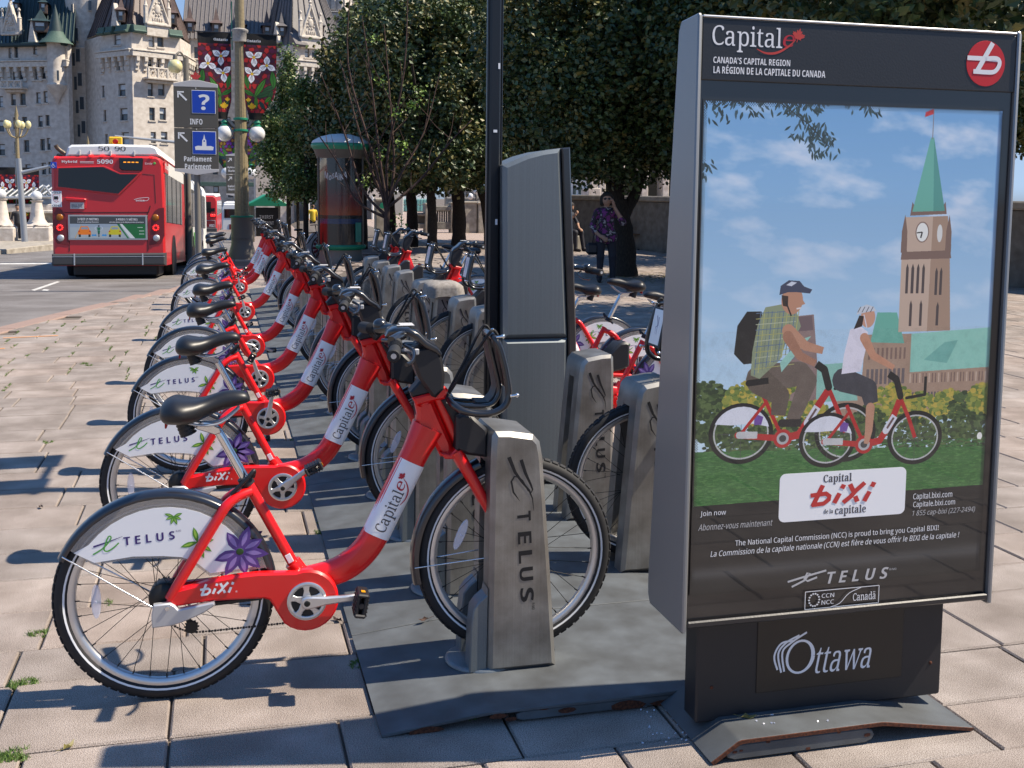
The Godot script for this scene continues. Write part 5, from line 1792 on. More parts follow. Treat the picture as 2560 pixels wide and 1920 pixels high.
	mb.ribbon(V2a([0.020, 0.060, -0.030, -0.024]), 0.015)
	mb.ribbon(spline([Vector2(-0.042, -0.024), Vector2(0.0, -0.025), Vector2(0.028, -0.023), Vector2(0.042, -0.010), Vector2(0.046, 0.006), Vector2(0.034, 0.016), Vector2(0.0, 0.014)], 4), 0.013)
	put("badge_mark", mb, W, root)
	# poster print
	mb = MB.new()
	var lp := PackedVector2Array()
	for e in [[0.273, 0.807, 180], [0.606, 0.807, 270], [0.606, 0.903, 0], [0.273, 0.903, 90]]:
		for k in 6:
			var an := deg_to_rad(e[2] + 18.0 * k)
			var q := pl(e[0] + 0.017 * cos(an), e[1] + 0.015 * sin(an))
			lp.append(Vector2(q.x, q.y))
	mb.prism(lp, 0.0012, 0.0008)
	put("white_label", mb, M.white_print, po)
	plabel("Capital", serif_b, 0.380, 0.883, 0.462, 0.911, M.ink_grey, po, Z)
	plabel("de la", serif_b, 0.384, 0.807, 0.411, 0.819, M.ink_grey, po, Z)
	plabel("capitale", serif_b, 0.417, 0.797, 0.507, 0.825, M.ink_grey, po, Z)
	mb = MB.new()
	mb.xf = Transform3D(Basis(Vector3(1, 0, 0), Vector3(0, 0.82, 0), Vector3(0, 0, 1)), pl(0.348, 0.829, Z))
	bixi_mark(mb, 0.207)
	put("label_mark", mb, M.maple_red, po)
	plabel("Join now", sans, 0.039, 0.820, 0.109, 0.836, W, po, Z)
	plabel("Abonnez-vous maintenant", sans, 0.036, 0.786, 0.239, 0.803, M.sign_pale, po, Z, 0.2)
	plabel("Capital.bixi.com", sans, 0.647, 0.824, 0.766, 0.845, W, po, Z)
	plabel("Capitale.bixi.com", sans, 0.648, 0.803, 0.776, 0.823, W, po, Z)
	plabel("1 855 cap-bixi (227-2494)", sans, 0.646, 0.780, 0.839, 0.799, M.sign_pale, po, Z, 0.2)
	plabel("The National Capital Commission (NCC) is proud to bring you Capital BIXI!", sans, 0.137, 0.736, 0.729, 0.755, W, po, Z)
	plabel("La Commission de la capitale nationale (CCN) est fière de vous offrir le BIXI de la capitale !", sans, 0.071, 0.712, 0.793, 0.732, W, po, Z, 0.15)
	plabel("T E L U S", sans_b, 0.399, 0.620, 0.580, 0.651, M.sign_pale, po, Z, 0.25)
	plabel("®/MD", sans, 0.584, 0.641, 0.606, 0.647, M.sign_pale, po, Z)
	mb = MB.new()
	for e in [[0.288, 0.634, 0.34, 0.645, 0.398, 0.656], [0.30, 0.620, 0.335, 0.634, 0.352, 0.652, 0.343, 0.653, 0.335, 0.638, 0.345, 0.632, 0.372, 0.640]]:
		var pts := []
		for i in range(0, e.size(), 2):
			var q := pl(e[i], e[i + 1])
			pts.append(Vector2(q.x, q.y))
		mb.ribbon(pts, 0.006, Z)
	put("poster_mark", mb, M.sign_pale, po)
	# sponsor box
	mb = MB.new()
	var c0 := pl(0.340, 0.556)
	var c1 := pl(0.556, 0.603)
	mb.ribbon([Vector2(c0.x, c0.y), Vector2(c1.x, c0.y)], 0.002, Z); mb.ribbon([Vector2(c0.x, c1.y), Vector2(c1.x, c1.y)], 0.002, Z)
	mb.ribbon([Vector2(c0.x, c0.y), Vector2(c0.x, c1.y)], 0.002, Z); mb.ribbon([Vector2(c1.x, c0.y), Vector2(c1.x, c1.y)], 0.002, Z)
	mb.ribbon(spline([Vector2(c0.x + 0.085, c0.y + 0.001), Vector2(c0.x + 0.115, c0.y + 0.01), Vector2(c0.x + 0.145, c0.y + 0.038), Vector2(c0.x + 0.185, c1.y - 0.001)], 4), 0.002, Z)
	for k in 14:
		mb.xf = Transform3D(Basis.IDENTITY, Vector3(c0.x + 0.030 + cos(TAU * k / 14) * 0.017, (c0.y + c1.y) * 0.5 + sin(TAU * k / 14) * 0.019, Z))
		mb.prism(maple(0.0048), 0, 0)
	put("sponsor_box", mb, W, root)
	plabel("CCN", sans, 0.388, 0.583, 0.424, 0.594, W, root, Z)
	plabel("NCC", sans, 0.388, 0.565, 0.424, 0.576, W, root, Z)
	plabel("Canadä", serif, 0.480, 0.567, 0.547, 0.588, W, root, Z)
	# pedestal
	mb = MB.new()
	mb.xf = OFF
	mb.box(Vector3(0.5255, 0.245, -0.17), Vector3(0.841, 0.385, 0.088), 0.006)
	var ped := put("pedestal", mb, M.black_plastic, root)
	mb = MB.new()
	mb.xf = OFF
	mb.box(Vector3(0.55, 0.262, -0.1245), Vector3(0.50, 0.27, 0.004), 0.0015)
	put("name_plate", mb, mat("plate_black", lin(0.014, 0.012, 0.011), 0.35), root)
	mb = MB.new()
	mb.xf = OFF
	mb.text("ttawa", serif, 0.196, 0.080, Transform3D(Basis.IDENTITY, Vector3(0.594, 0.209, -0.1222)), 0.18)
	mb.xf = OFF * Transform3D(Basis.IDENTITY, Vector3(0.443, 0.228, -0.1222))
	var ring := []
	var rw := []
	for k in 33:
		var an := TAU * k / 32
		ring.append(Vector2(cos(an) * 0.044 + sin(an) * 0.004, sin(an) * 0.050))
		rw.append(0.007 + 0.006 * cos(an) * cos(an) * (1.0 if cos(an) > 0 else 0.3))
	mb.ribbon(ring, rw)
	for e in [[-0.060, 0.02, -0.052, -0.03, -0.025, 0.075, 0.020], [-0.074, 0.015, -0.062, -0.032, -0.028, 0.068, -0.005], [-0.087, 0.010, -0.075, -0.022, -0.052, 0.052, -0.022]]:
		mb.ribbon(spline([Vector2(e[2], e[3] - 0.012), Vector2(e[0], e[1]), Vector2((e[0] + e[6]) * 0.5 - 0.01, 0.048), Vector2(e[6], e[5])], 5), 0.0062)
	put("pedestal_lettering", mb, W, root)
	mb = MB.new()
	mb.xf = OFF
	for e in [[0.165, 0.385], [0.155, 0.16], [0.915, 0.36], [0.905, 0.16]]:
		mb.ball(Vector3(e[0], e[1], -0.126), Vector3(0.006, 0.006, 0.004), 10)
	var bl := put("bolt", mb, M.rust, root)
	# foot plate with ramped ends, rusty front edge, levelling bar
	var fp := [0.098, 0.0, 0.178, 0.050, 0.188, 0.0535, 0.640, 0.0535, 0.655, 0.052, 0.958, 0.0, 0.962, 0.010, 0.658, 0.0635, 0.642, 0.0655, 0.184, 0.0655, 0.172, 0.062, 0.090, 0.010]
	mb = MB.new()
	mb.xf = OFF
	mb.prism(V2(fp), -0.36, 0.378, 0.002)
	put("foot_plate", mb, M.plate, root)
	mb = MB.new()
	mb.xf = OFF
	mb.prism(V2(fp), 0.0185, 0.0035, 0.001)
	put("rusty_edge", mb, M.rust, root)
	mb = MB.new()
	mb.xf = OFF
	mb.prism(V2([0.165, 0.006, 0.59, 0.006, 0.612, 0.014, 0.62, 0.028, 0.612, 0.042, 0.59, 0.050, 0.165, 0.050, 0.145, 0.042, 0.137, 0.028, 0.145, 0.014]), -0.30, 0.317, 0.003)
	put("levelling_bar", mb, M.plate, root)
	mb = MB.new()
	mb.xf = OFF
	for e in [[0.165, 0.03, 0.008], [0.185, 0.032, 0.006], [0.595, 0.03, 0.011], [0.40, 0.012, 0.008], [0.5, 0.049, 0.006], [0.27, 0.048, 0.007]]:
		var q := PackedVector2Array()
		for k in 8: q.append(Vector2(e[0] + cos(TAU * k / 8) * e[2] * (1.3 if k % 2 else 0.9), e[1] + sin(TAU * k / 8) * e[2] * 0.5))
		mb.prism(q, 0.0172, 0.0006)
	put("rust_patch", mb, M.rust, root)

# ---------------------------------------------------------------- the stone hotel across the street
var win_cache := {}

func window_part(parent: Node3D, T: Transform3D, w: float, h: float, blind: int, deep := 0.28) -> void:
	var key := "%.2f_%.2f" % [w, h]
	if not win_cache.has(key):
		var mb := MB.new()
		var b := minf(0.11, w * 0.16)
		mb.box(Vector3(-w * 0.5 + b * 0.5, 0, 0), Vector3(b, h, 0.08)); mb.box(Vector3(w * 0.5 - b * 0.5, 0, 0), Vector3(b, h, 0.08))
		mb.box(Vector3(0, h * 0.5 - b * 0.5, 0), Vector3(w - 2 * b, b, 0.078)); mb.box(Vector3(0, -h * 0.5 + b * 0.5, 0), Vector3(w - 2 * b, b, 0.078))
		mb.box(Vector3(0, 0, 0.01), Vector3(w - 2 * b, b * 0.9, 0.07))
		var pn := MB.new()
		pn.quad(Vector3(-w * 0.5 + b, 0.02, 0), Vector3(w * 0.5 - b, 0.02, 0), Vector3(w * 0.5 - b, h * 0.5 - b, 0), Vector3(-w * 0.5 + b, h * 0.5 - b, 0))
		var pl2 := MB.new()
		pl2.quad(Vector3(-w * 0.5 + b, -h * 0.5 + b, -0.02), Vector3(w * 0.5 - b, -h * 0.5 + b, -0.02), Vector3(w * 0.5 - b, -0.02, -0.02), Vector3(-w * 0.5 + b, -0.02, -0.02))
		win_cache[key] = [mb.mesh(), pn.mesh(), pl2.mesh()]
	var c: Array = win_cache[key]
	var o := put("window", c[0], M.window_frame, parent)
	o.transform = T * Transform3D(Basis.IDENTITY, Vector3(0, 0, -deep))
	put("pane", c[1], M.window_blind if blind & 1 else M.window_glass, o)
	put("pane", c[2], M.window_blind if blind & 2 else M.window_glass, o)

# a wall between two surveyed corners with real openings; each window is [px0, py0, px1, py1]
func facet(root: Node3D, a: Vector3, b: Vector3, y0: float, y1: float, wins: Array, m: Material, thick := 0.9, called := "wall") -> Transform3D:
	a.y = 0; b.y = 0
	var X := (b - a).normalized()
	var Z := X.cross(Vector3.UP)
	var T := Transform3D(Basis(X, Vector3.UP, Z), a)
	var L := a.distance_to(b)
	var inv := T.affine_inverse()
	var rects := []
	for w in wins:
		var q := []
		for e in [[w[0], w[3]], [w[2], w[1]]]:
			var d := ray(e[0], e[1])
			var t := (a - EYE).dot(Z) / d.dot(Z)
			q.append(inv * (EYE + d * t))
		var x0 := maxf(q[0].x, 0.15)
		var x1 := minf(q[1].x, L - 0.15)
		if x1 - x0 > 0.2:
			rects.append([snappedf(x0, 0.05), snappedf(q[0].y, 0.05), snappedf(x1, 0.05), snappedf(q[1].y, 0.05)])
	var xs := [0.0, L]
	var ys := [y0, y1]
	for r in rects:
		for k in [0, 2]:
			if not xs.has(r[k]): xs.append(r[k])
		for k in [1, 3]:
			if not ys.has(r[k]): ys.append(r[k])
	xs.sort(); ys.sort()
	var mb := MB.new()
	mb.xf = T
	for i in xs.size() - 1:
		for k in ys.size() - 1:
			var cx: float = (xs[i] + xs[i + 1]) * 0.5
			var cy: float = (ys[k] + ys[k + 1]) * 0.5
			if rects.any(func(r): return cx > r[0] and cx < r[2] and cy > r[1] and cy < r[3]):
				continue
			mb.quad(Vector3(xs[i], ys[k], 0), Vector3(xs[i + 1], ys[k], 0), Vector3(xs[i + 1], ys[k + 1], 0), Vector3(xs[i], ys[k + 1], 0))
	for r in rects:
		var d := -0.42
		mb.quad(Vector3(r[0], r[1], d), Vector3(r[2], r[1], d), Vector3(r[2], r[1], 0), Vector3(r[0], r[1], 0))
		mb.quad(Vector3(r[0], r[3], 0), Vector3(r[2], r[3], 0), Vector3(r[2], r[3], d), Vector3(r[0], r[3], d))
		mb.quad(Vector3(r[0], r[1], d), Vector3(r[0], r[1], 0), Vector3(r[0], r[3], 0), Vector3(r[0], r[3], d))
		mb.quad(Vector3(r[2], r[1], 0), Vector3(r[2], r[1], d), Vector3(r[2], r[3], d), Vector3(r[2], r[3], 0))
	# ends, top and back close the wall
	mb.quad(Vector3(0, y0, -thick), Vector3(0, y0, 0), Vector3(0, y1, 0), Vector3(0, y1, -thick))
	mb.quad(Vector3(L, y0, 0), Vector3(L, y0, -thick), Vector3(L, y1, -thick), Vector3(L, y1, 0))
	mb.quad(Vector3(0, y1, 0), Vector3(L, y1, 0), Vector3(L, y1, -thick), Vector3(0, y1, -thick))
	mb.quad(Vector3(L, y0, -thick), Vector3(0, y0, -thick), Vector3(0, y1, -thick), Vector3(L, y1, -thick))
	put(called, mb, m, root)
	var n := 0
	var sill := MB.new()
	sill.xf = T
	for r in rects:
		n += 1
		var h := (int(absf(r[0] * 37.0 + r[1] * 91.0)) * 7 + n * 5) % 8
		var bl := 3 if h < 3 else (1 if h < 6 else 0)
		window_part(root, T * Transform3D(Basis.IDENTITY, Vector3((r[0] + r[2]) * 0.5, (r[1] + r[3]) * 0.5, 0)), r[2] - r[0], r[3] - r[1], bl, 0.3)
		sill.box(Vector3((r[0] + r[2]) * 0.5, r[1] - 0.09, 0.03), Vector3(r[2] - r[0] + 0.3, 0.16, 0.22))
	if rects.size():
		put("sills", sill, M.limestone_trim, root).set_meta("kind", "stuff")
	# courses of ashlar: thin recessed-looking drip lines built as slim proud bands
	return T

func zoom5(a: Array, s := 0.217, ox := 0.0, oy := 0.0) -> Array:
	var o := []
	for w in a:
		o.append([w[0] * s + ox, w[1] * s + oy, w[2] * s + ox, w[3] * s + oy])
	return o

# corbel table under an overhanging storey: blocks along a facet
func corbels(root: Node3D, T: Transform3D, L: float, y: float, step: float, h: float) -> void:
	var mb := MB.new()
	mb.xf = T
	var n := int(L / step)
	for i in n:
		var x := (i + 0.5) * L / n
		mb.box(Vector3(x, y - h * 0.16, 0.30), Vector3(step * 0.42, h * 0.34, 0.62), 0.04)
		mb.box(Vector3(x, y - h * 0.5, 0.2), Vector3(step * 0.42, h * 0.34, 0.42), 0.04)
		mb.box(Vector3(x, y - h * 0.83, 0.1), Vector3(step * 0.42, h * 0.30, 0.22), 0.04)
	put("corbels", mb, M.limestone_trim, root).set_meta("kind", "stuff")
	mb = MB.new()
	mb.xf = T
	mb.box(Vector3(L * 0.5, y + 0.35, 0.31), Vector3(L + 0.5, 0.7, 0.66), 0.05)
	mb.box(Vector3(L * 0.5, y + 0.85, 0.36), Vector3(L + 0.6, 0.22, 0.78), 0.05)
	put("cornice", mb, M.limestone_trim, root)

# hipped or lean-to slope between an eave line and a ridge line, with standing seams
func roof(root: Node3D, el: Vector3, er: Vector3, rl: Vector3, rr: Vector3, m: Material, ribs: int, called := "roof") -> void:
	var mb := MB.new()
	mb.quad(el, er, rr, rl)
	var bl := Vector3(rl.x, el.y, rl.z - 6.0)
	var brr := Vector3(rr.x, er.y, rr.z - 6.0)
	mb.quad(rl, rr, brr, bl)
	mb.ftri(el, rl, bl); mb.ftri(er, brr, rr)
	put(called, mb, m, root)
	mb = MB.new()
	for i in ribs + 1:
		var f := float(i) / ribs
		mb.tube([el.lerp(er, f) + Vector3(0, 0.06, 0.06), rl.lerp(rr, f) + Vector3(0, 0.06, 0.06)], 0.085, 4, false)
	if ribs > 0:
		put("standing_seams", mb, m, root).set_meta("kind", "stuff")

func frustum(root: Node3D, ring: Array, apex: Vector3, keep: float, m: Material, called := "roof", ribs := 5) -> void:
	var mb := MB.new()
	var top := []
	for p in ring: top.append((p as Vector3).lerp(apex, 1.0 - keep))
	for i in ring.size() - 1:
		mb.quad(ring[i], ring[i + 1], top[i + 1], top[i])
	put(called, mb, m, root)
	mb = MB.new()
	for i in ring.size() - 1:
		for k in ribs + 1:
			var f := float(k) / ribs
			var a: Vector3 = (ring[i] as Vector3).lerp(ring[i + 1], f)
			var b: Vector3 = (top[i] as Vector3).lerp(top[i + 1], f)
			mb.tube([a + Vector3(0, 0.05, 0.08), b + Vector3(0, 0.05, 0.08)], 0.1 if k == 0 or k == ribs else 0.075, 4, false)
	put("standing_seams", mb, m, root).set_meta("kind", "stuff")

# carved stone gable standing on a wall; outline given by pixels at depth z
func gable(root: Node3D, T: Transform3D, cx: float, y0: float, w: float, h: float, pin := true) -> void:
	var mb := MB.new()
	mb.xf = T * Transform3D(Basis.IDENTITY, Vector3(cx, y0, 0.35))
	mb.prism(V2([-w * 0.5, 0, w * 0.5, 0, w * 0.44, h * 0.10, 0.1, h * 0.93, 0.0, h, -0.1, h * 0.93, -w * 0.44, h * 0.10]), -0.7, 0.7, 0.06)
	put("gable", mb, M.limestone_trim, root)
	if pin:
		mb = MB.new()
		mb.xf = T * Transform3D(Basis.IDENTITY, Vector3(cx, y0, 0.36))
		for s in [-1.0, 1.0]:   # coping, crest and pinnacles
			mb.tube([Vector3(s * w * 0.5, 0.0, 0.06), Vector3(0, h + 0.15, 0.06)], 0.17, 6)
			mb.box(Vector3(s * w * 0.52, h * 0.24, -0.1), Vector3(0.5, h * 0.55, 0.5), 0.06)
			mb.xf = T * Transform3D(Basis.IDENTITY, Vector3(cx + s * w * 0.52, y0 + h * 0.51, 0.26))
			mb.lathe([Vector2(0.34, 0.0), Vector2(0.30, 0.12), Vector2(0.2, 0.2), Vector2(0.1, 0.95), Vector2(0.22, 1.05), Vector2(0.2, 1.25), Vector2(0.0, 1.5)], 8)
			mb.xf = T * Transform3D(Basis.IDENTITY, Vector3(cx, y0, 0.36))
		mb.ball(Vector3(0, h * 0.45, 0.02), Vector3(w * 0.14, w * 0.2, 0.16), 12)
		for k in 10:
			mb.ball(Vector3(cos(TAU * k / 10) * w * 0.2, h * 0.45 + sin(TAU * k / 10) * w * 0.26, 0.02), Vector3(0.16, 0.16, 0.12), 8)
		for k in 5:
			mb.box(Vector3((k - 2) * w * 0.1, h * 0.13, 0.02), Vector3(w * 0.06, h * 0.09, 0.18), 0.03)
		mb.box(Vector3(0, -0.15, 0.1), Vector3(w * 1.1, 0.3, 0.5), 0.06)
		mb.xf = T * Transform3D(Basis.IDENTITY, Vector3(cx, y0 + h, 0.2))
		mb.lathe([Vector2(0.16, 0.0), Vector2(0.26, 0.25), Vector2(0.14, 0.45), Vector2(0.3, 0.65), Vector2(0.1, 0.9), Vector2(0.0, 1.6)], 8)
		put("gable_carving", mb, M.limestone_trim, root)

func dormer(root: Node3D, p: Vector3, w: float, h: float, rh: float, m: Material) -> void:
	var mb := MB.new()
	mb.box(p + Vector3(0, h * 0.5, -2.0), Vector3(w, h, 4.0))
	put("dormer", mb, M.roof_brown, root)
	window_part(root, Transform3D(Basis.IDENTITY, p + Vector3(0, h * 0.5, 0.12)), w * 0.62, h * 0.85, 1, 0.05)
	var e := w * 0.72
	mb = MB.new()
	var b := [p + Vector3(-e, h, 0.35), p + Vector3(e, h, 0.35), p + Vector3(e, h, -4.0), p + Vector3(-e, h, -4.0)]
	var mid := []
	for q in b: mid.append((q as Vector3).lerp(p + Vector3(0, h + rh * 0.3, -1.2), 0.55) + Vector3(0, rh * 0.06, 0))
	var ap := p + Vector3(0, h + rh, -1.2)
	for i in 4:
		mb.quad(b[i], b[(i + 1) % 4], mid[(i + 1) % 4], mid[i])
		mb.ftri(mid[i], mid[(i + 1) % 4], ap)
	put("dormer_roof", mb, m, root)

func balcony(root: Node3D, T: Transform3D, x0: float, x1: float, y0: float, y1: float) -> void:
	var mb := MB.new()
	mb.xf = T
	var w := x1 - x0
	var c := (x0 + x1) * 0.5
	mb.box(Vector3(c, y0, 0.65), Vector3(w + 0.3, 0.3, 1.5), 0.06)
	mb.box(Vector3(c, y1, 1.25), Vector3(w + 0.1, 0.22, 0.32), 0.05)
	mb.box(Vector3(c, y0 - 0.35, 0.4), Vector3(w * 0.9, 0.4, 0.9), 0.1)
	for i in 4:
		mb.box(Vector3(x0 + w * i / 3.0, (y0 + y1) * 0.5, 1.25), Vector3(0.28, y1 - y0, 0.28), 0.03)
	for i in 3:
		var a := x0 + w * i / 3.0
		var b := x0 + w * (i + 1) / 3.0
		for k in 2:
			var p := lerpf(a, b, k * 0.5)
			var q := lerpf(a, b, k * 0.5 + 0.5)
			mb.tube([Vector3(p, y0, 1.25), Vector3(q, y1, 1.25)], 0.07, 5, false)
			mb.tube([Vector3(q, y0, 1.25), Vector3(p, y1, 1.25)], 0.07, 5, false)
	put("balcony", mb, M.limestone_trim, root)

func hotel() -> void:
	var root := base("hotel")
	tag(root, "huge pale stone chateau hotel with steep roofs and corner towers", "hotel")
	var st: Material = M.limestone
	var gy := -6.0
	# left wing, turned out of the sun
	var a := at(-95, 250, -176)
	var b := at(172, 250, -168)
	var lw := zoom5([[98, 548, 135, 672], [165, 540, 205, 668], [380, 508, 425, 632], [-20, 850, 18, 975], [150, 820, 190, 920], [222, 815, 265, 915], [400, 790, 443, 920], [480, 780, 523, 910], [-20, 1110, 35, 1235], [125, 1078, 178, 1215], [228, 1072, 292, 1210], [418, 1062, 465, 1192], [502, 1050, 548, 1185], [-30, 1390, 45, 1515], [150, 1352, 200, 1485], [255, 1345, 310, 1478], [440, 1335, 490, 1460], [525, 1325, 568, 1450], [-20, 1660, 55, 1790], [165, 1630, 215, 1760], [275, 1615, 335, 1750], [465, 1600, 515, 1735], [540, 1590, 580, 1725], [-10, 1940, 60, 2075], [185, 1905, 240, 2040], [290, 1895, 350, 2030], [480, 1875, 530, 2010], [556, 1865, 600, 2000], [60, 2210, 120, 2350], [300, 2180, 370, 2310], [500, 2150, 550, 2280]])
	var T := facet(root, a, b, gy, at(172, 106, -168).y, lw, st)
	var L := a.distance_to(Vector3(b.x, a.y, b.z))
	corbels(root, T, L, at(100, 168, -170).y, 1.15, 2.0)
	var inv := T.affine_inverse()
	var pxp := func(px: float, py: float, TT: Transform3D) -> Vector3:
		var d := ray(px, py)
		var t := (TT.origin - EYE).dot(TT.basis.z) / d.dot(TT.basis.z)
		return TT.affine_inverse() * (EYE + d * t)
	var g0: Vector3 = pxp.call(31, 84, T)
	gable(root, T, g0.x, g0.y, 2.6, 4.0)
	g0 = pxp.call(83, 106, T)
	gable(root, T, g0.x, g0.y, 1.3, 3.2, false)
	var b0: Vector3 = pxp.call(18, 222, T)
	var b1: Vector3 = pxp.call(67, 204, T)
	balcony(root, T, b0.x, b1.x, b0.y, b1.y)
	roof(root, at(-110, 125, -176.4), at(42, 116, -171.6), at(-110, 26, -186), at(42, 17, -184), M.roof_green, 16)
	roof(root, at(28, 117, -171.8), at(182, 104, -167.8), at(44, -75, -181), at(196, -75, -179), M.roof_green, 16)
	var mb := MB.new()
	mb.xf = T
	mb.box(Vector3(L * 0.5, at(100, 112, -170).y, 0.3), Vector3(L, 0.5, 1.2), 0.1)
	put("eave", mb, M.roof_green, root)
	dormer(root, at(108, 33, -172.5), 1.0, 1.5, 1.6, M.roof_green)
	dormer(root, at(100, 80, -170.2), 2.2, 1.5, 1.9, M.roof_green)
	dormer(root, at(41, 34, -174.5), 0.8, 1.5, 1.4, M.roof_green)
	# small bracketed turret on the left wing
	var tc := at(141, 160, -168.2)
	var dz := Vector3(0, 0, -0.2)
	mb = MB.new()
	mb.xf = Transform3D(Basis.IDENTITY, Vector3(tc.x, 0, tc.z - 0.2))
	var yt := at(141, 108, -168).y
	var yb := at(141, 212, -168).y
	mb.lathe([Vector2(0.1, yb - 2.6), Vector2(0.5, yb - 1.6), Vector2(1.0, yb - 0.9), Vector2(1.35, yb - 0.35), Vector2(1.45, yb), Vector2(1.3, yb + 0.1), Vector2(1.22, yb + 0.3), Vector2(1.22, yt), Vector2(1.4, yt)], 24)
	put("turret", mb, st, root)
	mb = MB.new()
	mb.xf = Transform3D(Basis.IDENTITY, Vector3(tc.x, 0, tc.z - 0.2))
	mb.lathe([Vector2(2.3, yt - 0.1), Vector2(2.2, yt + 0.1), Vector2(1.3, yt + 0.9), Vector2(1.0, yt + 1.6)], 20)
	put("turret_skirt", mb, M.copper_green, root)
	mb = MB.new()
	mb.xf = Transform3D(Basis.IDENTITY, Vector3(tc.x, 0, tc.z - 0.2))
	mb.lathe([Vector2(1.0, yt + 1.6), Vector2(0.72, yt + 2.8), Vector2(0.0, yt + 5.4)], 20)
	put("turret_roof", mb, M.roof_green, root)
	mb = MB.new()
	mb.box(at(145, 189, -166.9), Vector3(0.28, 1.4, 0.3))
	put("window", mb, M.window_glass, root)
	# tall round stair tower
	var rc := at(214, 200, -172)
	mb = MB.new()
	mb.xf = Transform3D(Basis.IDENTITY, Vector3(rc.x, 0, rc.z - 3.0))
	mb.lathe([Vector2(3.0, gy), Vector2(3.0, at(214, 118, -169).y), Vector2(3.12, at(214, 116, -169).y), Vector2(3.12, at(214, 112, -169).y), Vector2(2.85, at(214, 110, -169).y), Vector2(2.85, 52.0)], 40)
	put("round_tower", mb, st, root)
	for w in zoom5([[812, 40, 834, 180], [1007, 0, 1040, 100], [812, 360, 840, 495], [825, 605, 857, 740], [848, 880, 880, 1020], [868, 1158, 900, 1292], [890, 1435, 918, 1565], [852, 318, 890, 450], [870, 562, 912, 695], [892, 842, 935, 975], [915, 1118, 958, 1250], [935, 1395, 975, 1525], [905, 1700, 935, 1840], [955, 1670, 995, 1800]]):
		var c := at((w[0] + w[2]) * 0.5, (w[1] + w[3]) * 0.5, -171)
		var dx := c.x - rc.x
		var zz := rc.z - 3.0 + sqrt(maxf(0.1, 8.8 - dx * dx))
		var ww: float = (w[2] - w[0]) * 0.0615
		var hh: float = (w[3] - w[1]) * 0.0615
		var ang := asin(clampf(dx / 3.0, -0.95, 0.95))
		mb = MB.new()
		var BB := Basis(Vector3.UP, ang)
		mb.box(Vector3(c.x, c.y, zz - 0.02), Vector3(ww * 1.35, hh * 1.1, 0.34), 0.0, BB)
		var fr := put("window", mb, M.limestone_trim, root)
		mb = MB.new()
		mb.box(Vector3(c.x, c.y, zz) + BB * Vector3(0, 0, 0.16), Vector3(ww, hh, 0.03), 0.0, BB)
		put("pane", mb, M.window_glass, fr)
	# central corner tower
	var C := [at(214, 200, -172.0), at(252, 200, -166.0), at(331, 200, -160.5), at(452, 200, -164.5), at(478, 200, -171.5)]
	var y1 := at(331, 82, -161).y
	var sl := zoom5([[1090, 440, 1118, 555], [1155, 715, 1183, 845], [1172, 985, 1202, 1125], [1195, 1265, 1222, 1400], [1212, 1545, 1240, 1690]])
	var lf := zoom5([[1310, 388, 1388, 522], [1350, 682, 1425, 815], [1362, 960, 1443, 1108], [1382, 1242, 1468, 1390], [1402, 1522, 1485, 1670], [1420, 1802, 1504, 1950], [1438, 2080, 1522, 2230]])
	var rf := zoom5([[1712, 398, 1780, 538], [1812, 398, 1885, 538], [1705, 690, 1775, 790], [1820, 695, 1890, 790], [1705, 958, 1762, 1105], [1822, 960, 1895, 1098], [1722, 1240, 1784, 1385], [1840, 1240, 1912, 1378], [1738, 1520, 1798, 1650], [1858, 1520, 1928, 1650], [1755, 1800, 1815, 1940], [1875, 1800, 1945, 1940]])
	facet(root, C[0], C[1], gy, y1, [], st)
	var lists := [sl, lf, rf]
	var Ts := []
	# the narrow windows sit on the second facet's left part
	Ts.append(facet(root, C[1], C[2], gy, y1, sl + lf, st))
	Ts.append(facet(root, C[2], C[3], gy, y1, rf, st))
	Ts.append(facet(root, C[3], C[4], gy, y1, [], st))
	for i in 3:
		var LL: float = (C[i + 1] as Vector3).distance_to(C[i + 2])
		corbels(root, Ts[i], LL, at(331, 141, -161).y, 1.2, 1.9)
	g0 = pxp.call(391, 60, Ts[1])
	gable(root, Ts[1], g0.x, g0.y, 3.3, 4.3)
	mb = MB.new()   # stone dormer front under the gable
	mb.xf = Ts[1]
	mb.box(Vector3(g0.x, (g0.y + y1) * 0.5, 0.12), Vector3(3.4, g0.y - y1 + 0.4, 0.7), 0.05)
	put("dormer_front", mb, M.limestone_trim, root)
	g0 = pxp.call(290, 66, Ts[0])
	gable(root, Ts[0], g0.x, g0.y, 1.5, 3.1, false)
	g0 = pxp.call(237, 72, Ts[0])
	b0 = pxp.call(359, 196, Ts[1])
	b1 = pxp.call(430, 177, Ts[1])
	balcony(root, Ts[1], b0.x, b1.x, b0.y, b1.y)
	# green copper parapets
	for e in [[0, 0.05, 0.25, 0.0], [0, 0.62, 0.98, 0.0], [1, 0.0, 0.25, 0.0], [1, 0.72, 1.0, 0.0], [0, 0.30, 0.50, 0.0]]:
		var LL: float = (C[e[0] + 1] as Vector3).distance_to(C[e[0] + 2])
		var xa: float = LL * e[1]
		var xb: float = LL * e[2]
		mb = MB.new()
		mb.xf = Ts[e[0]] * Transform3D(Basis(Vector3(0, 0, 1), Vector3.UP, Vector3(-1, 0, 0)), Vector3(xb, y1, 0))
		mb.prism(V2([-0.8, 0, 0.8, 0.0, 0.9, 0.2, 0.65, 0.4, 0.55, 1.0, -0.3, 1.1]), 0.0, xb - xa, 0.04)
		put("copper_parapet", mb, M.copper_green, root)
	var ring := []
	for i in C.size():
		ring.append(Vector3(C[i].x, y1 + 0.4, C[i].z - 0.8))
	ring.append(at(440, 80, -178)); ring[-1].y = y1 + 0.4
	frustum(root, ring, Vector3(at(352, -215, -172).x, at(352, -215, -172).y, -172), 0.3, M.roof_brown, "roof", 6)
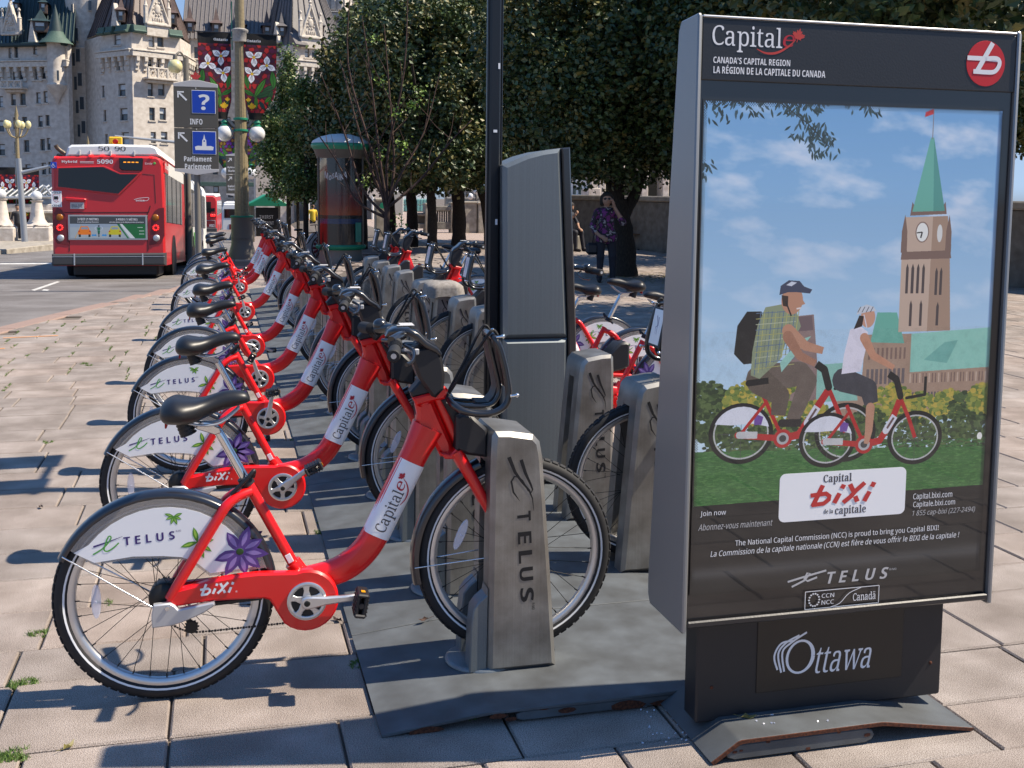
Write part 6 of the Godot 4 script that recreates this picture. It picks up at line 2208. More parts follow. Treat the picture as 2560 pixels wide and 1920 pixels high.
	dormer(root, at(302, 55, -162.6), 1.1, 1.6, 2.0, M.roof_brown)
	dormer(root, at(432, 62, -165.0), 1.1, 1.6, 2.0, M.roof_brown)
	# middle wing
	a = at(462, 200, -172.0)
	b = at(700, 200, -174.0)
	var mw := []
	for r in 8:
		for k in 6:
			mw.append([486 + k * 36 + r * 2, 118 + r * 58, 499 + k * 36 + r * 2, 146 + r * 58])
	T = facet(root, a, b, gy, at(560, 97, -173).y, mw, st)
	corbels(root, T, a.distance_to(Vector3(b.x, a.y, b.z)), at(560, 168, -173).y, 1.2, 1.7)
	roof(root, at(455, 97, -171.4), at(704, 92, -173.4), at(470, -70, -184), at(716, -70, -186), M.roof_slate, 24)
	for e in [[475, 82], [541, 86], [603, 89], [668, 92]]:
		dormer(root, at(e[0], e[1], -172.6), 1.25, 1.6, 2.6, M.roof_brown)
	# right pavilion
	var R := [at(655, 250, -175), at(676, 250, -168.5), at(731, 250, -164.5), at(842, 250, -167.5), at(872, 250, -174)]
	y1 = at(730, 116, -165).y
	var z6 := func(arr: Array): return zoom5(arr, 0.217, 440.0, 0.0)
	var pl_ := [[1140, 535, 1205, 655], [1165, 795, 1230, 910], [1178, 1045, 1240, 1160], [1190, 1300, 1250, 1420], [1200, 1560, 1262, 1690]]
	var pr_ := [[1485, 540, 1537, 660], [1565, 545, 1622, 665], [1480, 800, 1535, 905], [1560, 805, 1625, 910], [1500, 1050, 1560, 1170], [1580, 1050, 1640, 1170], [1520, 1310, 1580, 1430], [1600, 1310, 1660, 1430], [1720, 1050, 1760, 1170]]
	facet(root, R[0], R[1], gy, y1, [], st)
	Ts = [facet(root, R[1], R[2], gy, y1, z6.call(pl_), st), facet(root, R[2], R[3], gy, y1, z6.call(pr_), st), facet(root, R[3], R[4], gy, y1, [], st)]
	for i in 3:
		corbels(root, Ts[i], (R[i + 1] as Vector3).distance_to(R[i + 2]), at(730, 166, -165).y, 1.2, 1.8)
	g0 = pxp.call(774, 92, Ts[1])
	gable(root, Ts[1], g0.x, g0.y, 3.1, 4.2)
	mb = MB.new()
	mb.xf = Ts[1]
	mb.box(Vector3(g0.x, (g0.y + y1) * 0.5, 0.12), Vector3(3.2, g0.y - y1 + 0.3, 0.7), 0.05)
	put("dormer_front", mb, M.limestone_trim, root)
	g0 = pxp.call(693, 108, Ts[0])
	gable(root, Ts[0], g0.x, g0.y, 1.4, 3.0, false)
	for e in [[1, 0.02, 0.3], [1, 0.7, 1.0]]:
		var LL: float = (R[2] as Vector3).distance_to(R[3])
		mb = MB.new()
		mb.xf = Ts[1] * Transform3D(Basis(Vector3(0, 0, 1), Vector3.UP, Vector3(-1, 0, 0)), Vector3(LL * e[2], y1, 0))
		mb.prism(V2([-1.2, 0, 0.9, 0.0, 1.0, 0.2, 0.72, 0.4, -0.9, 2.0]), 0.0, LL * (e[2] - e[1]), 0.04)
		put("slate_parapet", mb, M.roof_slate, root)
	ring = []
	for i in R.size(): ring.append(Vector3(R[i].x, y1 + 0.2, R[i].z - 0.6))
	frustum(root, ring, Vector3(at(735, -190, -174).x, at(735, -190, -174).y, -174), 0.2, M.roof_slate, "roof", 5)
	dormer(root, at(705, 92, -167.0), 1.1, 1.5, 2.2, M.roof_slate)
	dormer(root, at(755, 45, -170.0), 1.2, 1.7, 2.4, M.roof_slate)
	dormer(root, at(802, 90, -168.2), 1.0, 1.5, 2.2, M.roof_slate)
	# tall tower behind, and the far roof
	a = at(772, 100, -184); b = at(862, 100, -182)
	T = facet(root, a, b, at(800, 240, -184).y, 40.0, [], st, 5.0, "rear_tower")
	var LL2 := a.distance_to(Vector3(b.x, a.y, b.z))
	corbels(root, T, LL2, at(820, 45, -183).y, 1.1, 1.7)
	mb = MB.new()
	mb.xf = T
	for k in 5:
		mb.box(Vector3(LL2 * (0.12 + 0.19 * k), at(820, 10, -183).y, 0.1), Vector3(0.75, 2.0, 0.4), 0.08)
	put("panel_moulding", mb, M.limestone_trim, root)
	T = facet(root, b, at(874, 100, -190), at(800, 240, -184).y, 40.0, [], st, 1.0, "rear_tower")
	roof(root, at(850, 128, -188), at(946, 118, -190), at(850, -26, -199), at(876, -20, -201), M.roof_slate, 10)
	for e in [[873, 126], [918, 128]]:
		dormer(root, at(e[0], e[1], -187.5), 1.2, 1.8, 2.0, M.roof_slate)
	a = at(850, 200, -188); b = at(960, 200, -189)
	facet(root, a, b, gy, at(900, 122, -188).y, [], st)

# ---------------------------------------------------------------- buses
func lamp_round(mb: MB, p: Vector3, r: float, d := 0.04) -> void:
	var old := mb.xf
	mb.xf = mb.xf * Transform3D(Basis(Vector3.RIGHT, PI / 2), p)
	mb.lathe([Vector2(0.0, d), Vector2(r * 0.5, d * 0.95), Vector2(r * 0.85, d * 0.7), Vector2(r, 0.0)], 20)
	mb.xf = old

func bus_wheel(root: Node3D, p: Vector3) -> void:
	var w := base("wheel", p, 0.0, root)
	var mb := MB.new()
	mb.xf = Transform3D(Basis(Vector3(0, 0, 1), PI / 2), Vector3.ZERO)
	mb.lathe([Vector2(0.26, 0.14), Vector2(0.44, 0.15), Vector2(0.49, 0.11), Vector2(0.49, -0.11), Vector2(0.44, -0.15), Vector2(0.26, -0.14)], 32)
	put("tyre", mb, M.rubber, w)
	mb = MB.new()
	mb.xf = Transform3D(Basis(Vector3(0, 0, 1), PI / 2), Vector3.ZERO)
	mb.lathe([Vector2(0.0, -0.1), Vector2(0.12, -0.1), Vector2(0.2, -0.04), Vector2(0.27, -0.13)], 24)
	mb.lathe([Vector2(0.0, 0.1), Vector2(0.12, 0.1), Vector2(0.2, 0.04), Vector2(0.27, 0.13)], 24)
	put("rim", mb, M.cast_silver, w)

func articulated_bus() -> void:
	# local frame: x to the right of the rear face, y up from the road, z out of the rear
	var p0 := at(133, 664, -27.5)
	var p1 := at(414, 664, -27.5)
	var far_p := at(477, 649, -35.5)
	var fwd := (far_p - p1).normalized()
	var X := Vector3(1, 0, 0)
	var Zb := -fwd
	var Y := Zb.cross(X).normalized()
	X = Y.cross(Zb).normalized()
	var root := base("articulated_bus")
	root.transform = Transform3D(Basis(X, Y, Zb), p0 - Y * 0.17)
	tag(root, "red articulated city bus numbered 5090 seen from behind, white roof", "bus", "red city buses")
	var W := 2.48
	var mb := MB.new()
	# rear module shell: a rounded section extruded forward
	var shell := [0.0, 0.16, 0.0, 2.5, 0.03, 2.62, 0.10, 2.68, 1.2, 2.73, 2.30, 2.71, 2.40, 2.66, 2.46, 2.5, W, 1.6, W, 0.16]
	mb.prism(V2(shell), -6.0, 6.0, 0.05)
	var body := put("body", mb, M.bus_red, root)
	mb = MB.new()
	mb.prism(V2([0.30, 2.68, 0.36, 2.9, 0.44, 2.955, 1.3, 2.985, 2.2, 2.975, 2.32, 2.93, 2.42, 2.72]), -5.6, 5.56, 0.05)
	put("roof_cover", mb, M.bus_white, root)
	mb = MB.new()
	mb.prism(V2([-0.01, 0.17, W + 0.01, 0.17, W + 0.01, 0.46, -0.01, 0.44]), -0.25, 0.36, 0.04)
	put("bumper", mb, M.bus_bumper, root)
	mb = MB.new()
	for x in [0.48, 1.98]:
		mb.box(Vector3(x, 0.31, 0.112), Vector3(0.03, 0.27, 0.01), 0.003)
	mb.box(Vector3(W * 0.5, 0.375, 0.111), Vector3(W, 0.012, 0.006))
	put("bumper_seam", mb, M.cast_silver, root)
	mb = MB.new()
	mb.box(Vector3(1.35, 0.05, -0.9), Vector3(1.9, 0.3, 1.4), 0.05)
	put("engine_pan", mb, M.ink_black, root)
	mb = MB.new()   # rear window in its frame
	mb.prism(V2([0.13, 2.43, 1.16, 2.475, 1.52, 2.31, 1.98, 2.325, 1.90, 2.22, 1.48, 1.80, 0.11, 1.95]), 0.0, 0.03, 0.012, false)
	put("window_surround", mb, M.bus_red, root)
	mb = MB.new()
	mb.prism(V2([0.165, 2.405, 1.13, 2.445, 1.50, 2.285, 1.90, 2.29, 1.46, 1.835, 0.15, 1.985]), 0.0315, 0.004, 0.002, false)
	put("rear_window", mb, M.bus_glass, root)
	mb = MB.new()
	mb.prism(V2([1.49, 2.66, 2.00, 2.67, 2.02, 2.64, 2.0, 2.39, 1.97, 2.37, 1.55, 2.375, 1.49, 2.42]), 0.0, 0.036, 0.012, false)
	var ds := put("destination_display", mb, M.bus_glass, root)
	mb = MB.new()
	for i in 4:
		mb.box(Vector3(1.615 + 0.09 * i, 2.565, 0.038), Vector3(0.06, 0.022, 0.004))
	var amb := mat("display_amber", lin(0.7, 0.25, 0.01), 0.5)
	amb.emission_enabled = true; amb.emission = lin(0.9, 0.3, 0.01); amb.emission_energy_multiplier = 0.8
	put("display_text", mb, amb, ds)
	# panel joints
	mb = MB.new()
	for e in [[0.26, 1.39, 2.13, 1.41], [0.36, 0.5, 0.36, 0.74], [2.09, 0.5, 2.09, 1.40], [2.12, 1.42, 2.16, 1.56]]:
		mb.tube([Vector3(e[0], e[1], 0.0), Vector3(e[2], e[3], 0.0)], 0.008, 6)
	mb.tube([Vector3(2.0, 2.30, 0.0), Vector3(2.26, 2.28, 0.0), Vector3(2.28, 1.62, 0.0)], 0.006, 6)
	put("panel_joints", mb, M.ink_black, root)
	# lamp pods
	for s in [0, 1]:
		mb = MB.new()
		var o := 0.0 if s == 0 else W
		var g := 1.0 if s == 0 else -1.0
		mb.prism(V2([o + 0.012 * g, 1.52, o + 0.14 * g, 1.50, o + 0.22 * g, 1.44, o + 0.30 * g, 1.28, o + 0.36 * g, 0.64, o + 0.09 * g, 0.68, o + 0.012 * g, 0.86]), 0.0, 0.012, 0.005, false)
		put("lamp_pod", mb, M.bus_dark_red, root)
		var xs := [0.165, 0.165, 0.175] if s == 0 else [2.27, 2.275, 2.285]
		var ys := [1.285, 1.045, 0.805]
		var ms := [M.orange_lens, M.lit_red, M.clear_lens]
		for k in 3:
			mb = MB.new()
			if k == 1:
				for q in 9:
					lamp_round(mb, Vector3(xs[k] + cos(TAU * q / 9) * 0.056, ys[k] + sin(TAU * q / 9) * 0.056, 0.012), 0.019, 0.02)
				var rim := MB.new()
				lamp_round(rim, Vector3(xs[k], ys[k], 0.011), 0.088, 0.012)
				put("tail_light", rim, M.red_lens, root)
				put("brake_light", mb, M.lit_red, root)
			else:
				lamp_round(mb, Vector3(xs[k], ys[k], 0.012), 0.078, 0.03)
				put("indicator" if k == 0 else "reversing_light", mb, M.orange_lens if k == 0 else M.cast_silver, root)
	mb = MB.new()
	for e in [[0.12, 2.66], [0.87, 2.705], [1.12, 2.71], [1.36, 2.712], [2.2, 2.69]]:
		mb.box(Vector3(e[0], e[1], 0.005), Vector3(0.09, 0.035, 0.03), 0.01)
	put("marker_light", mb, M.lit_red, root)
	# number plate under its hood
	mb = MB.new()
	mb.prism(V2([0.29, 1.735, 0.33, 1.75, 0.73, 1.72, 0.755, 1.70, 0.74, 1.50, 0.70, 1.46, 0.42, 1.46, 0.38, 1.62]), 0.0, 0.02, 0.01, false)
	mb.prism(V2([0.29, 1.735, 0.33, 1.75, 0.73, 1.72, 0.755, 1.68, 0.70, 1.655, 0.33, 1.665]), 0.0, 0.075, 0.02, false)
	put("plate_hood", mb, M.bus_red, root)
	mb = MB.new()
	mb.box(Vector3(0.55, 1.55, 0.024), Vector3(0.30, 0.15, 0.008), 0.002)
	var npl := put("number_plate", mb, M.sign_pale, root)
	mb = MB.new()
	mb.text("BNA-91E", sans, 0.23, 0.075, Transform3D(Basis.IDENTITY, Vector3(0.55, 1.545, 0.0286)))
	put("plate_lettering", mb, M.ink_black, npl)
	# the framed advertisement
	mb = MB.new()
	mb.box(Vector3(1.215, 1.05, 0.012), Vector3(1.74, 0.58, 0.02), 0.006)
	var adf := put("advert_frame", mb, M.galvanised, root)
	var cv := Canvas.new(1020, 340)
	cv.u0 = 0.0; cv.uw = 1.0; cv.y1 = 1.0; cv.yh = 1.0
	cv.im.fill(Color(0.60, 0.66, 0.72))
	cv.poly(V2([0, 0.5, 1, 0.5, 1, 0, 0, 0]), Color(0.66, 0.70, 0.72))
	cv.poly(V2([0, 1, 1, 1, 1, 0.66, 0, 0.66]), Color(0.27, 0.29, 0.30))
	cv.poly(V2([0.64, 0.66, 1, 0.66, 1, 0.0, 0.86, 0.0]), Color(0.11, 0.42, 0.22))
	cv.poly(V2([0.62, 0.66, 0.645, 0.66, 0.78, 0.0, 0.755, 0.0]), Color(0.12, 0.45, 0.24))
	cv.poly(V2([0.655, 0.66, 0.69, 0.66, 0.86, 0.0, 0.80, 0.0]), Color(0.85, 0.87, 0.87))
	cv.poly(V2([0.06, 0.0, 0.068, 0.0, 0.155, 0.62, 0.15, 0.62]), Color(0.85, 0.62, 0.15))
	for e in [[0.19, Color(0.93, 0.50, 0.13)], [0.59, Color(0.80, 0.76, 0.16)]]:
		var x: float = e[0]
		cv.poly(V2([x - 0.085, 0.16, x - 0.085, 0.30, x - 0.065, 0.40, x - 0.045, 0.55, x + 0.045, 0.55, x + 0.065, 0.40, x + 0.085, 0.30, x + 0.085, 0.16]), e[1])
		cv.poly(V2([x - 0.05, 0.41, x - 0.038, 0.51, x + 0.038, 0.51, x + 0.05, 0.41]), Color(0.55, 0.62, 0.68))
		for s in [-1, 1]:
			cv.poly(V2([x + s * 0.078, 0.18, x + s * 0.05, 0.18, x + s * 0.05, 0.06, x + s * 0.078, 0.06]), Color(0.12, 0.12, 0.12))
			cv.oval(Vector2(x + s * 0.07, 0.32), 0.012, 0.03, Color(0.75, 0.2, 0.12))
	cv.poly(V2([0.365, 0.2, 0.39, 0.2, 0.40, 0.5, 0.355, 0.5]), Color(0.15, 0.42, 0.30))
	cv.oval(Vector2(0.378, 0.56), 0.013, 0.045, Color(0.15, 0.16, 0.2))
	cv.line(V2a([0.378, 0.24, 0.378, 0.06]), 0.012, Color(0.1, 0.1, 0.1))
	cv.ring(Vector2(0.378, 0.46), 0.05, 0.006, Color(0.8, 0.86, 0.92), 0.10)
	for s in [0.315, 0.45]:
		cv.poly(V2([s - 0.035, 0.14, s - 0.015, 0.20, s - 0.015, 0.17, s + 0.015, 0.17, s + 0.015, 0.20, s + 0.035, 0.14, s + 0.015, 0.08, s + 0.015, 0.11, s - 0.015, 0.11, s - 0.015, 0.08]), Color(0.16, 0.56, 0.82))
	for e in [[0.90, 0.50, 0.05], [0.92, 0.34, 0.04], [0.92, 0.2, 0.04]]:
		for k in 5: cv.oval(Vector2(e[0] + k * 0.014, e[1]), 0.006, 0.018, Color(0.85, 0.9, 0.86), 10)
	cv.im.generate_mipmaps()
	var adm := mat("bus_advert", Color.WHITE, 0.5)
	adm.albedo_texture = ImageTexture.create_from_image(cv.im)
	mb = MB.new()
	mb.quad(Vector3(0.385, 0.80, 0.0235), Vector3(2.045, 0.80, 0.0235), Vector3(2.045, 1.305, 0.0235), Vector3(0.385, 1.305, 0.0235))
	put("advert_print", mb, adm, adf)
	mb = MB.new()
	mb.text("3 FEET (1 METRE)", sans_b, 0.46, 0.062, Transform3D(Basis.IDENTITY, Vector3(0.78, 1.235, 0.0246)))
	mb.text("is a safe passing distance", sans_b, 0.46, 0.036, Transform3D(Basis.IDENTITY, Vector3(0.78, 1.172, 0.0246)))
	mb.text("3 PIEDS (1 MÈTRE)", sans_b, 0.48, 0.07, Transform3D(Basis.IDENTITY, Vector3(1.63, 1.24, 0.0246)))
	mb.text("est une distance de dépassement sécuritaire", sans_b, 0.76, 0.036, Transform3D(Basis.IDENTITY, Vector3(1.63, 1.172, 0.0246)))
	put("advert_lettering", mb, M.ink_white, adf)
	# numbers, badges and stickers
	mb = MB.new()
	mb.text("5090", sans_b, 0.35, 0.10, Transform3D(Basis.IDENTITY, Vector3(1.175, 2.575, 0.003)))
	mb.text("Hybrid", sans_b, 0.33, 0.075, Transform3D(Basis.IDENTITY, Vector3(0.40, 2.555, 0.003)))
	for k in 2: mb.box(Vector3(0.78, 2.568 - k * 0.03, 0.003), Vector3(0.30, 0.010, 0.002))
	mb.text("Envir", serif, 0.17, 0.05, Transform3D(Basis.IDENTITY, Vector3(2.14, 2.545, 0.003)))
	mb.xf = Transform3D(Basis.IDENTITY, Vector3(0, 0, 0.003))
	mb.ribbon(spline([Vector2(1.80, 1.70), Vector2(1.92, 1.735), Vector2(2.12, 1.75), Vector2(2.10, 1.685), Vector2(1.99, 1.675)], 4), 0.010)
	mb.text("orion", sans_b, 0.19, 0.05, Transform3D(Basis.IDENTITY, Vector3(1.935, 1.685, 0.0)), 0.2)
	put("lettering", mb, M.ink_white, root)
	mb = MB.new()
	mb.ball(Vector3(2.27, 2.55, 0.003), Vector3(0.03, 0.032, 0.004), 10)
	put("green_leaf_mark", mb, M.green_paint, root)
	mb = MB.new()
	mb.text("50", sans, 0.24, 0.11, Transform3D(Basis.IDENTITY, Vector3(1.15, 2.875, -0.036)))
	mb.text("90", sans, 0.24, 0.11, Transform3D(Basis.IDENTITY, Vector3(1.51, 2.88, -0.036)))
	put("roof_number", mb, M.ink_black, root)
	mb = MB.new()
	for x in [0.62, 0.85, 1.3, 1.82]:
		mb.box(Vector3(x, 2.77, -0.03), Vector3(0.03, 0.12, 0.03), 0.008)
	put("roof_latch", mb, M.sign_pale, root)
	mb = MB.new()
	mb.box(Vector3(0.105, 1.70, 0.006), Vector3(0.225, 0.37, 0.012), 0.004)
	var ys := put("yield_sticker", mb, M.white_print, root)
	mb = MB.new()
	mb.text("YIELD", sans_b, 0.185, 0.05, Transform3D(Basis.IDENTITY, Vector3(0.105, 1.845, 0.0131)))
	mb.text("CÉDEZ", sans_b, 0.185, 0.055, Transform3D(Basis.IDENTITY, Vector3(0.105, 1.555, 0.0131)))
	mb.prism(V2([0.05, 1.69, 0.14, 1.69, 0.14, 1.765, 0.05, 1.765]), 0.0125, 0.001)
	put("sticker_lettering", mb, M.ink_black, ys)
	mb = MB.new()
	mb.xf = Transform3D(Basis.IDENTITY, Vector3(0, 0, 0.0136))
	mb.ribbon(V2a([0.03, 1.80, 0.19, 1.80, 0.12, 1.665, 0.04, 1.665, 0.03, 1.80]), 0.009)
	mb.ribbon(V2a([0.05, 1.64, 0.08, 1.64, 0.10, 1.615, 0.12, 1.64, 0.16, 1.64]), 0.009)
	put("sticker_mark", mb, M.ink_red, ys)
	mb = MB.new()
	mb.box(Vector3(0.06, 2.475, 0.006), Vector3(0.13, 0.14, 0.012), 0.003)
	var wc := put("access_sticker", mb, M.sign_blue, root)
	mb = MB.new()
	mb.xf = Transform3D(Basis.IDENTITY, Vector3(0.055, 2.47, 0.0128))
	var arc := []
	for k in 10: arc.append(Vector2(cos(deg_to_rad(60 + 27 * k)) * 0.033 - 0.004, sin(deg_to_rad(60 + 27 * k)) * 0.033 - 0.012))
	mb.ribbon(arc, 0.009); mb.ribbon(V2a([-0.008, 0.03, -0.004, -0.006, 0.024, -0.008, 0.036, -0.038]), 0.009)
	mb.ball(Vector3(-0.01, 0.043, 0), Vector3(0.009, 0.009, 0.002), 8)
	put("access_mark", mb, M.ink_white, wc)
	mb = MB.new()
	mb.tube(spline([Vector3(0.26, 2.66, -0.3), Vector3(0.25, 2.76, -0.3), Vector3(0.16, 2.83, -0.3), Vector3(0.09, 2.90, -0.28), Vector3(0.06, 2.96, -0.26)], 3), 0.05, 12)
	put("exhaust_stack", mb, M.exhaust, root)
	# right side: windows, skirt, accordion joint, second module
	mb = MB.new()
	mb.box(Vector3(W - 0.005, 1.75, -2.6), Vector3(0.03, 1.15, 4.5), 0.01)
	put("side_window", mb, M.bus_side_glass, root)
	mb = MB.new()
	for k in 4: mb.box(Vector3(W + 0.004, 1.75, -0.6 - 1.25 * k), Vector3(0.03, 1.16, 0.07))
	put("window_bar", mb, M.bus_bumper, root)
	mb = MB.new()
	mb.box(Vector3(W - 0.02, 2.48, -3.0), Vector3(0.03, 0.3, 5.5), 0.01)
	put("side_band", mb, M.bus_white, root)
	mb = MB.new()
	mb.box(Vector3(W - 0.004, 2.48, -0.55), Vector3(0.03, 0.28, 0.9), 0.01)
	put("side_badge", mb, M.bus_red, root)
	mb = MB.new()
	mb.xf = Transform3D(Basis(Vector3(0, 0, -1), Vector3.UP, Vector3(1, 0, 0)), Vector3(W + 0.0125, 2.48, -0.55))
	mb.text("OC Transpo", sans_b, 0.8, 0.17)
	put("side_lettering", mb, M.ink_white, root)
	mb = MB.new()
	for k in 9:
		mb.box(Vector3(1.24, 1.5, -6.08 - k * 0.11), Vector3(2.36 + (0.08 if k % 2 else 0.0), 2.35, 0.08), 0.02)
	put("accordion_joint", mb, M.rubber, root)
	mb = MB.new()
	mb.prism(V2([0.0, 0.16, 0.0, 2.5, 0.10, 2.68, 1.2, 2.73, 2.40, 2.68, W, 2.5, W + 0.01, 1.6, W + 0.01, 0.16]), -16.0, 9.0, 0.05)
	put("front_module", mb, M.bus_white, root)
	mb = MB.new()
	mb.box(Vector3(W + 0.008, 1.75, -11.3), Vector3(0.03, 1.15, 7.8), 0.01)
	put("side_window", mb, M.bus_side_glass, root)
	mb = MB.new()
	for k in 6: mb.box(Vector3(W + 0.012, 1.75, -7.4 - 1.35 * k), Vector3(0.034, 1.16, 0.07))
	put("window_bar", mb, M.bus_bumper, root)
	for e in [[-8.2, 0.85, 1.2, 0.6, M.green_paint], [-9.9, 0.75, 1.2, 0.5, M.green_paint], [-11.5, 0.8, 1.0, 0.55, M.green_paint]]:
		mb = MB.new()
		mb.box(Vector3(W + 0.006, e[1], e[0]), Vector3(0.03, e[3], e[2]), 0.008)
		put("green_panel", mb, e[4], root)
	for z in [-2.2, -9.0, -13.5]:
		bus_wheel(root, Vector3(W - 0.13, 0.30, z)); bus_wheel(root, Vector3(0.13, 0.30, z))
	mb = MB.new()
	for z in [-2.2, -9.0]:
		mb.xf = Transform3D(Basis(Vector3(0, 0, 1), -PI / 2), Vector3(W + 0.0165, 0.3, z))
		mb.lathe([Vector2(0.0, -0.02), Vector2(0.58, -0.02), Vector2(0.58, 0.0), Vector2(0.0, 0.0)], 28)
	put("wheel_arch", mb, M.ink_black, root)

func small_bus(called: String, px0: float, px1: float, pyt: float, pyb: float, z: float, red: bool, label: String) -> void:
	var a := at(px0, pyb, z)
	var b := at(px1, pyb, z)
	var t := at(px0, pyt, z)
	var w := b.x - a.x
	var h := t.y - a.y
	var root := base(called, Vector3(a.x, a.y, z), -0.03)
	tag(root, label, "bus", "red city buses" if red else "")
	var mb := MB.new()
	mb.prism(V2([0, 0.08 * h, w, 0.08 * h, w, 0.82 * h, w * 0.95, 0.92 * h, w * 0.85, 0.95 * h, w * 0.1, 0.95 * h, 0.0, 0.85 * h]), -11.5, 11.5, 0.06)
	put("body", mb, M.bus_red if red else M.bus_white, root)
	mb = MB.new()
	mb.prism(V2([0.05 * w, 0.93 * h, 0.97 * w, 0.93 * h, 0.93 * w, h, 0.12 * w, h]), -11.3, 11.2, 0.06)
	put("roof_cover", mb, M.bus_white, root)
	mb = MB.new()
	mb.box(Vector3(w * 0.5, 0.13 * h, 0.02), Vector3(w * 1.01, 0.13 * h, 0.3), 0.05)
	put("bumper", mb, M.bus_bumper, root)
	mb = MB.new()
	mb.box(Vector3(w * 0.45, 0.68 * h, 0.01), Vector3(w * 0.66, 0.26 * h, 0.03), 0.01)
	mb.box(Vector3(w * 0.84, 0.62 * h, 0.02), Vector3(w * 0.17, 0.08 * h, 0.03), 0.01)
	put("rear_window", mb, M.bus_glass, root)
	mb = MB.new()
	mb.box(Vector3(w + 0.004, 0.66 * h, -5.7), Vector3(0.03, 0.34 * h, 11.0), 0.01)
	put("side_window", mb, M.bus_side_glass, root)
	mb = MB.new()
	for k in 8: mb.box(Vector3(w + 0.01, 0.66 * h, -0.8 - 1.4 * k), Vector3(0.03, 0.35 * h, 0.14))
	put("window_bar", mb, M.bus_white, root)
	mb = MB.new()
	mb.box(Vector3(w * 0.84, 0.49 * h, 0.03), Vector3(w * 0.26, 0.10 * h, 0.05), 0.03)
	var pod := put("lamp_pod", mb, M.bus_dark_red, root)
	mb = MB.new()
	lamp_round(mb, Vector3(w * 0.80, 0.49 * h, 0.055), 0.10); lamp_round(mb, Vector3(w * 0.89, 0.49 * h, 0.055), 0.10)
	put("tail_light", mb, M.lit_red if red else M.red_lens, pod)
	mb = MB.new()
	mb.box(Vector3(w * 0.66, 0.29 * h, 0.02), Vector3(w * 0.56, 0.17 * h, 0.03), 0.01)
	var fr := put("advert_frame", mb, M.galvanised, root)
	mb = MB.new()
	mb.box(Vector3(w * 0.66, 0.29 * h, 0.036), Vector3(w * 0.52, 0.15 * h, 0.006))
	put("advert_print", mb, M.bus_dark_red, fr)
	mb = MB.new()
	mb.text("VOICE" if red else "BUS", sans_b, w * 0.2, 0.06 * h, Transform3D(Basis.IDENTITY, Vector3(w * 0.80, 0.25 * h, 0.041)))
	put("advert_lettering", mb, M.ink_white, fr)
	for zz in [-2.4, -8.6]:
		bus_wheel(root, Vector3(w - 0.14, 0.12 * h, zz)); bus_wheel(root, Vector3(0.14, 0.12 * h, zz))

func buses() -> void:
	articulated_bus()
	small_bus("city_bus", 478, 543, 484, 590, -84, true, "red city bus further up the street, tail lights lit, seen past the sign post")
	small_bus("white_coach", 556, 600, 506, 592, -104, false, "white coach beyond the second red bus, partly hidden by the lamp post")

# ---------------------------------------------------------------- street furniture
func post(root: Node3D, called: String, p: Vector3, top: Vector3, r0: float, r1: float, m: Material, sides := 16) -> void:
	var mb := MB.new()
	mb.tube([p, top], [r0, r1], sides)
	put(called, mb, m, root)

func arrow_sign(parent: Node3D, T: Transform3D, s: float) -> void:
	var mb := MB.new()
	mb.xf = T
	mb.ribbon(V2a([0.5 * s, -0.5 * s, -0.3 * s, 0.3 * s]), 0.20 * s)
	mb.ribbon(V2a([-0.42 * s, -0.22 * s, -0.42 * s, 0.42 * s, 0.22 * s, 0.42 * s]), 0.17 * s)
	mb.prism(V2([-0.505 * s, 0.505 * s, -0.33 * s, 0.505 * s, -0.505 * s, 0.33 * s]), 0.0004, 0)
	put("arrow", mb, M.sign_white, parent)

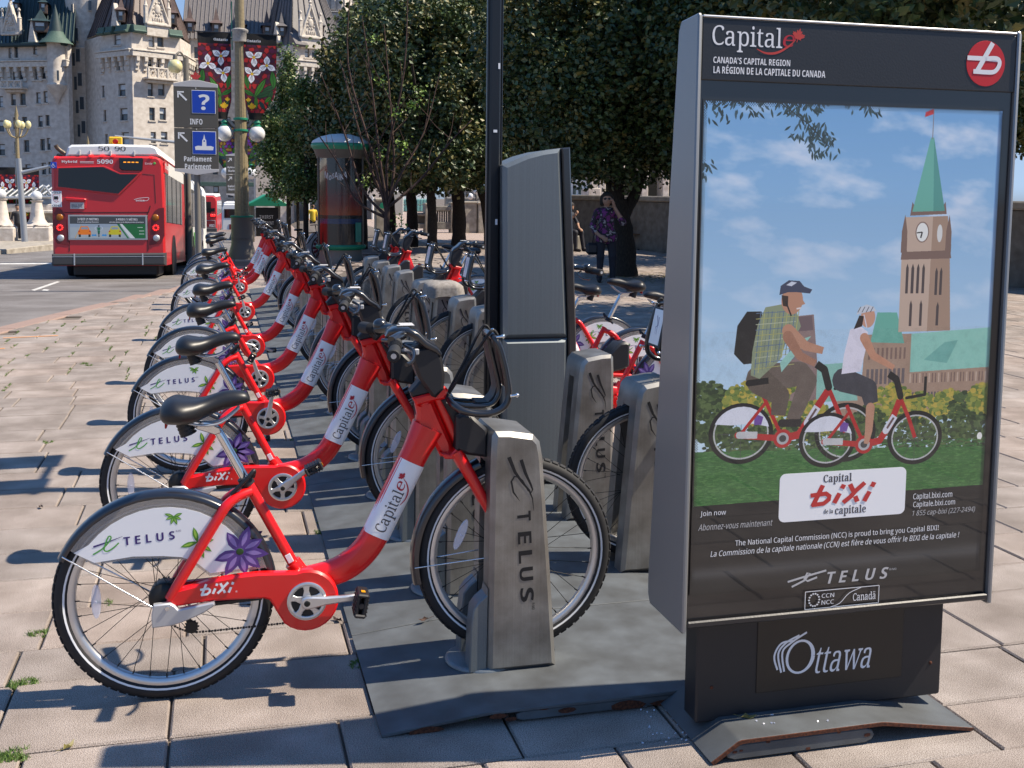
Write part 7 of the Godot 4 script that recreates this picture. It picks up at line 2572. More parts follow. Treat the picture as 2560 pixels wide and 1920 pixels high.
func wayfinding_sign() -> void:
	var z := -22.0
	var c := at(491, 330, z)
	var root := base("wayfinding_sign", Vector3(c.x, slope(z), z))
	tag(root, "brown tourist sign with INFO question mark panel and Parliament tower panel", "direction sign", "brown wayfinding signs")
	var L := func(px: float, py: float) -> Vector2:
		var q := at(px, py, z)
		return Vector2(q.x - c.x, q.y - slope(z))
	var tl: Vector2 = L.call(434, 216)
	var br: Vector2 = L.call(547, 432)
	var w := 0.80
	var x0 := -w * 0.5
	var ytop := tl.y
	var ymid: float = (L.call(440, 319) as Vector2).y
	var ybot := br.y + 0.07
	var mb := MB.new()
	mb.tube([Vector3(0.0, -0.1, -0.05), Vector3(0.0, ytop, -0.05)], 0.056, 16)
	put("post", mb, M.lamp_grey, root)
	mb = MB.new()
	mb.prism(V2([x0, ytop, -x0, ytop, -x0, ytop + 0.06, 0.06, ytop + 0.13, -0.06, ytop + 0.13, x0, ytop + 0.06]), -0.03, 0.06, 0.004)
	mb.prism(V2([x0, ybot - 0.002, -x0, ybot - 0.002, -x0, ybot - 0.05, 0.0, ybot - 0.12, x0, ybot - 0.05]), -0.03, 0.06, 0.004)
	put("pale_trim", mb, M.sign_pale, root)
	mb = MB.new()
	mb.xf = Transform3D(Basis.IDENTITY, Vector3(0, ytop + 0.20, 0))
	mb.prism(maple(0.125), -0.01, 0.02)
	put("maple_leaf", mb, M.maple_red, root)
	for k in 2:
		var ya := ytop - 0.002 if k == 0 else ymid - 0.004
		var yb := ymid + 0.004 if k == 0 else ybot
		mb = MB.new()
		mb.box(Vector3(0, (ya + yb) * 0.5, 0), Vector3(w, ya - yb, 0.056), 0.006)
		var pn := put("sign_panel", mb, M.sign_grey, root)
		mb = MB.new()
		mb.box(Vector3(0.14, ya - 0.27, 0.029), Vector3(0.43, 0.43, 0.006), 0.002)
		var rim := put("symbol_border", mb, M.sign_white, pn)
		mb = MB.new()
		mb.box(Vector3(0.14, ya - 0.27, 0.0315), Vector3(0.415, 0.415, 0.006), 0.002)
		put("symbol_panel", mb, M.sign_blue, pn)
		arrow_sign(pn, Transform3D(Basis.IDENTITY, Vector3(-0.25, ya - 0.165, 0.0295)), 0.165)
		mb = MB.new()
		if k == 0:
			mb.text("?", sans_b, 0.20, 0.29, Transform3D(Basis.IDENTITY, Vector3(0.145, ya - 0.275, 0.0352)))
			put("symbol", mb, M.sign_white, pn)
			mb = MB.new()
			mb.text("INFO", sans_b, 0.225, 0.105, Transform3D(Basis.IDENTITY, Vector3(0.0, ya - 0.64, 0.0292)))
		else:
			mb.prism(V2([-0.16, -0.13, 0.16, -0.13, 0.17, -0.07, 0.12, -0.05, 0.04, -0.055, 0.035, 0.06, 0.018, 0.075, 0.0, 0.17, -0.018, 0.075, -0.035, 0.06, -0.04, -0.055, -0.12, -0.05, -0.17, -0.07]), 0.0, 0.0006)
			for i in mb.v.size(): mb.v[i] += Vector3(0.14, ya - 0.275, 0.0347)
			var dot := MB.new()
			dot.ball(Vector3(0.14, ya - 0.235, 0.0354), Vector3(0.016, 0.016, 0.001), 10)
			put("symbol_clock", dot, M.sign_blue, pn)
			put("symbol", mb, M.sign_white, pn)
			mb = MB.new()
			mb.text("Parliament", sans_b, 0.50, 0.10, Transform3D(Basis.IDENTITY, Vector3(0.02, ya - 0.57, 0.0292)))
			mb.text("Parlement", sans_b, 0.475, 0.10, Transform3D(Basis.IDENTITY, Vector3(0.02, ya - 0.71, 0.0292)))
		put("lettering", mb, M.sign_white, pn)
		mb = MB.new()
		lamp_round(mb, Vector3(0.0, ya - 0.02, 0.028), 0.012, 0.008)
		put("bolt", mb, M.galvanised, pn)

func banner_texture(purple: bool) -> ImageTexture:
	var cv := Canvas.new(360, 960)
	cv.u0 = 0.0; cv.uw = 1.0; cv.y1 = 2.67; cv.yh = 2.67
	var r := RandomNumberGenerator.new()
	r.seed = 8 if purple else 9
	cv.im.fill(Color(0.30, 0.05, 0.10))
	var reds := [Color(0.66, 0.09, 0.13), Color(0.50, 0.07, 0.16), Color(0.35, 0.08, 0.24), Color(0.74, 0.14, 0.14), Color(0.24, 0.06, 0.2)]
	if purple: reds = [Color(0.25, 0.10, 0.45), Color(0.12, 0.36, 0.18), Color(0.35, 0.16, 0.55), Color(0.1, 0.25, 0.3), Color(0.5, 0.4, 0.1)]
	for y in 17:
		for x in 7:
			var c := Vector2((x + 0.5 * (y % 2)) / 6.5, 2.66 - y * 0.16)
			var q := PackedVector2Array()
			for k in 5:
				var an := TAU * k / 5 + r.randf()
				q.append(c + Vector2(cos(an) * r.randf_range(0.06, 0.1), sin(an) * r.randf_range(0.07, 0.1)))
			cv.poly(q, reds[r.randi() % reds.size()])
	var gr := [Color(0.16, 0.42, 0.13), Color(0.10, 0.30, 0.16), Color(0.05, 0.22, 0.24), Color(0.25, 0.5, 0.15)]
	for e in [[0.12, 0.95, 100, 0.5, 0.16], [0.3, 0.7, 60, 0.75, 0.2], [0.35, 0.72, 20, 0.6, 0.22], [0.3, 0.75, 150, 0.4, 0.16], [0.55, 0.9, 25, 0.5, 0.2], [0.9, 1.0, 95, 0.6, 0.22], [0.85, 0.95, 250, 0.4, 0.16], [0.35, 0.75, 270, 0.45, 0.13], [0.45, 0.6, 300, 0.35, 0.14], [0.62, 0.55, 45, 0.3, 0.14], [0.75, 0.35, 80, 0.35, 0.13], [0.2, 0.4, 120, 0.3, 0.12]]:
		var p := petal(Vector2(e[0], e[1]), deg_to_rad(e[2]), e[3], e[4])
		cv.poly(p, Color(0.02, 0.05, 0.03))
		cv.poly(petal(Vector2(e[0], e[1]), deg_to_rad(e[2]), e[3] * 0.94, e[4] * 0.82), gr[r.randi() % 4])
		cv.line([Vector2(e[0], e[1]), Vector2(e[0], e[1]) + Vector2(cos(deg_to_rad(e[2])), sin(deg_to_rad(e[2]))) * e[3] * 0.9], 0.012, Color(0.03, 0.1, 0.06))
	for e in [[0.22, 0.42], [0.12, 0.62]]:
		var mp := maple(0.17 if e[0] > 0.2 else 0.11)
		for i in mp.size(): mp[i] += Vector2(e[0], e[1])
		cv.poly(mp, Color(0.85, 0.68, 0.12))
	if not purple:
		for e in [[0.30, 1.96, 90.0], [0.69, 1.72, 30.0], [0.24, 1.44, 80.0]]:
			for k in 3:
				var an := deg_to_rad(e[2] + 120.0 * k + 60.0)
				cv.poly(petal(Vector2(e[0], e[1]), an, 0.10, 0.07), gr[0])
			for k in 3:
				var an := deg_to_rad(e[2] + 120.0 * k + (58.0 if k == 0 else 62.0) - 60.0 + 60.0)
				cv.poly(petal(Vector2(e[0], e[1]), an, 0.315, 0.215), Color(0.05, 0.05, 0.07))
				cv.poly(petal(Vector2(e[0], e[1]), an, 0.30, 0.195), Color(0.93, 0.93, 0.95))
				for q in [-0.22, 0.0, 0.22]:
					cv.line([Vector2(e[0], e[1]), Vector2(e[0], e[1]) + Vector2(cos(an + q), sin(an + q)) * 0.21], 0.009, Color(0.15, 0.15, 0.2))
			cv.oval(Vector2(e[0], e[1]), 0.045, 0.045, Color(0.88, 0.72, 0.12))
	cv.poly(V2([0, 2.67, 1, 2.67, 1, 2.34, 0, 2.34]), Color(0.05, 0.05, 0.06))
	cv.poly(V2([0, 0.22, 1, 0.22, 1, 0.0, 0, 0.0]), Color(0.03, 0.03, 0.03))
	cv.im.generate_mipmaps()
	return ImageTexture.create_from_image(cv.im)

func banner(root: Node3D, w: float, h: float, o: Vector3, mirror: bool, m: Material, word := true) -> void:
	# cloth with a tapering curved foot; x0 is the edge next to the pole
	var rows := []
	var N := 22
	for i in N + 1:
		var f := float(i) / N
		var y := -h * f
		var xa := 0.0 + 0.13 * w * smoothstep(0.75, 1.0, f)
		var xb := w * (1.0 - 0.06 * f - 0.44 * pow(smoothstep(0.55, 1.0, f), 2.0))
		var row := []
		for k in 9:
			var g := k / 8.0
			var x := lerpf(xa, xb, g)
			row.append(Vector3(-x if mirror else x, y, 0.018 * sin(g * 6.0 + f * 5.0) + 0.012 * sin(f * 11.0)))
		rows.append(row)
	var mb := MB.new()
	mb.xf = Transform3D(Basis.IDENTITY, o)
	for i in N:
		for k in 8:
			var q := [rows[i][k], rows[i][k + 1], rows[i + 1][k + 1], rows[i + 1][k]]
			var nn: Vector3 = (q[2] - q[0]).cross(q[3] - q[1]).normalized()
			if nn.z < 0: nn = -nn
			var uv := []
			for p in q: uv.append(Vector2(absf(p.x) / w, -p.y / h))
			mb.tri(q[0], q[1], q[2], nn, nn, nn, uv[0], uv[1], uv[2])
			mb.tri(q[0], q[2], q[3], nn, nn, nn, uv[0], uv[2], uv[3])
	var b := put("banner", mb, m, root)
	mb = MB.new()
	mb.tube([o + Vector3(0, 0.02, 0), o + Vector3((-w if mirror else w) * 1.04, 0.02, 0)], 0.018, 8)
	mb.ball(o + Vector3((-w if mirror else w) * 1.07, 0.03, 0), Vector3.ONE * 0.035, 10)
	put("banner_arm", mb, M.pole_black, root)
	if word:
		mb = MB.new()
		mb.text("Ontario", serif_b, w * 0.42, 0.085, Transform3D(Basis.IDENTITY, o + Vector3((-0.30 if mirror else 0.30) * w, -h * 0.075, 0.035)))
		put("banner_lettering", mb, M.ink_white, b)

func globe_lamp(root: Node3D, p: Vector3, r: float, m: Material) -> void:
	var mb := MB.new()
	mb.ball(p, Vector3.ONE * r, 24)
	put("globe", mb, m, root)
	mb = MB.new()
	mb.xf = Transform3D(Basis.IDENTITY, p)
	mb.lathe([Vector2(r * 0.5, r * 0.86), Vector2(r * 0.5, r * 1.0), Vector2(r * 0.36, r * 1.06), Vector2(r * 0.36, r * 1.3), Vector2(r * 0.46, r * 1.34), Vector2(r * 0.46, r * 1.44), Vector2(r * 0.2, r * 1.7), Vector2(0.0, r * 1.72)], 16)
	put("globe_cap", mb, M.lamp_green, root)

func lamp_post() -> void:
	var z := -37.0
	var b := at(606, 632, z)
	var root := base("lamp_post", Vector3(b.x, slope(z), z))
	tag(root, "tall bronze fluted lamp post with two white globes and two floral banners", "lamp post")
	var yy := func(px: float, py: float) -> float: return at(px, py, z).y - slope(z)
	var k := 37.8 / F   # metres per pixel there
	var mb := MB.new()
	mb.lathe([Vector2(0.46, 0.0), Vector2(0.44, 0.12), Vector2(0.36, 0.42), Vector2(0.345, 0.5), Vector2(0.345, 1.32), Vector2(0.36, 1.34), Vector2(0.0, 1.34)], 28)
	put("pedestal", mb, M.lamp_grey, root)
	mb = MB.new()
	for y in [0.62, 0.68]:
		mb.xf = Transform3D(Basis.IDENTITY, Vector3(0, y, 0))
		mb.lathe([Vector2(0.34, 0.0), Vector2(0.357, 0.01), Vector2(0.357, 0.03), Vector2(0.34, 0.04)], 28)
	put("pedestal_band", mb, M.lamp_grey, root)
	mb = MB.new()
	mb.xf = Transform3D(Basis.IDENTITY, Vector3(0, 1.34, 0))
	mb.lathe([Vector2(0.365, 0.0), Vector2(0.37, 0.02), Vector2(0.36, 0.06), Vector2(0.0, 0.06)], 28)
	put("green_ring", mb, M.lamp_green, root)
	mb = MB.new()
	var top := 9.6
	var prof := []
	for i in 26:   # fluted shaft
		pass
	var rows := []
	for i in 2:
		var row := []
		var R := 0.235 if i == 0 else 0.125
		for q in 64:
			var a := TAU * q / 64
			row.append(Vector3(cos(a), 0, sin(a)) * R * (1.0 - 0.05 * (0.5 + 0.5 * cos(a * 16.0))) + Vector3(0, 1.40 if i == 0 else top, 0))
		rows.append(row)
	mb.grid(rows, true)
	put("shaft", mb, M.lamp_bronze, root)
	var yc: float = yy.call(590, 90)
	mb = MB.new()
	mb.xf = Transform3D(Basis.IDENTITY, Vector3(0, yc, 0))
	mb.lathe([Vector2(0.17, -0.2), Vector2(0.245, -0.18), Vector2(0.245, 0.12), Vector2(0.265, 0.14), Vector2(0.265, 0.2), Vector2(0.17, 0.24)], 24)
	put("collar", mb, M.collar_grey, root)
	var yg: float = yy.call(605, 334)
	mb = MB.new()
	for s in [-1.0, 1.0]:
		mb.tube(spline([Vector3(0.1 * s, yg + 0.22, 0.0), Vector3(0.24 * s, yg + 0.26, 0.0), Vector3(0.36 * s, yg + 0.40, 0.0), Vector3(0.5 * s, yg + 0.43, 0.0)]), 0.045, 10)
	put("globe_arm", mb, M.collar_grey, root)
	mb = MB.new()
	for y in [yg + 0.46, yg + 0.1]:
		mb.xf = Transform3D(Basis.IDENTITY, Vector3(0, y, 0))
		mb.lathe([Vector2(0.19, -0.04), Vector2(0.235, -0.03), Vector2(0.235, 0.03), Vector2(0.19, 0.04)], 24)
	put("green_band", mb, M.lamp_green, root)
	globe_lamp(root, Vector3(0.5, yg, 0.0), 0.258, M.globe_white)
	globe_lamp(root, Vector3(-0.5, yg, 0.0), 0.258, M.globe_white)
	var bm := mat("banner_print", Color.WHITE, 0.8)
	bm.albedo_texture = banner_texture(false)
	var yb: float = yy.call(640, 88)
	var h: float = yb - (yy.call(630, 300) as float)
	banner(root, 1.02, h, Vector3(0.12, yb, 0.12), false, bm)
	banner(root, 1.02, h, Vector3(-0.28, yb, 0.12), true, bm)
	post(root, "green_rod", Vector3(-0.24, yb - 0.5, 0.05), Vector3(-0.24, yb + 1.0, 0.05), 0.018, 0.018, M.lamp_green, 8)
	# second lamp post further up the pavement, with purple banners and its own sign
	z = -62.0
	b = at(600, 590, z)
	var r2 := base("lamp_post", Vector3(b.x, slope(z), z))
	tag(r2, "more distant lamp post with purple and green banners behind the nearer post", "lamp post")
	post(r2, "shaft", Vector3.ZERO, Vector3(0, 11.0, 0), 0.2, 0.13, M.lamp_grey)
	mb = MB.new()
	mb.lathe([Vector2(0.6, 0.0), Vector2(0.42, 0.5), Vector2(0.36, 1.3), Vector2(0.2, 1.4)], 20)
	put("pedestal", mb, M.roof_green, r2)
	var pm := mat("banner_purple", Color.WHITE, 0.8)
	pm.albedo_texture = banner_texture(true)
	yb = at(600, 305, z).y - slope(z)
	banner(r2, 1.05, 2.75, Vector3(0.18, yb, 0.1), false, pm, false)
	banner(r2, 1.05, 2.75, Vector3(-0.18, yb, 0.1), true, pm, false)
	yg = at(560, 432, z).y - slope(z)
	globe_lamp(r2, Vector3(-0.62, yg, 0), 0.32, M.globe_white); globe_lamp(r2, Vector3(0.62, yg, 0), 0.32, M.globe_white)
	# the distant brown sign
	z = -52.0
	b = at(590, 445, z)
	var sg := base("wayfinding_sign", Vector3(b.x, slope(z), z))
	tag(sg, "distant brown ByWard Market direction sign half hidden by the lamp post", "direction sign", "brown wayfinding signs")
	post(sg, "post", Vector3(0, 0, -0.05), Vector3(0, at(590, 390, z).y - slope(z), -0.05), 0.06, 0.06, M.lamp_grey)
	var yt := at(590, 390, z).y - slope(z)
	var ym := at(590, 436, z).y - slope(z)
	var yb2 := at(590, 484, z).y - slope(z)
	for e in [[yt, ym + 0.01, "ByWard", "Market"], [ym - 0.01, yb2, "Galerie", "Beaux-Arts"]]:
		mb = MB.new()
		mb.box(Vector3(0, (e[0] + e[1]) * 0.5, 0), Vector3(0.86, e[0] - e[1], 0.05), 0.006)
		var pn := put("sign_panel", mb, M.sign_grey, sg)
		arrow_sign(pn, Transform3D(Basis(Vector3(-1, 0, 0), Vector3.UP, Vector3(0, 0, -1)) * Basis(Vector3.UP, PI) * Basis(Vector3(0, 0, 1), -PI / 2), Vector3(-0.26, e[0] - 0.18, 0.027)), 0.17)
		mb = MB.new()
		mb.box(Vector3(0.23, e[0] - 0.22, 0.026), Vector3(0.34, 0.34, 0.006), 0.002)
		put("symbol_panel", mb, M.sign_blue, pn)
		mb = MB.new()
		mb.text(e[2], sans_b, 0.36, 0.10, Transform3D(Basis.IDENTITY, Vector3(-0.18, e[0] - 0.52, 0.027)))
		mb.text(e[3], sans_b, 0.34, 0.10, Transform3D(Basis.IDENTITY, Vector3(-0.16, e[0] - 0.66, 0.027)))
		put("lettering", mb, M.sign_white, pn)
	mb = MB.new()
	mb.prism(V2([-0.43, yt, 0.43, yt, 0.43, yt + 0.05, 0, yt + 0.13, -0.43, yt + 0.05]), -0.03, 0.06)
	mb.prism(V2([-0.43, yb2, 0.43, yb2, 0.43, yb2 - 0.05, 0, yb2 - 0.12, -0.43, yb2 - 0.05]), -0.03, 0.06)
	put("pale_trim", mb, M.sign_pale, sg)

func street_furniture() -> void:
	wayfinding_sign()
	lamp_post()
	# cream globe on its arm, from a post hidden behind the brown sign
	var z := -34.0
	var g := at(438, 166, z)
	var root := base("cream_globe_lamp", Vector3(at(468, 400, z).x, slope(z), z))
	tag(root, "cream globe lamp hanging from an arm above the brown INFO sign", "street lamp")
	var lx := g.x - root.position.x
	var ly := g.y - root.position.y
	post(root, "post", Vector3(0, 0, -0.3), Vector3(0, ly + 0.3, -0.3), 0.09, 0.08, M.lamp_grey)
	var mb := MB.new()
	mb.tube(spline([Vector3(0, ly + 0.2, -0.3), Vector3(lx * 0.5, ly + 0.42, -0.1), Vector3(lx, ly + 0.30, 0)]), 0.03, 8)
	put("arm", mb, M.lamp_grey, root)
	mb = MB.new()
	mb.ball(Vector3(lx, ly, 0), Vector3.ONE * 0.205, 24)
	put("globe", mb, M.globe_cream, root)
	mb = MB.new()
	mb.tube([Vector3(lx, ly + 0.17, 0), Vector3(lx, ly + 0.31, 0)], [0.07, 0.06], 12)
	put("globe_cap", mb, M.lamp_grey, root)
	# traffic signals
	z = -46.0
	var fp := at(62, 604, z)
	root = base("signal_pole", Vector3(fp.x, fp.y, z))
	tag(root, "leaning pale signal pole with an arm, left of the red bus", "traffic signal")
	var tp := at(46, 396, z) - root.position
	post(root, "pole", Vector3.ZERO, tp, 0.12, 0.10, M.galvanised)
	var am := at(52, 432, z) - root.position
	var ae := at(150, 410, z) - root.position
	mb = MB.new()
	mb.tube([am, ae], [0.075, 0.05], 10)
	put("arm", mb, M.galvanised, root)
	mb = MB.new()
	mb.box(ae + Vector3(0.1, -0.15, 0.1), Vector3(0.4, 1.1, 0.3), 0.06)
	put("signal_head", mb, M.ink_black, root)
	z = -58.0
	root = base("signal_gantry", Vector3(at(470, 600, z).x, slope(z), z))
	tag(root, "yellow traffic light on a long grey arm above the bus roof", "traffic signal")
	ae = at(287, 340, z) - root.position
	am = at(452, 357, z) - root.position
	post(root, "pole", Vector3(0, 0, 0), Vector3(0, am.y + 0.3, 0), 0.14, 0.1, M.galvanised)
	mb = MB.new()
	mb.tube([Vector3(0, am.y, 0), am, ae], [0.085, 0.08, 0.045], 10)
	put("arm", mb, M.galvanised, root)
	mb = MB.new()
	var sh := at(290, 372, z) - root.position
	mb.box(sh + Vector3(0, 0, 0.12), Vector3(0.62, 1.15, 0.22), 0.05)
	var hd := put("signal_head", mb, M.yellow_paint, root)
	for k in 3:
		mb = MB.new()
		lamp_round(mb, sh + Vector3(0, 0.34 - 0.34 * k, 0.23), 0.13, 0.03)
		put("signal_lens", mb, M.ink_black if k != 0 else M.red_lens, hd)
		mb = MB.new()
		mb.xf = Transform3D(Basis(Vector3.RIGHT, PI / 2), sh + Vector3(0, 0.34 - 0.34 * k, 0.23))
		mb.lathe([Vector2(0.15, 0.0), Vector2(0.15, 0.2)], 16, false, PI)
		put("visor", mb, M.yellow_paint, hd)
	# ornate bronze lamp standards far left
	for e in [[40, 262, 118, -70.0, "ornate bronze lamp standard with black and red banners at the far left"], [219, 338, 260, -95.0, "top of an ornate bronze lamp standard rising behind the bus roof"]]:
		z = e[3]
		var tpx := at(e[0], e[1], z)
		var by := slope(z)
		root = base("lamp_standard", Vector3(tpx.x, by, z))
		tag(root, e[4], "lamp post", "ornate bronze lamp standards")
		var hh := tpx.y - by
		post(root, "shaft", Vector3.ZERO, Vector3(0, hh - 1.0, 0), 0.16, 0.09, M.lamp_bronze)
		mb = MB.new()
		for k in 5:
			var a := TAU * k / 5
			var d := Vector3(cos(a), 0, sin(a))
			mb.tube(spline([Vector3(0, hh - 1.9, 0), d * 0.4 + Vector3(0, hh - 1.75, 0), d * 0.62 + Vector3(0, hh - 1.35, 0)]), 0.04, 6)
		mb.xf = Transform3D(Basis.IDENTITY, Vector3(0, hh - 1.0, 0))
		mb.lathe([Vector2(0.12, -0.3), Vector2(0.18, 0.0), Vector2(0.07, 0.2), Vector2(0.12, 0.4), Vector2(0.0, 1.0)], 12)
		put("arms", mb, M.lamp_bronze, root)
		for k in 5:
			var a := TAU * k / 5
			mb = MB.new()
			mb.ball(Vector3(cos(a) * 0.62, hh - 1.12, sin(a) * 0.62), Vector3(0.17, 0.24, 0.17), 10)
			put("globe", mb, M.globe_cream, root)
		if e[3] == -70.0:
			var bk := mat("banner_dark", Color.WHITE, 0.8)
			bk.albedo_texture = banner_texture(false)
			var yb := at(50, 420, z).y - by
			banner(root, 1.0, 3.2, Vector3(0.14, yb, 0.1), false, bk, false)
			banner(root, 1.0, 3.2, Vector3(-0.14, yb, 0.1), true, bk, false)
	# bus shelter with an advertisement
	z = -42.0
	var s0 := at(622, 605, z)
	var s1 := at(705, 605, z)
	var st := at(640, 515, z)
	root = base("bus_shelter", Vector3(s0.x, s0.y, z))
	tag(root, "green roofed bus shelter with a dark THIRST DIFFERENT advertisement", "bus shelter")
	var w := s1.x - s0.x
	var h := st.y - s0.y
	mb = MB.new()
	mb.prism(V2([-0.2, 0, 0.15, 0.16, 0.6, 0.42, w - 0.4, 0.42, w + 0.1, 0.16, w + 0.35, 0.0]), -2.2, 2.4, 0.03)
	for i in mb.v.size(): mb.v[i].y += h
	put("roof", mb, M.lamp_green, root)
	mb = MB.new()
	for x in [0.0, 0.16, w - 0.1]:
		for zz in [0.0, -2.0]:
			mb.box(Vector3(x, h * 0.5, zz), Vector3(0.10, h, 0.10), 0.01)
	put("posts", mb, M.lamp_grey, root)
	mb = MB.new()
	mb.box(Vector3(w * 0.56, h * 0.56, 0.0), Vector3(w * 0.68, h * 0.8, 0.12), 0.02)
	var ad := put("advert_box", mb, M.panel_black if M.has("panel_black") else M.ink_black, root)
	mb = MB.new()
	mb.text("THIRST", sans_b, w * 0.42, 0.125, Transform3D(Basis.IDENTITY, Vector3(w * 0.53, h * 0.70, 0.0625)))
	mb.text("DIFFERENT", sans_b, w * 0.44, 0.12, Transform3D(Basis.IDENTITY, Vector3(w * 0.53, h * 0.53, 0.0625)))
	put("lettering", mb, M.sign_pale, ad)
	mb = MB.new()
	mb.box(Vector3(w * 0.5, h * 0.5, -2.0), Vector3(w * 0.9, h * 0.8, 0.02))
	put("glass_wall", mb, M.clear_plastic, root)
	# advertising column
	z = -29.0
	var c := at(852, 640, z)
	var gy := paving_y(c.x, z) - 0.02
	root = base("advertising_column", Vector3(c.x, gy, z))
	tag(root, "round advertising column with a domed roof and a sunset poster", "advertising column")
	var R := 0.60
	var yb1 := at(850, 612, z).y - gy
	var yt1 := at(850, 392, z).y - gy
	mb = MB.new()
	mb.lathe([Vector2(0.56, 0.0), Vector2(0.57, 0.1), Vector2(0.55, 0.2), Vector2(0.55, yb1 - 0.1), Vector2(0.0, yb1 - 0.1)], 40)
	put("base", mb, M.lamp_grey, root)
	mb = MB.new()
	mb.xf = Transform3D(Basis.IDENTITY, Vector3(0, yb1, 0))
	mb.lathe([Vector2(0.55, -0.12), Vector2(0.64, -0.08), Vector2(0.65, -0.02), Vector2(0.6, 0.02), Vector2(0.0, 0.02)], 40)
	mb.xf = Transform3D(Basis.IDENTITY, Vector3(0, yt1, 0))
	mb.lathe([Vector2(0.60, 0.08), Vector2(0.74, 0.24), Vector2(0.75, 0.30), Vector2(0.72, 0.34)], 40)
	put("green_ring", mb, M.lamp_green, root)
	mb = MB.new()
	mb.xf = Transform3D(Basis.IDENTITY, Vector3(0, yt1, 0))
	mb.lathe([Vector2(0.74, 0.335), Vector2(0.70, 0.40), Vector2(0.52, 0.50), Vector2(0.28, 0.565), Vector2(0.0, 0.59)], 40)
	put("dome", mb, M.pale_roof, root)
	mb = MB.new()
	mb.xf = Transform3D(Basis.IDENTITY, Vector3(0, yt1, 0))
	mb.lathe([Vector2(0.0, -0.05), Vector2(R, -0.05), Vector2(0.64, 0.06), Vector2(0.70, 0.22), Vector2(0.0, 0.22)], 40)
	put("neck", mb, M.sign_grey, root)
	var cp := Image.create(128, 256, false, Image.FORMAT_RGB8)
	for y in 256:
		var t := y / 255.0
		for x in 128:
			var col := Color(0.14, 0.13, 0.13)
			if t < 0.5: col = Color(0.13, 0.13, 0.13).lerp(Color(0.34, 0.08, 0.08), smoothstep(0.25, 0.5, t))
			elif t < 0.66: col = Color(0.36, 0.09, 0.07).lerp(Color(0.50, 0.22, 0.10), smoothstep(0.5, 0.64, t))
			elif t < 0.70: col = Color(0.06, 0.05, 0.06)
			elif t < 0.76: col = Color(0.05, 0.18, 0.34)
			else: col = Color(0.06, 0.06, 0.07)
			col = col.darkened(0.12 * absf(sin(x * 1.9)))
			cp.set_pixel(x, y, col)
	var cm := mat("column_poster", Color.WHITE, 0.25)
	cm.albedo_texture = ImageTexture.create_from_image(cp)
	cm.clearcoat_enabled = true; cm.clearcoat = 0.8; cm.clearcoat_roughness = 0.08
	mb = MB.new()
	var hh2 := yt1 - yb1 - 0.05
	for k in 30:
		var a0 := deg_to_rad(20.0 + k * 4.4)
		var a1 := deg_to_rad(20.0 + (k + 1) * 4.4)
		var q := []
		for e in [[a0, 0.0], [a1, 0.0], [a1, 1.0], [a0, 1.0]]:
			q.append(Vector3(-cos(e[0]) * R, yb1 + 0.02 + hh2 * e[1], sin(e[0]) * R))
		var n0 := Vector3(-cos(a0), 0, sin(a0))
		var n1 := Vector3(-cos(a1), 0, sin(a1))
		mb.tri(q[0], q[1], q[2], n0, n1, n1, Vector2(k / 30.0, 1), Vector2((k + 1) / 30.0, 1), Vector2((k + 1) / 30.0, 0))
		mb.tri(q[0], q[2], q[3], n0, n1, n0, Vector2(k / 30.0, 1), Vector2((k + 1) / 30.0, 0), Vector2(k / 30.0, 0))
	put("poster", mb, cm, root)
	mb = MB.new()
	mb.lathe([Vector2(R - 0.012, yb1), Vector2(R - 0.012, yt1)], 40)
	put("drum", mb, M.sign_grey, root)
	mb = MB.new()
	for a in [18.0, 152.0]:
		var d := Vector3(-cos(deg_to_rad(a)), 0, sin(deg_to_rad(a))) * (R + 0.005)
		mb.tube([d + Vector3(0, yb1, 0), d + Vector3(0, yt1, 0)], 0.03, 8)
	put("rib", mb, M.sign_grey, root)
	mb = MB.new()
	mb.text("MosAiKA", sans_b, 0.62, 0.17, Transform3D(Basis(Vector3.UP, -0.28), Vector3(-0.19, yb1 + hh2 * 0.80, R - 0.02)))
	for v in range(0, mb.v.size()):
		var p := mb.v[v]
		var a := p.x / R
		mb.v[v] = Vector3(sin(a) * (R + 0.004), p.y + 0.03 * sin(p.x * 23.0), cos(a) * (R + 0.004))
	put("lettering", mb, M.sign_pale, root)
	mb = MB.new()
	mb.box(Vector3(0.40, yb1 + 0.34, 0.47), Vector3(0.2, 0.5, 0.02), 0.005, Basis(Vector3.UP, 0.7))
	put("teal_notice", mb, M.teal, root)

# ---------------------------------------------------------------- trees
var clump: ArrayMesh

func leaf_clump() -> ArrayMesh:
	var mb := MB.new()
	var r := RandomNumberGenerator.new()
	r.seed = 31
	for i in 16:
		var p := Vector3(r.randf_range(-1, 1), r.randf_range(-0.8, 0.8), r.randf_range(-1, 1)) * 0.26
		var d := Vector3(r.randf_range(-1, 1), r.randf_range(-1.1, 0.35), r.randf_range(-1, 1)).normalized()
		var s := d.cross(Vector3(r.randf_range(-1, 1), r.randf_range(-0.2, 1), r.randf_range(-1, 1))).normalized()
		var l := r.randf_range(0.09, 0.14)
		var w := l * 0.36
		var n := d.cross(s)
		var m := p + d * l * 0.5 - n * 0.012
		mb.ftri(p, m + s * w, p + d * l); mb.ftri(p, p + d * l, m - s * w)
	return mb.mesh()

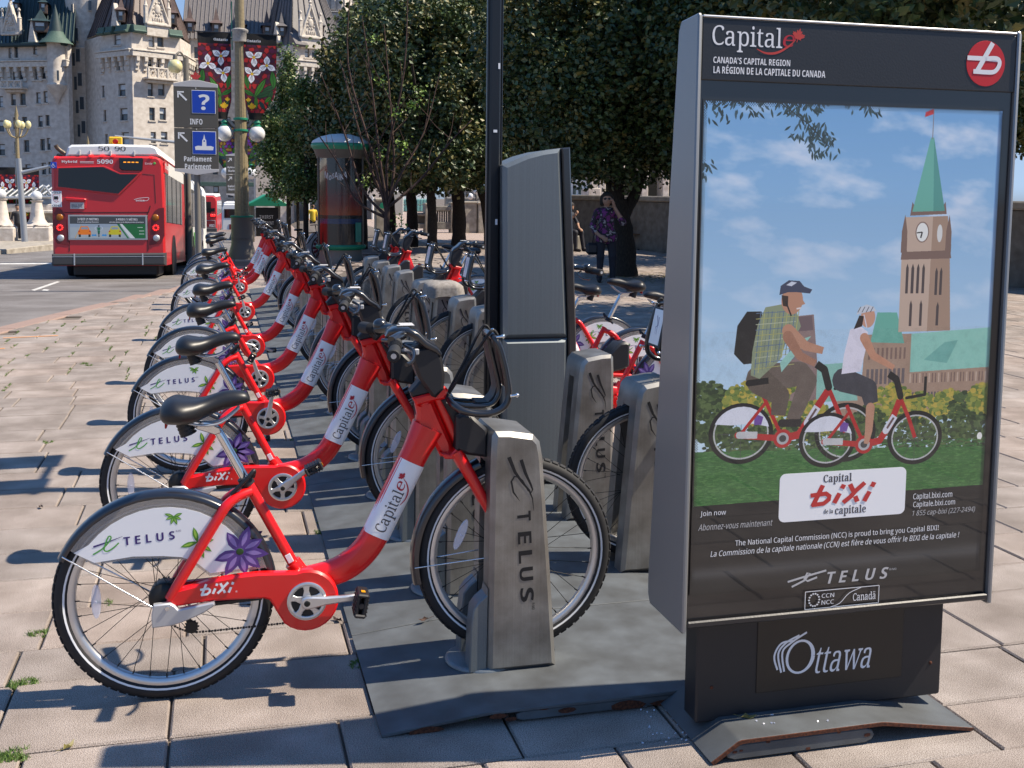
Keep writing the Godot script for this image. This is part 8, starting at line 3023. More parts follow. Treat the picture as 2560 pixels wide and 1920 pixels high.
# crown: ellipsoids [centre, radii, clumps]; limbs: point lists with radii
func tree(called: String, label: String, group: String, limbs: Array, crowns: Array, cols: Array, sd: int, scale := 1.0) -> void:
	var r := RandomNumberGenerator.new()
	r.seed = sd
	var root := base(called, limbs[0][0][0] if limbs.size() else Vector3.ZERO)
	tag(root, label, "tree", group)
	var o := root.position
	if limbs.size():
		var mb := MB.new()
		for l in limbs:
			var pts := []
			for p in l[0]: pts.append(p - o)
			var s := spline(pts, 4)
			var rad := []
			for i in s.size(): rad.append(lerpf(l[1], l[2], float(i) / (s.size() - 1)) * (1.0 + 0.07 * sin(i * 2.3)))
			mb.tube(s, rad, 10 if l[1] > 0.05 else 6)
		put("trunk", mb, M.bark, root)
	if crowns.size() == 0: return
	var n := 0
	for c in crowns: n += c[2]
	var mm := MultiMesh.new()
	mm.transform_format = MultiMesh.TRANSFORM_3D
	mm.use_colors = true
	mm.instance_count = n
	mm.mesh = clump
	var i := 0
	var gaps := FastNoiseLite.new()
	gaps.seed = sd; gaps.frequency = 0.55
	for c in crowns:
		for k in c[2]:
			var p := Vector3.ZERO
			for tries in 7:
				var d := Vector3(r.randfn(), r.randfn(), r.randfn()).normalized()
				p = (c[0] as Vector3) + d * (c[1] as Vector3) * pow(r.randf(), 0.42)
				if gaps.get_noise_3dv(p) > -0.12: break
			var b := Basis.from_euler(Vector3(r.randf() * 0.9, r.randf() * TAU, r.randf() * 0.9)) * Basis.from_scale(Vector3.ONE * r.randf_range(0.75, 1.35) * scale)
			mm.set_instance_transform(i, Transform3D(b, p - o))
			mm.set_instance_color(i, (cols[r.randi() % cols.size()] as Color) * r.randf_range(0.8, 1.2))
			i += 1
	var mi := MultiMeshInstance3D.new()
	mi.name = "crown"
	mi.multimesh = mm
	mi.material_override = M.leaf_any
	root.add_child(mi, true)
	mi.set_meta("kind", "stuff")

func trees() -> void:
	clump = leaf_clump()
	var lm := mat("leaf_any", Color.WHITE, 0.5)
	lm.vertex_color_use_as_albedo = true
	lm.backlight_enabled = true
	lm.backlight = lin(0.05, 0.07, 0.010)
	var dark := [Color(0.034, 0.060, 0.016), Color(0.045, 0.075, 0.02), Color(0.06, 0.09, 0.022), Color(0.028, 0.05, 0.014), Color(0.15, 0.135, 0.035)]
	var young := [Color(0.08, 0.14, 0.03), Color(0.095, 0.16, 0.035), Color(0.065, 0.12, 0.027), Color(0.17, 0.19, 0.05), Color(0.05, 0.095, 0.024)]
	var g := "dark linden trees of the square"
	# trunks standing between the bikes and the balustrade: [px, py base, py fork, z, radius, label]
	var T := [
		[978, 582, 470, -33.0, 0.13, "dark linden with thin trunk beside the stone pier with a round green plaque"],
		[1030, 592, 470, -31.5, 0.16, "dark linden with grey trunk in front of the teal glass building"],
		[1080, 606, 470, -29.5, 0.13, "dark linden with slim trunk before the stone balustrade"],
		[1147, 600, 455, -30.5, 0.19, "dark linden with thick black trunk beside the balustrade end pier"]]
	for i in T.size():
		var e: Array = T[i]
		var b := at(e[0], e[1], e[3])
		b.y = minf(b.y, 0.05)
		var f := at(e[0] - 4, e[2], e[3])
		var R: float = e[4]
		var limbs := [[[b, b.lerp(f, 0.5) + Vector3(0.03, 0, 0), f], R * 1.15, R * 0.85]]
		for k in 4:
			var d := Vector3(cos(k * 1.7 + i), 1.35, sin(k * 1.7 + i))
			limbs.append([[f - Vector3(0, 0.1, 0), f + d * 0.7, f + d * 2.0 + Vector3(0, 0.5, 0)], R * 0.6, R * 0.2])
		var c := f + Vector3(0, 3.3, 0)
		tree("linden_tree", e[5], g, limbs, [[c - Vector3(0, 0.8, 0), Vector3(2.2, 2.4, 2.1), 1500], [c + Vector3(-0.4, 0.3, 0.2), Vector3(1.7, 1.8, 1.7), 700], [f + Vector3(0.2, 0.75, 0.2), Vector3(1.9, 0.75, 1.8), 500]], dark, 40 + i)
	# the dense left edge of the row
	var b := at(905, 575, -34.0)
	b.y = slope(-34) * 0.3
	var f := at(905, 430, -34)
	tree("linden_tree", "dark linden whose left edge meets the sky beside the hotel", g, [[[b, f], 0.18, 0.14]], [[at(925, 235, -34), Vector3(1.5, 1.9, 1.5), 1000], [at(985, 75, -34.5), Vector3(1.5, 1.6, 1.6), 800], [at(845, 340, -34), Vector3(0.95, 1.2, 0.9), 420], [at(945, 335, -33), Vector3(1.4, 1.4, 1.3), 700]], dark, 50)
	# tree that leans over the pole and pay terminal
	b = at(1226, 578, -31.0); b.y = 0.0
	f = at(1196, 455, -31)
	tree("linden_tree", "leaning dark linden seen just left of the black pole", g, [[[b, at(1216, 520, -31), f, at(1180, 400, -31)], 0.17, 0.10], [[at(1218, 520, -31), at(1228, 470, -31.2), at(1238, 400, -31)], 0.1, 0.06]], [[at(1210, 180, -30.5), Vector3(2.5, 3.2, 2.2), 1700], [at(1180, 330, -30.0), Vector3(1.9, 1.1, 1.6), 700]], dark, 51)
	# the tree the woman stands under
	b = gnd(1566, 690, 0.0)
	var z := b.z
	f = at(1548, 500, z)
	tree("linden_tree", "dark forked linden behind the woman on the telephone", g, [[[b + Vector3(0, -0.05, 0), at(1562, 610, z), at(1553, 540, z), f], 0.24, 0.15], [[at(1553, 545, z), at(1537, 470, z), at(1530, 380, z), at(1520, 300, z)], 0.13, 0.07], [[at(1553, 545, z), at(1546, 450, z), at(1552, 360, z), at(1560, 250, z)], 0.12, 0.06], [[at(1556, 545, z), at(1590, 480, z), at(1615, 400, z), at(1640, 300, z)], 0.13, 0.07], [[at(1530, 480, z), at(1505, 420, z), at(1490, 380, z)], 0.06, 0.03]],
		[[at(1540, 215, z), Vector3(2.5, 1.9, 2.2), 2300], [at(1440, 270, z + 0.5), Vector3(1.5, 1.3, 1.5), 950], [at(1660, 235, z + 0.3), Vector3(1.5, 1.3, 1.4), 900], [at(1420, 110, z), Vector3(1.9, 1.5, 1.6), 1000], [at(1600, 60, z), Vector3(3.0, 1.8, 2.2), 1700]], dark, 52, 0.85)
	# trees behind the panel
	for e in [[1850, 140, -18.5, 53, "dark linden rising behind the top of the advertising panel"], [2180, 150, -17.5, 54, "dark linden above the right half of the advertising panel"], [2480, 130, -20.0, 55, "dark linden at the right edge behind the concrete wall"]]:
		var c := at(e[0], e[1], e[2])
		b = Vector3(c.x + 0.2, 0, c.z - 0.3)
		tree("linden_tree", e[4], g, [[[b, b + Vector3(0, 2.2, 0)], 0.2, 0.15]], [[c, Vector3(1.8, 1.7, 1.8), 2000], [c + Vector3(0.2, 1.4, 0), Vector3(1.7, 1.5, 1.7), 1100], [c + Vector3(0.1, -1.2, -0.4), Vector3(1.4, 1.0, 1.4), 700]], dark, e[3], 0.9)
	# trees further right, out of the frame, whose shade falls over the square
	for e in [[8.6, -12.4, "nearest to the panel"], [10.4, -18.3, "second from the panel"], [12.6, -25.0, "before the concrete wall"], [9.6, -35.0, "in the far row"]]:
		var c := Vector3(e[0], 5.4, e[1])
		tree("linden_tree", "dark linden behind the advertising panel, " + e[2], g, [[[Vector3(e[0], 0, e[1]), Vector3(e[0], 2.9, e[1])], 0.2, 0.14]], [[c, Vector3(2.6, 2.7, 2.6), 1500]], dark, 60 + int(e[0]), 1.15)
	# two young trees on the pavement
	for e in [[722, 610, -40.0, "slender young green tree right of the lamp post"], [765, 640, -35.0, "young green tree close to the advertising column"]]:
		z = e[2]
		b = at(e[0], e[1], z)
		b.y = paving_y(b.x, z)
		var x: float = e[0]
		var big: bool = x < 740
		var lim := [[[b, at(x, 480, z), at(x + 4, 300, z)], 0.10, 0.045]]
		if big: lim.append([[b + Vector3(0.35, 0, 0.1), at(x + 22, 480, z), at(x + 30, 330, z)], 0.07, 0.03])
		var cr := [[at(x - 30, 400, z), Vector3(0.9, 0.75, 0.8), 330], [at(x + 10, 450, z), Vector3(1.1, 0.7, 0.9), 380], [at(x - 15, 300, z), Vector3(0.95, 0.9, 0.8), 360], [at(x + 20, 330, z), Vector3(0.9, 0.9, 0.8), 320], [at(x - 4, 225, z), Vector3(0.55, 0.7, 0.5), 150], [at(x - 2, 150, z), Vector3(0.25, 0.6, 0.25), 45]] if big else [[at(x + 10, 440, z), Vector3(0.8, 0.7, 0.7), 280], [at(x + 5, 330, z), Vector3(0.8, 0.9, 0.7), 330], [at(x + 15, 250, z), Vector3(0.6, 0.8, 0.5), 200]]
		tree("young_tree", e[3], "young trees on the pavement", lim, cr, young, 70 + int(x), 0.8)
	# bare twiggy tree in front of the column
	z = -23.0
	b = at(968, 668, z); b.y = 0.0
	var r := RandomNumberGenerator.new()
	r.seed = 77
	var lim := [[[b, at(966, 590, z), at(968, 515, z)], 0.075, 0.055]]
	var tips := []
	for e in [[968, 515, 930, 430, 890, 300, 850, 150], [968, 515, 950, 400, 930, 220, 905, 40], [968, 515, 985, 420, 975, 250, 960, 60], [968, 515, 1000, 440, 1060, 330, 1100, 180], [966, 540, 905, 470, 860, 330, 800, 180], [966, 545, 890, 500, 840, 400, 760, 290], [968, 500, 970, 380, 1010, 180, 1020, -40], [966, 530, 930, 380, 870, 160, 880, -60], [968, 520, 1050, 450, 1130, 350, 1180, 300]]:
		var pts := []
		for k in range(0, 8, 2):
			pts.append(at(e[k], e[k + 1], z + r.randf_range(-0.35, 0.35) * k / 6.0))
		lim.append([pts, 0.034, 0.008])
		var s := spline(pts, 4)
		for q in 7:
			var p: Vector3 = s[3 + q]
			var d := Vector3(r.randf_range(-1, 1), r.randf_range(0.3, 1.2), r.randf_range(-0.8, 0.8)).normalized()
			var l := r.randf_range(0.35, 0.9)
			lim.append([[p, p + d * l * 0.5 + Vector3(0, 0.05, 0), p + d * l + Vector3(r.randf_range(-0.1, 0.1), 0.12, 0)], 0.010, 0.003])
			tips.append(p + d * l)
	var bare_cr := []
	for i in range(0, tips.size(), 9): bare_cr.append([tips[i], Vector3(0.10, 0.08, 0.10), 2])
	bare_cr.append([at(1010, 355, z), Vector3(0.14, 0.09, 0.1), 3]); bare_cr.append([at(1000, 560, z), Vector3(0.08, 0.22, 0.1), 3])
	tree("bare_tree", "mostly bare reddish twiggy tree standing before the advertising column", "", lim, bare_cr, [Color(0.16, 0.26, 0.04), Color(0.2, 0.3, 0.05)], 78, 0.55)
	(get_node("bare_tree/trunk") as MeshInstance3D).material_override = M.twig

# ---------------------------------------------------------------- far side of the street, left
func wall_box(root: Node3D, called: String, px0: float, py0: float, px1: float, py1: float, z: float, d: float, m: Material, bev := 0.03) -> void:
	var a := at(px0, py1, z)
	var b := at(px1, py0, z)
	var mb := MB.new()
	mb.box(Vector3((a.x + b.x) * 0.5, (a.y + b.y) * 0.5, z - d * 0.5) - root.position, Vector3(absf(b.x - a.x), absf(b.y - a.y), d), bev)
	put(called, mb, m, root)

func street_block() -> void:
	var z := -64.0
	var root := base("stone_entrance", at(70, 612, z))
	tag(root, "white stone hotel entrance with dark openings at the far left", "entrance building")
	wall_box(root, "wall", -90, 527, 14, 622, z - 6, 3.0, M.white_stone)
	wall_box(root, "wall", 108, 520, 300, 622, z - 6, 3.0, M.white_stone)
	wall_box(root, "lintel", -90, 512, 300, 530, z - 5, 2.4, M.white_stone)
	wall_box(root, "dark_opening", 12, 520, 110, 620, z - 7.6, 0.3, M.dark_void)
	wall_box(root, "door", 62, 545, 88, 612, z - 7.2, 0.2, M.roof_green)
	wall_box(root, "pier", 28, 528, 40, 620, z - 5.5, 1.0, M.white_stone)
	wall_box(root, "cornice", 106, 527, 300, 533, z - 4.6, 1.0, M.limestone_trim)
	# glass canopy
	root = base("glass_canopy", at(60, 480, z - 4))
	tag(root, "steel and glass gabled canopy above the stone entrance", "canopy")
	var mb := MB.new()
	var a := at(-90, 497, z - 5) - root.position
	var b := at(132, 492, z - 5) - root.position
	var c := at(112, 466, z - 5) - root.position
	mb.quad(a, b, c + Vector3(0, 0, -1.5), Vector3(a.x, c.y, c.z - 1.5))
	mb.quad(a + Vector3(0, -0.1, 0), b + Vector3(0, -0.1, 0), b + Vector3(0, -0.1, -6), a + Vector3(0, -0.1, -6))
	put("glass_roof", mb, M.window_glass, root)
	mb = MB.new()
	for k in 15:
		var f := k / 14.0
		mb.tube([a.lerp(b, f) + Vector3(0, 0.05, 0.05), Vector3(a.lerp(b, f).x + 0.6, c.y + 0.05, c.z - 1.45)], 0.07, 6)
	mb.tube([a, b], 0.1, 6); mb.tube([b, c, at(92, 494, z - 5) - root.position], 0.09, 6)
	put("canopy_frame", mb, M.galvanised, root)
	# lamp topped obelisk piers of the bridge
	var n := 0
	for e in [[6, 484, 610], [95, 489, 606], [-40, 484, 612]]:
		z = -54.0
		var p := at(e[0], e[2], z)
		root = base("bridge_pier", p)
		tag(root, "pale stone bridge pier with tapered shaft and globe, %s" % ["middle", "nearest the bus", "leftmost"][n], "bridge pier", "stone piers with globe lamps")
		n += 1
		var h := at(e[0], e[1], z).y - p.y
		mb = MB.new()
		mb.box(Vector3(0, h * 0.17, 0), Vector3(1.15, h * 0.34, 1.0), 0.05)
		mb.box(Vector3(0, h * 0.36, 0), Vector3(1.0, h * 0.06, 0.9), 0.08)
		var col := []
		for q in [[0.42, 0.38], [0.32, 0.44], [0.26, 0.50], [0.17, 0.86], [0.22, 0.88], [0.22, 0.9]]: col.append(Vector2(q[0] * 1.25, h * q[1]))
		mb.lathe(col, 4)
		put("pier", mb, M.white_stone, root)
		mb = MB.new()
		mb.ball(Vector3(0, h * 0.985, 0), Vector3.ONE * 0.24, 16)
		put("globe", mb, M.globe_white, root)
		mb = MB.new()
		mb.tube([Vector3(0, h * 0.88, 0), Vector3(0, h * 0.94, 0)], 0.09, 8)
		put("collar", mb, M.lamp_grey, root)
	root = base("low_stone_wall", at(200, 600, -57))
	tag(root, "low pale stone wall between the bridge piers behind the bus", "wall")
	wall_box(root, "wall", -90, 566, 330, 608, -57, 0.8, M.white_stone)
	wall_box(root, "coping", -90, 560, 330, 567, -56.8, 1.2, M.limestone_trim)
	# the building closing the street beyond the buses
	root = base("far_building", at(600, 560, -150))
	tag(root, "pale building with arched windows closing the street beyond the buses", "building")
	var wins := []
	for k in 12: wins.append([442 + k * 24, 432, 455 + k * 24, 455]); wins.append([440 + k * 24, 472, 456 + k * 24, 505])
	facet(root, at(425, 300, -150), at(770, 300, -150), -4.0, at(600, 418, -150).y, wins, M.white_stone)
	wall_box(root, "cornice", 425, 458, 770, 464, -149.3, 0.9, M.copper_green)

# ---------------------------------------------------------------- the square
func plaza() -> void:
	var gy := 0.0
	# stone balustrade left of the pole: piers and open panels
	var z := -44.0
	var n := 0
	for e in [[1066, 508, 573, 12], [1132, 506, 573, 16], [1172, 504, 572, 34], [953, 497, 592, 30], [1212, 505, 578, 44]]:
		var zz: float = z + (3.0 if e[0] == 953 else 0.0)
		var p := at(e[0], e[2], zz)
		var root := base("stone_pier", p)
		tag(root, "square stone pier %s" % ["between the two pierced balustrade panels", "ending the balustrade beside the thick black trunk", "standing alone right of the thick black trunk", "with a round green plaque, left of the grey board", "half hidden behind the black pole"][n], "stone pier", "stone piers of the square")
		var w: float = e[3] * (-zz / F) * 1.03
		var h := at(e[0], e[1], zz).y - p.y
		var mb := MB.new()
		mb.box(Vector3(0, h * 0.5 - 0.1, 0), Vector3(w, h + 0.2, maxf(w, 0.5)), 0.03)
		mb.box(Vector3(0, h * 0.97, 0), Vector3(w * 1.14, h * 0.08, maxf(w, 0.5) * 1.14), 0.03)
		put("pier", mb, M.concrete, root)
		if e[0] == 953:
			mb = MB.new()
			mb.xf = Transform3D(Basis(Vector3.RIGHT, PI / 2), Vector3(0.0, h * 0.82, 0.32))
			mb.lathe([Vector2(0, 0.02), Vector2(0.10, 0.02), Vector2(0.105, 0.0)], 20)
			put("plaque", mb, M.lamp_green, root)
		n += 1
	n = 0
	for e in [[1038, 1062, 533, 570], [1072, 1126, 517, 572]]:
		var a := at(e[0], e[3], z)
		var b := at(e[1], e[2], z)
		var root := base("balustrade", Vector3(a.x, a.y, z))
		tag(root, "%s stone balustrade panel with vertical slots, between tree trunks" % ["shorter left", "longer right"][n], "balustrade", "stone balustrade panels")
		n += 1
		var w := b.x - a.x
		var h := b.y - a.y
		var mb := MB.new()
		mb.box(Vector3(w * 0.5, h * 0.15, 0), Vector3(w, h * 0.34, 0.4), 0.02)
		mb.box(Vector3(w * 0.5, h * 0.92, 0), Vector3(w, h * 0.22, 0.42), 0.03)
		mb.box(Vector3(w * 0.12, h * 0.56, 0), Vector3(w * 0.24, h * 0.52, 0.36), 0.02)
		mb.box(Vector3(w * 0.96, h * 0.56, 0), Vector3(w * 0.08, h * 0.52, 0.36), 0.02)
		put("rails", mb, M.grey_concrete, root)
		for k in 6:
			mb = MB.new()
			mb.box(Vector3(w * (0.30 + 0.105 * k), h * 0.56, 0), Vector3(w * 0.05, h * 0.52, 0.2), 0.015)
			put("baluster", mb, M.grey_concrete, root)
	# buildings glimpsed between the trunks
	var root := base("teal_glass_building", at(1030, 540, -90))
	tag(root, "white building with teal glazing glimpsed between the linden trunks", "building")
	wall_box(root, "wall", 930, 470, 1078, 560, -90, 6.0, M.bus_white)
	for r in 2:
		for k in 9:
			wall_box(root, "window", 1005 + k * 7.6, 498 + r * 16, 1011 + k * 7.6, 512 + r * 16, -89.8, 0.3, mat("teal_glass", lin(0.16, 0.36, 0.34), 0.1) if not M.has("teal_glass") else M.teal_glass)
	root = base("grey_stone_building", at(1150, 540, -80))
	tag(root, "grey stone building with tall windows beyond the balustrade", "building")
	var wins := []
	for k in 7: wins.append([1090 + k * 22, 430, 1098 + k * 22, 462]); wins.append([1090 + k * 22, 475, 1098 + k * 22, 502])
	facet(root, at(1078, 400, -80), at(1262, 400, -80), -1.0, at(1100, 395, -80).y, wins, M.concrete)
	root = base("shop_front", at(790, 560, -64))
	tag(root, "glazed shop front with pale posts behind the young trees", "building")
	wall_box(root, "wall", 640, 420, 960, 600, -65, 3.0, M.white_stone)
	for k in 5:
		wall_box(root, "shop_window", 736 + k * 40, 500, 768 + k * 40, 590, -64.8, 0.3, M.window_glass)
		wall_box(root, "window_post", 770 + k * 40, 490, 774 + k * 40, 592, -64.6, 0.3, M.bus_white)
	root = base("grey_notice_board", at(994, 560, -42))
	tag(root, "large pale grey notice board between two linden trunks", "notice board")
	wall_box(root, "board", 981, 478, 1009, 538, -42, 0.1, M.sign_pale)
	wall_box(root, "leg", 984, 538, 987, 572, -42, 0.1, M.galvanised); wall_box(root, "leg", 1003, 538, 1006, 572, -42, 0.1, M.galvanised)
	root = base("triple_globe_lamp", at(1191, 510, -46))
	tag(root, "cluster of three white globe lamps above the stone pier", "street lamp")
	var mb := MB.new()
	mb.tube([Vector3(0, -0.6, 0), Vector3(0, 0.35, 0)], 0.05, 8); mb.tube([Vector3(-0.3, 0.2, 0), Vector3(0.3, 0.2, 0)], 0.03, 6)
	put("stand", mb, M.lamp_grey, root)
	for x in [-0.26, 0.0, 0.26]:
		mb = MB.new()
		mb.ball(Vector3(x, 0.32 + (0.22 if x == 0.0 else 0.0), 0), Vector3.ONE * 0.14, 12)
		put("globe", mb, M.globe_white, root)
	# concrete wall running from the right edge back behind the woman
	var w0 := gnd(2590, 716, 0.0)
	var w1 := gnd(1405, 602, 0.0)
	var d := (w1 - w0)
	var L := d.length()
	d /= L
	root = base("concrete_wall", w0)
	root.transform.basis = Basis(d, Vector3.UP, d.cross(Vector3.UP))
	tag(root, "long concrete planter wall behind the bench and the panel", "wall")
	mb = MB.new()
	mb.box(Vector3(L * 0.5 - 1.0, 0.70, -0.3), Vector3(L + 2.0, 1.45, 0.6), 0.03)
	put("wall", mb, M.grey_concrete, root)
	mb = MB.new()
	mb.box(Vector3(L * 0.5 - 1.0, 1.50, -0.3), Vector3(L + 2.06, 0.16, 0.72), 0.03)
	put("coping", mb, M.concrete, root)
	# colonnaded building beyond the wall
	root = base("colonnade_building", at(1600, 520, -58))
	tag(root, "pale colonnaded building with dark bays right of the woman", "building")
	wall_box(root, "dark_bays", 1400, 330, 1900, 560, -60, 2.0, M.dark_void)
	for x in [1505, 1552, 1612, 1664, 1718, 1770, 1822]:
		wall_box(root, "column", x - 8, 330, x + 12, 512, -58.5, 0.9, M.white_stone)
	wall_box(root, "plinth", 1400, 498, 1900, 560, -58.2, 1.4, M.concrete)
	wall_box(root, "wall", 1400, 330, 1470, 512, -59.2, 1.0, M.bus_white)
	for k in 3:
		wall_box(root, "window", 1434 + k * 14, 430, 1441 + k * 14, 452, -58.1, 0.2, M.roof_green); wall_box(root, "window", 1434 + k * 14, 462, 1441 + k * 14, 486, -58.1, 0.2, M.roof_green)
	root = base("monument", at(1486, 520, -46))
	tag(root, "stone monument pedestal rising behind the woman's head", "monument")
	wall_box(root, "pedestal", 1470, 470, 1502, 520, -46, 1.0, M.white_stone); wall_box(root, "shaft", 1477, 405, 1496, 471, -46.1, 0.8, M.white_stone)
	# slatted bench
	var bp := gnd(1604, 622, 0.0)
	root = base("park_bench", bp + Vector3(0.5, 0, 0.6), -0.10)
	tag(root, "dark metal bench with wooden slats against the concrete wall", "bench")
	for k in 7:
		mb = MB.new()
		mb.box(Vector3(0, 0.56 + 0.07 * k, -0.28 - 0.02 * k), Vector3(2.1, 0.055, 0.03), 0.01)
		put("back_slat", mb, M.wood_slat, root)
	for k in 5:
		mb = MB.new()
		mb.box(Vector3(0, 0.46, -0.22 + 0.11 * k), Vector3(2.1, 0.03, 0.09), 0.01)
		put("seat_slat", mb, M.wood_slat, root)
	for x in [-0.75, 0.75]:
		mb = MB.new()
		mb.box(Vector3(x, 0.22, 0), Vector3(0.12, 0.44, 0.12), 0.01); mb.box(Vector3(x, 0.02, 0), Vector3(0.3, 0.04, 0.5), 0.01)
		put("leg", mb, M.pole_black, root)
	mb = MB.new()
	for x in [-1.08, 1.08, -0.35]:
		mb.tube(spline([Vector3(x, 0.44, 0.27), Vector3(x, 0.70, 0.24), Vector3(x, 0.72, -0.1), Vector3(x, 0.55, -0.28)]), 0.022, 8)
		mb.tube([Vector3(x, 0.44, 0.25), Vector3(x, 0.46, -0.25), Vector3(x, 1.03, -0.42)], 0.025, 8)
	put("armrest", mb, M.pole_black, root)

# ---------------------------------------------------------------- people
# bones [a, b, ra, rb, colour]; one closed skin by surface nets over a smooth union of tapered capsules
func body(bones: Array, cell: float, k := 0.035) -> MB:
	var lo := Vector3.ONE * 1e9
	var hi := -lo
	for b in bones:
		var rr := Vector3.ONE * (maxf(b[2], b[3]) + 0.03)
		lo = lo.min(b[0] - rr).min(b[1] - rr); hi = hi.max(b[0] + rr).max(b[1] + rr)
	var n := Vector3i(((hi - lo) / cell).ceil()) + Vector3i.ONE * 2
	var f := PackedFloat32Array()
	f.resize(n.x * n.y * n.z)
	f.fill(1.0)
	for b in bones:
		var A: Vector3 = b[0]
		var B: Vector3 = b[1]
		var rm := maxf(b[2], b[3]) + k + cell * 2.0
		var l0 := Vector3i(((A.min(B) - Vector3.ONE * rm - lo) / cell).floor()).max(Vector3i.ZERO)
		var h0 := Vector3i(((A.max(B) + Vector3.ONE * rm - lo) / cell).ceil()).min(n - Vector3i.ONE)
		var ab := B - A
		var ll := maxf(ab.length_squared(), 1e-8)
		for x in range(l0.x, h0.x + 1):
			for y in range(l0.y, h0.y + 1):
				for z in range(l0.z, h0.z + 1):
					var p := lo + Vector3(x, y, z) * cell
					var t := clampf((p - A).dot(ab) / ll, 0.0, 1.0)
					var d := p.distance_to(A + ab * t) - lerpf(b[2], b[3], t)
					var i := (x * n.y + y) * n.z + z
					var o := f[i]
					var h := maxf(k - absf(o - d), 0.0) / k
					f[i] = minf(o, d) - h * h * k * 0.25
	var vid := {}
	var pts := PackedVector3Array()
	for x in n.x - 1:
		for y in n.y - 1:
			for z in n.z - 1:
				var s := Vector3.ZERO
				var c := 0
				var i0 := (x * n.y + y) * n.z + z
				var q := [f[i0], f[i0 + 1], f[i0 + n.z], f[i0 + n.z + 1], f[i0 + n.y * n.z], f[i0 + n.y * n.z + 1], f[i0 + n.y * n.z + n.z], f[i0 + n.y * n.z + n.z + 1]]
				var neg := 0
				for v in q: if v < 0.0: neg += 1
				if neg == 0 or neg == 8: continue
				for e in [[0, 1], [2, 3], [4, 5], [6, 7], [0, 2], [1, 3], [4, 6], [5, 7], [0, 4], [1, 5], [2, 6], [3, 7]]:
					var a: float = q[e[0]]
					var b: float = q[e[1]]
					if (a < 0.0) != (b < 0.0):
						var t := a / (a - b)
						s += Vector3(e[0] >> 2 & 1, e[0] >> 1 & 1, e[0] & 1).lerp(Vector3(e[1] >> 2 & 1, e[1] >> 1 & 1, e[1] & 1), t)
						c += 1
				vid[Vector3i(x, y, z)] = pts.size()
				pts.append(lo + (Vector3(x, y, z) + s / c) * cell)
	var nor := PackedVector3Array()
	nor.resize(pts.size())
	var quads := []
	for key in vid:
		for ax in 3:
			var st := [n.y * n.z, n.z, 1]
			var i0: int = (key.x * n.y + key.y) * n.z + key.z
			if (f[i0] < 0.0) == (f[mini(i0 + st[ax], f.size() - 1)] < 0.0): continue
			var u := Vector3i.ZERO
			var w := Vector3i.ZERO
			u[(ax + 1) % 3] = 1; w[(ax + 2) % 3] = 1
			if not (vid.has(key - u) and vid.has(key - w) and vid.has(key - u - w)): continue
			var qd := [vid[key], vid[key - u], vid[key - u - w], vid[key - w]]
			if f[i0] >= 0.0: qd.reverse()
			quads.append(qd)
			var m: Vector3 = (pts[qd[2]] - pts[qd[0]]).cross(pts[qd[3]] - pts[qd[1]])
			for v in qd: nor[v] += m
	var mb := MB.new()
	var fn := FastNoiseLite.new()
	fn.frequency = 9.0
	fn.seed = 12
	for qd in quads:
		var mid: Vector3 = (pts[qd[0]] + pts[qd[2]]) * 0.5
		var best := 1e9
		for b in bones:
			var t := clampf((mid - b[0]).dot(b[1] - b[0]) / maxf((b[1] - b[0]).length_squared(), 1e-8), 0, 1)
			var dd := mid.distance_to((b[0] as Vector3).lerp(b[1], t)) - lerpf(b[2], b[3], t)
			if dd < best:
				best = dd; mb.col = b[4]
		if mb.col.a < 0.9:   # flowered cloth
			var g := fn.get_noise_3dv(mid)
			mb.col = Color(0.16, 0.02, 0.13) if g > 0.12 else (Color(0.30, 0.26, 0.26) if g < -0.30 else Color(0.02, 0.012, 0.022))
		var a: Vector3 = pts[qd[0]]
		mb.tri(a, pts[qd[1]], pts[qd[2]], nor[qd[0]], nor[qd[1]], nor[qd[2]])
		mb.tri(a, pts[qd[2]], pts[qd[3]], nor[qd[0]], nor[qd[2]], nor[qd[3]])
	return mb

func hand(B: Array, p: Vector3, dir: Vector3, palm: Vector3, col: Color) -> void:
	var s := dir.cross(palm).normalized()
	B.append([p, p + dir * 0.06, 0.026, 0.030, col])
	for k in 4:
		var o := s * (k - 1.5) * 0.019 + p + dir * 0.075
		var l: float = [0.058, 0.068, 0.064, 0.05][k]
		B.append([o, o + dir * l * 0.5 + palm * 0.010, 0.0095, 0.009, col])
		B.append([o + dir * l * 0.5 + palm * 0.010, o + dir * l * 0.8 + palm * 0.032, 0.009, 0.008, col])
	B.append([p + s * 0.026 + dir * 0.01, p + s * 0.05 + dir * 0.045 + palm * 0.02, 0.011, 0.0095, col])

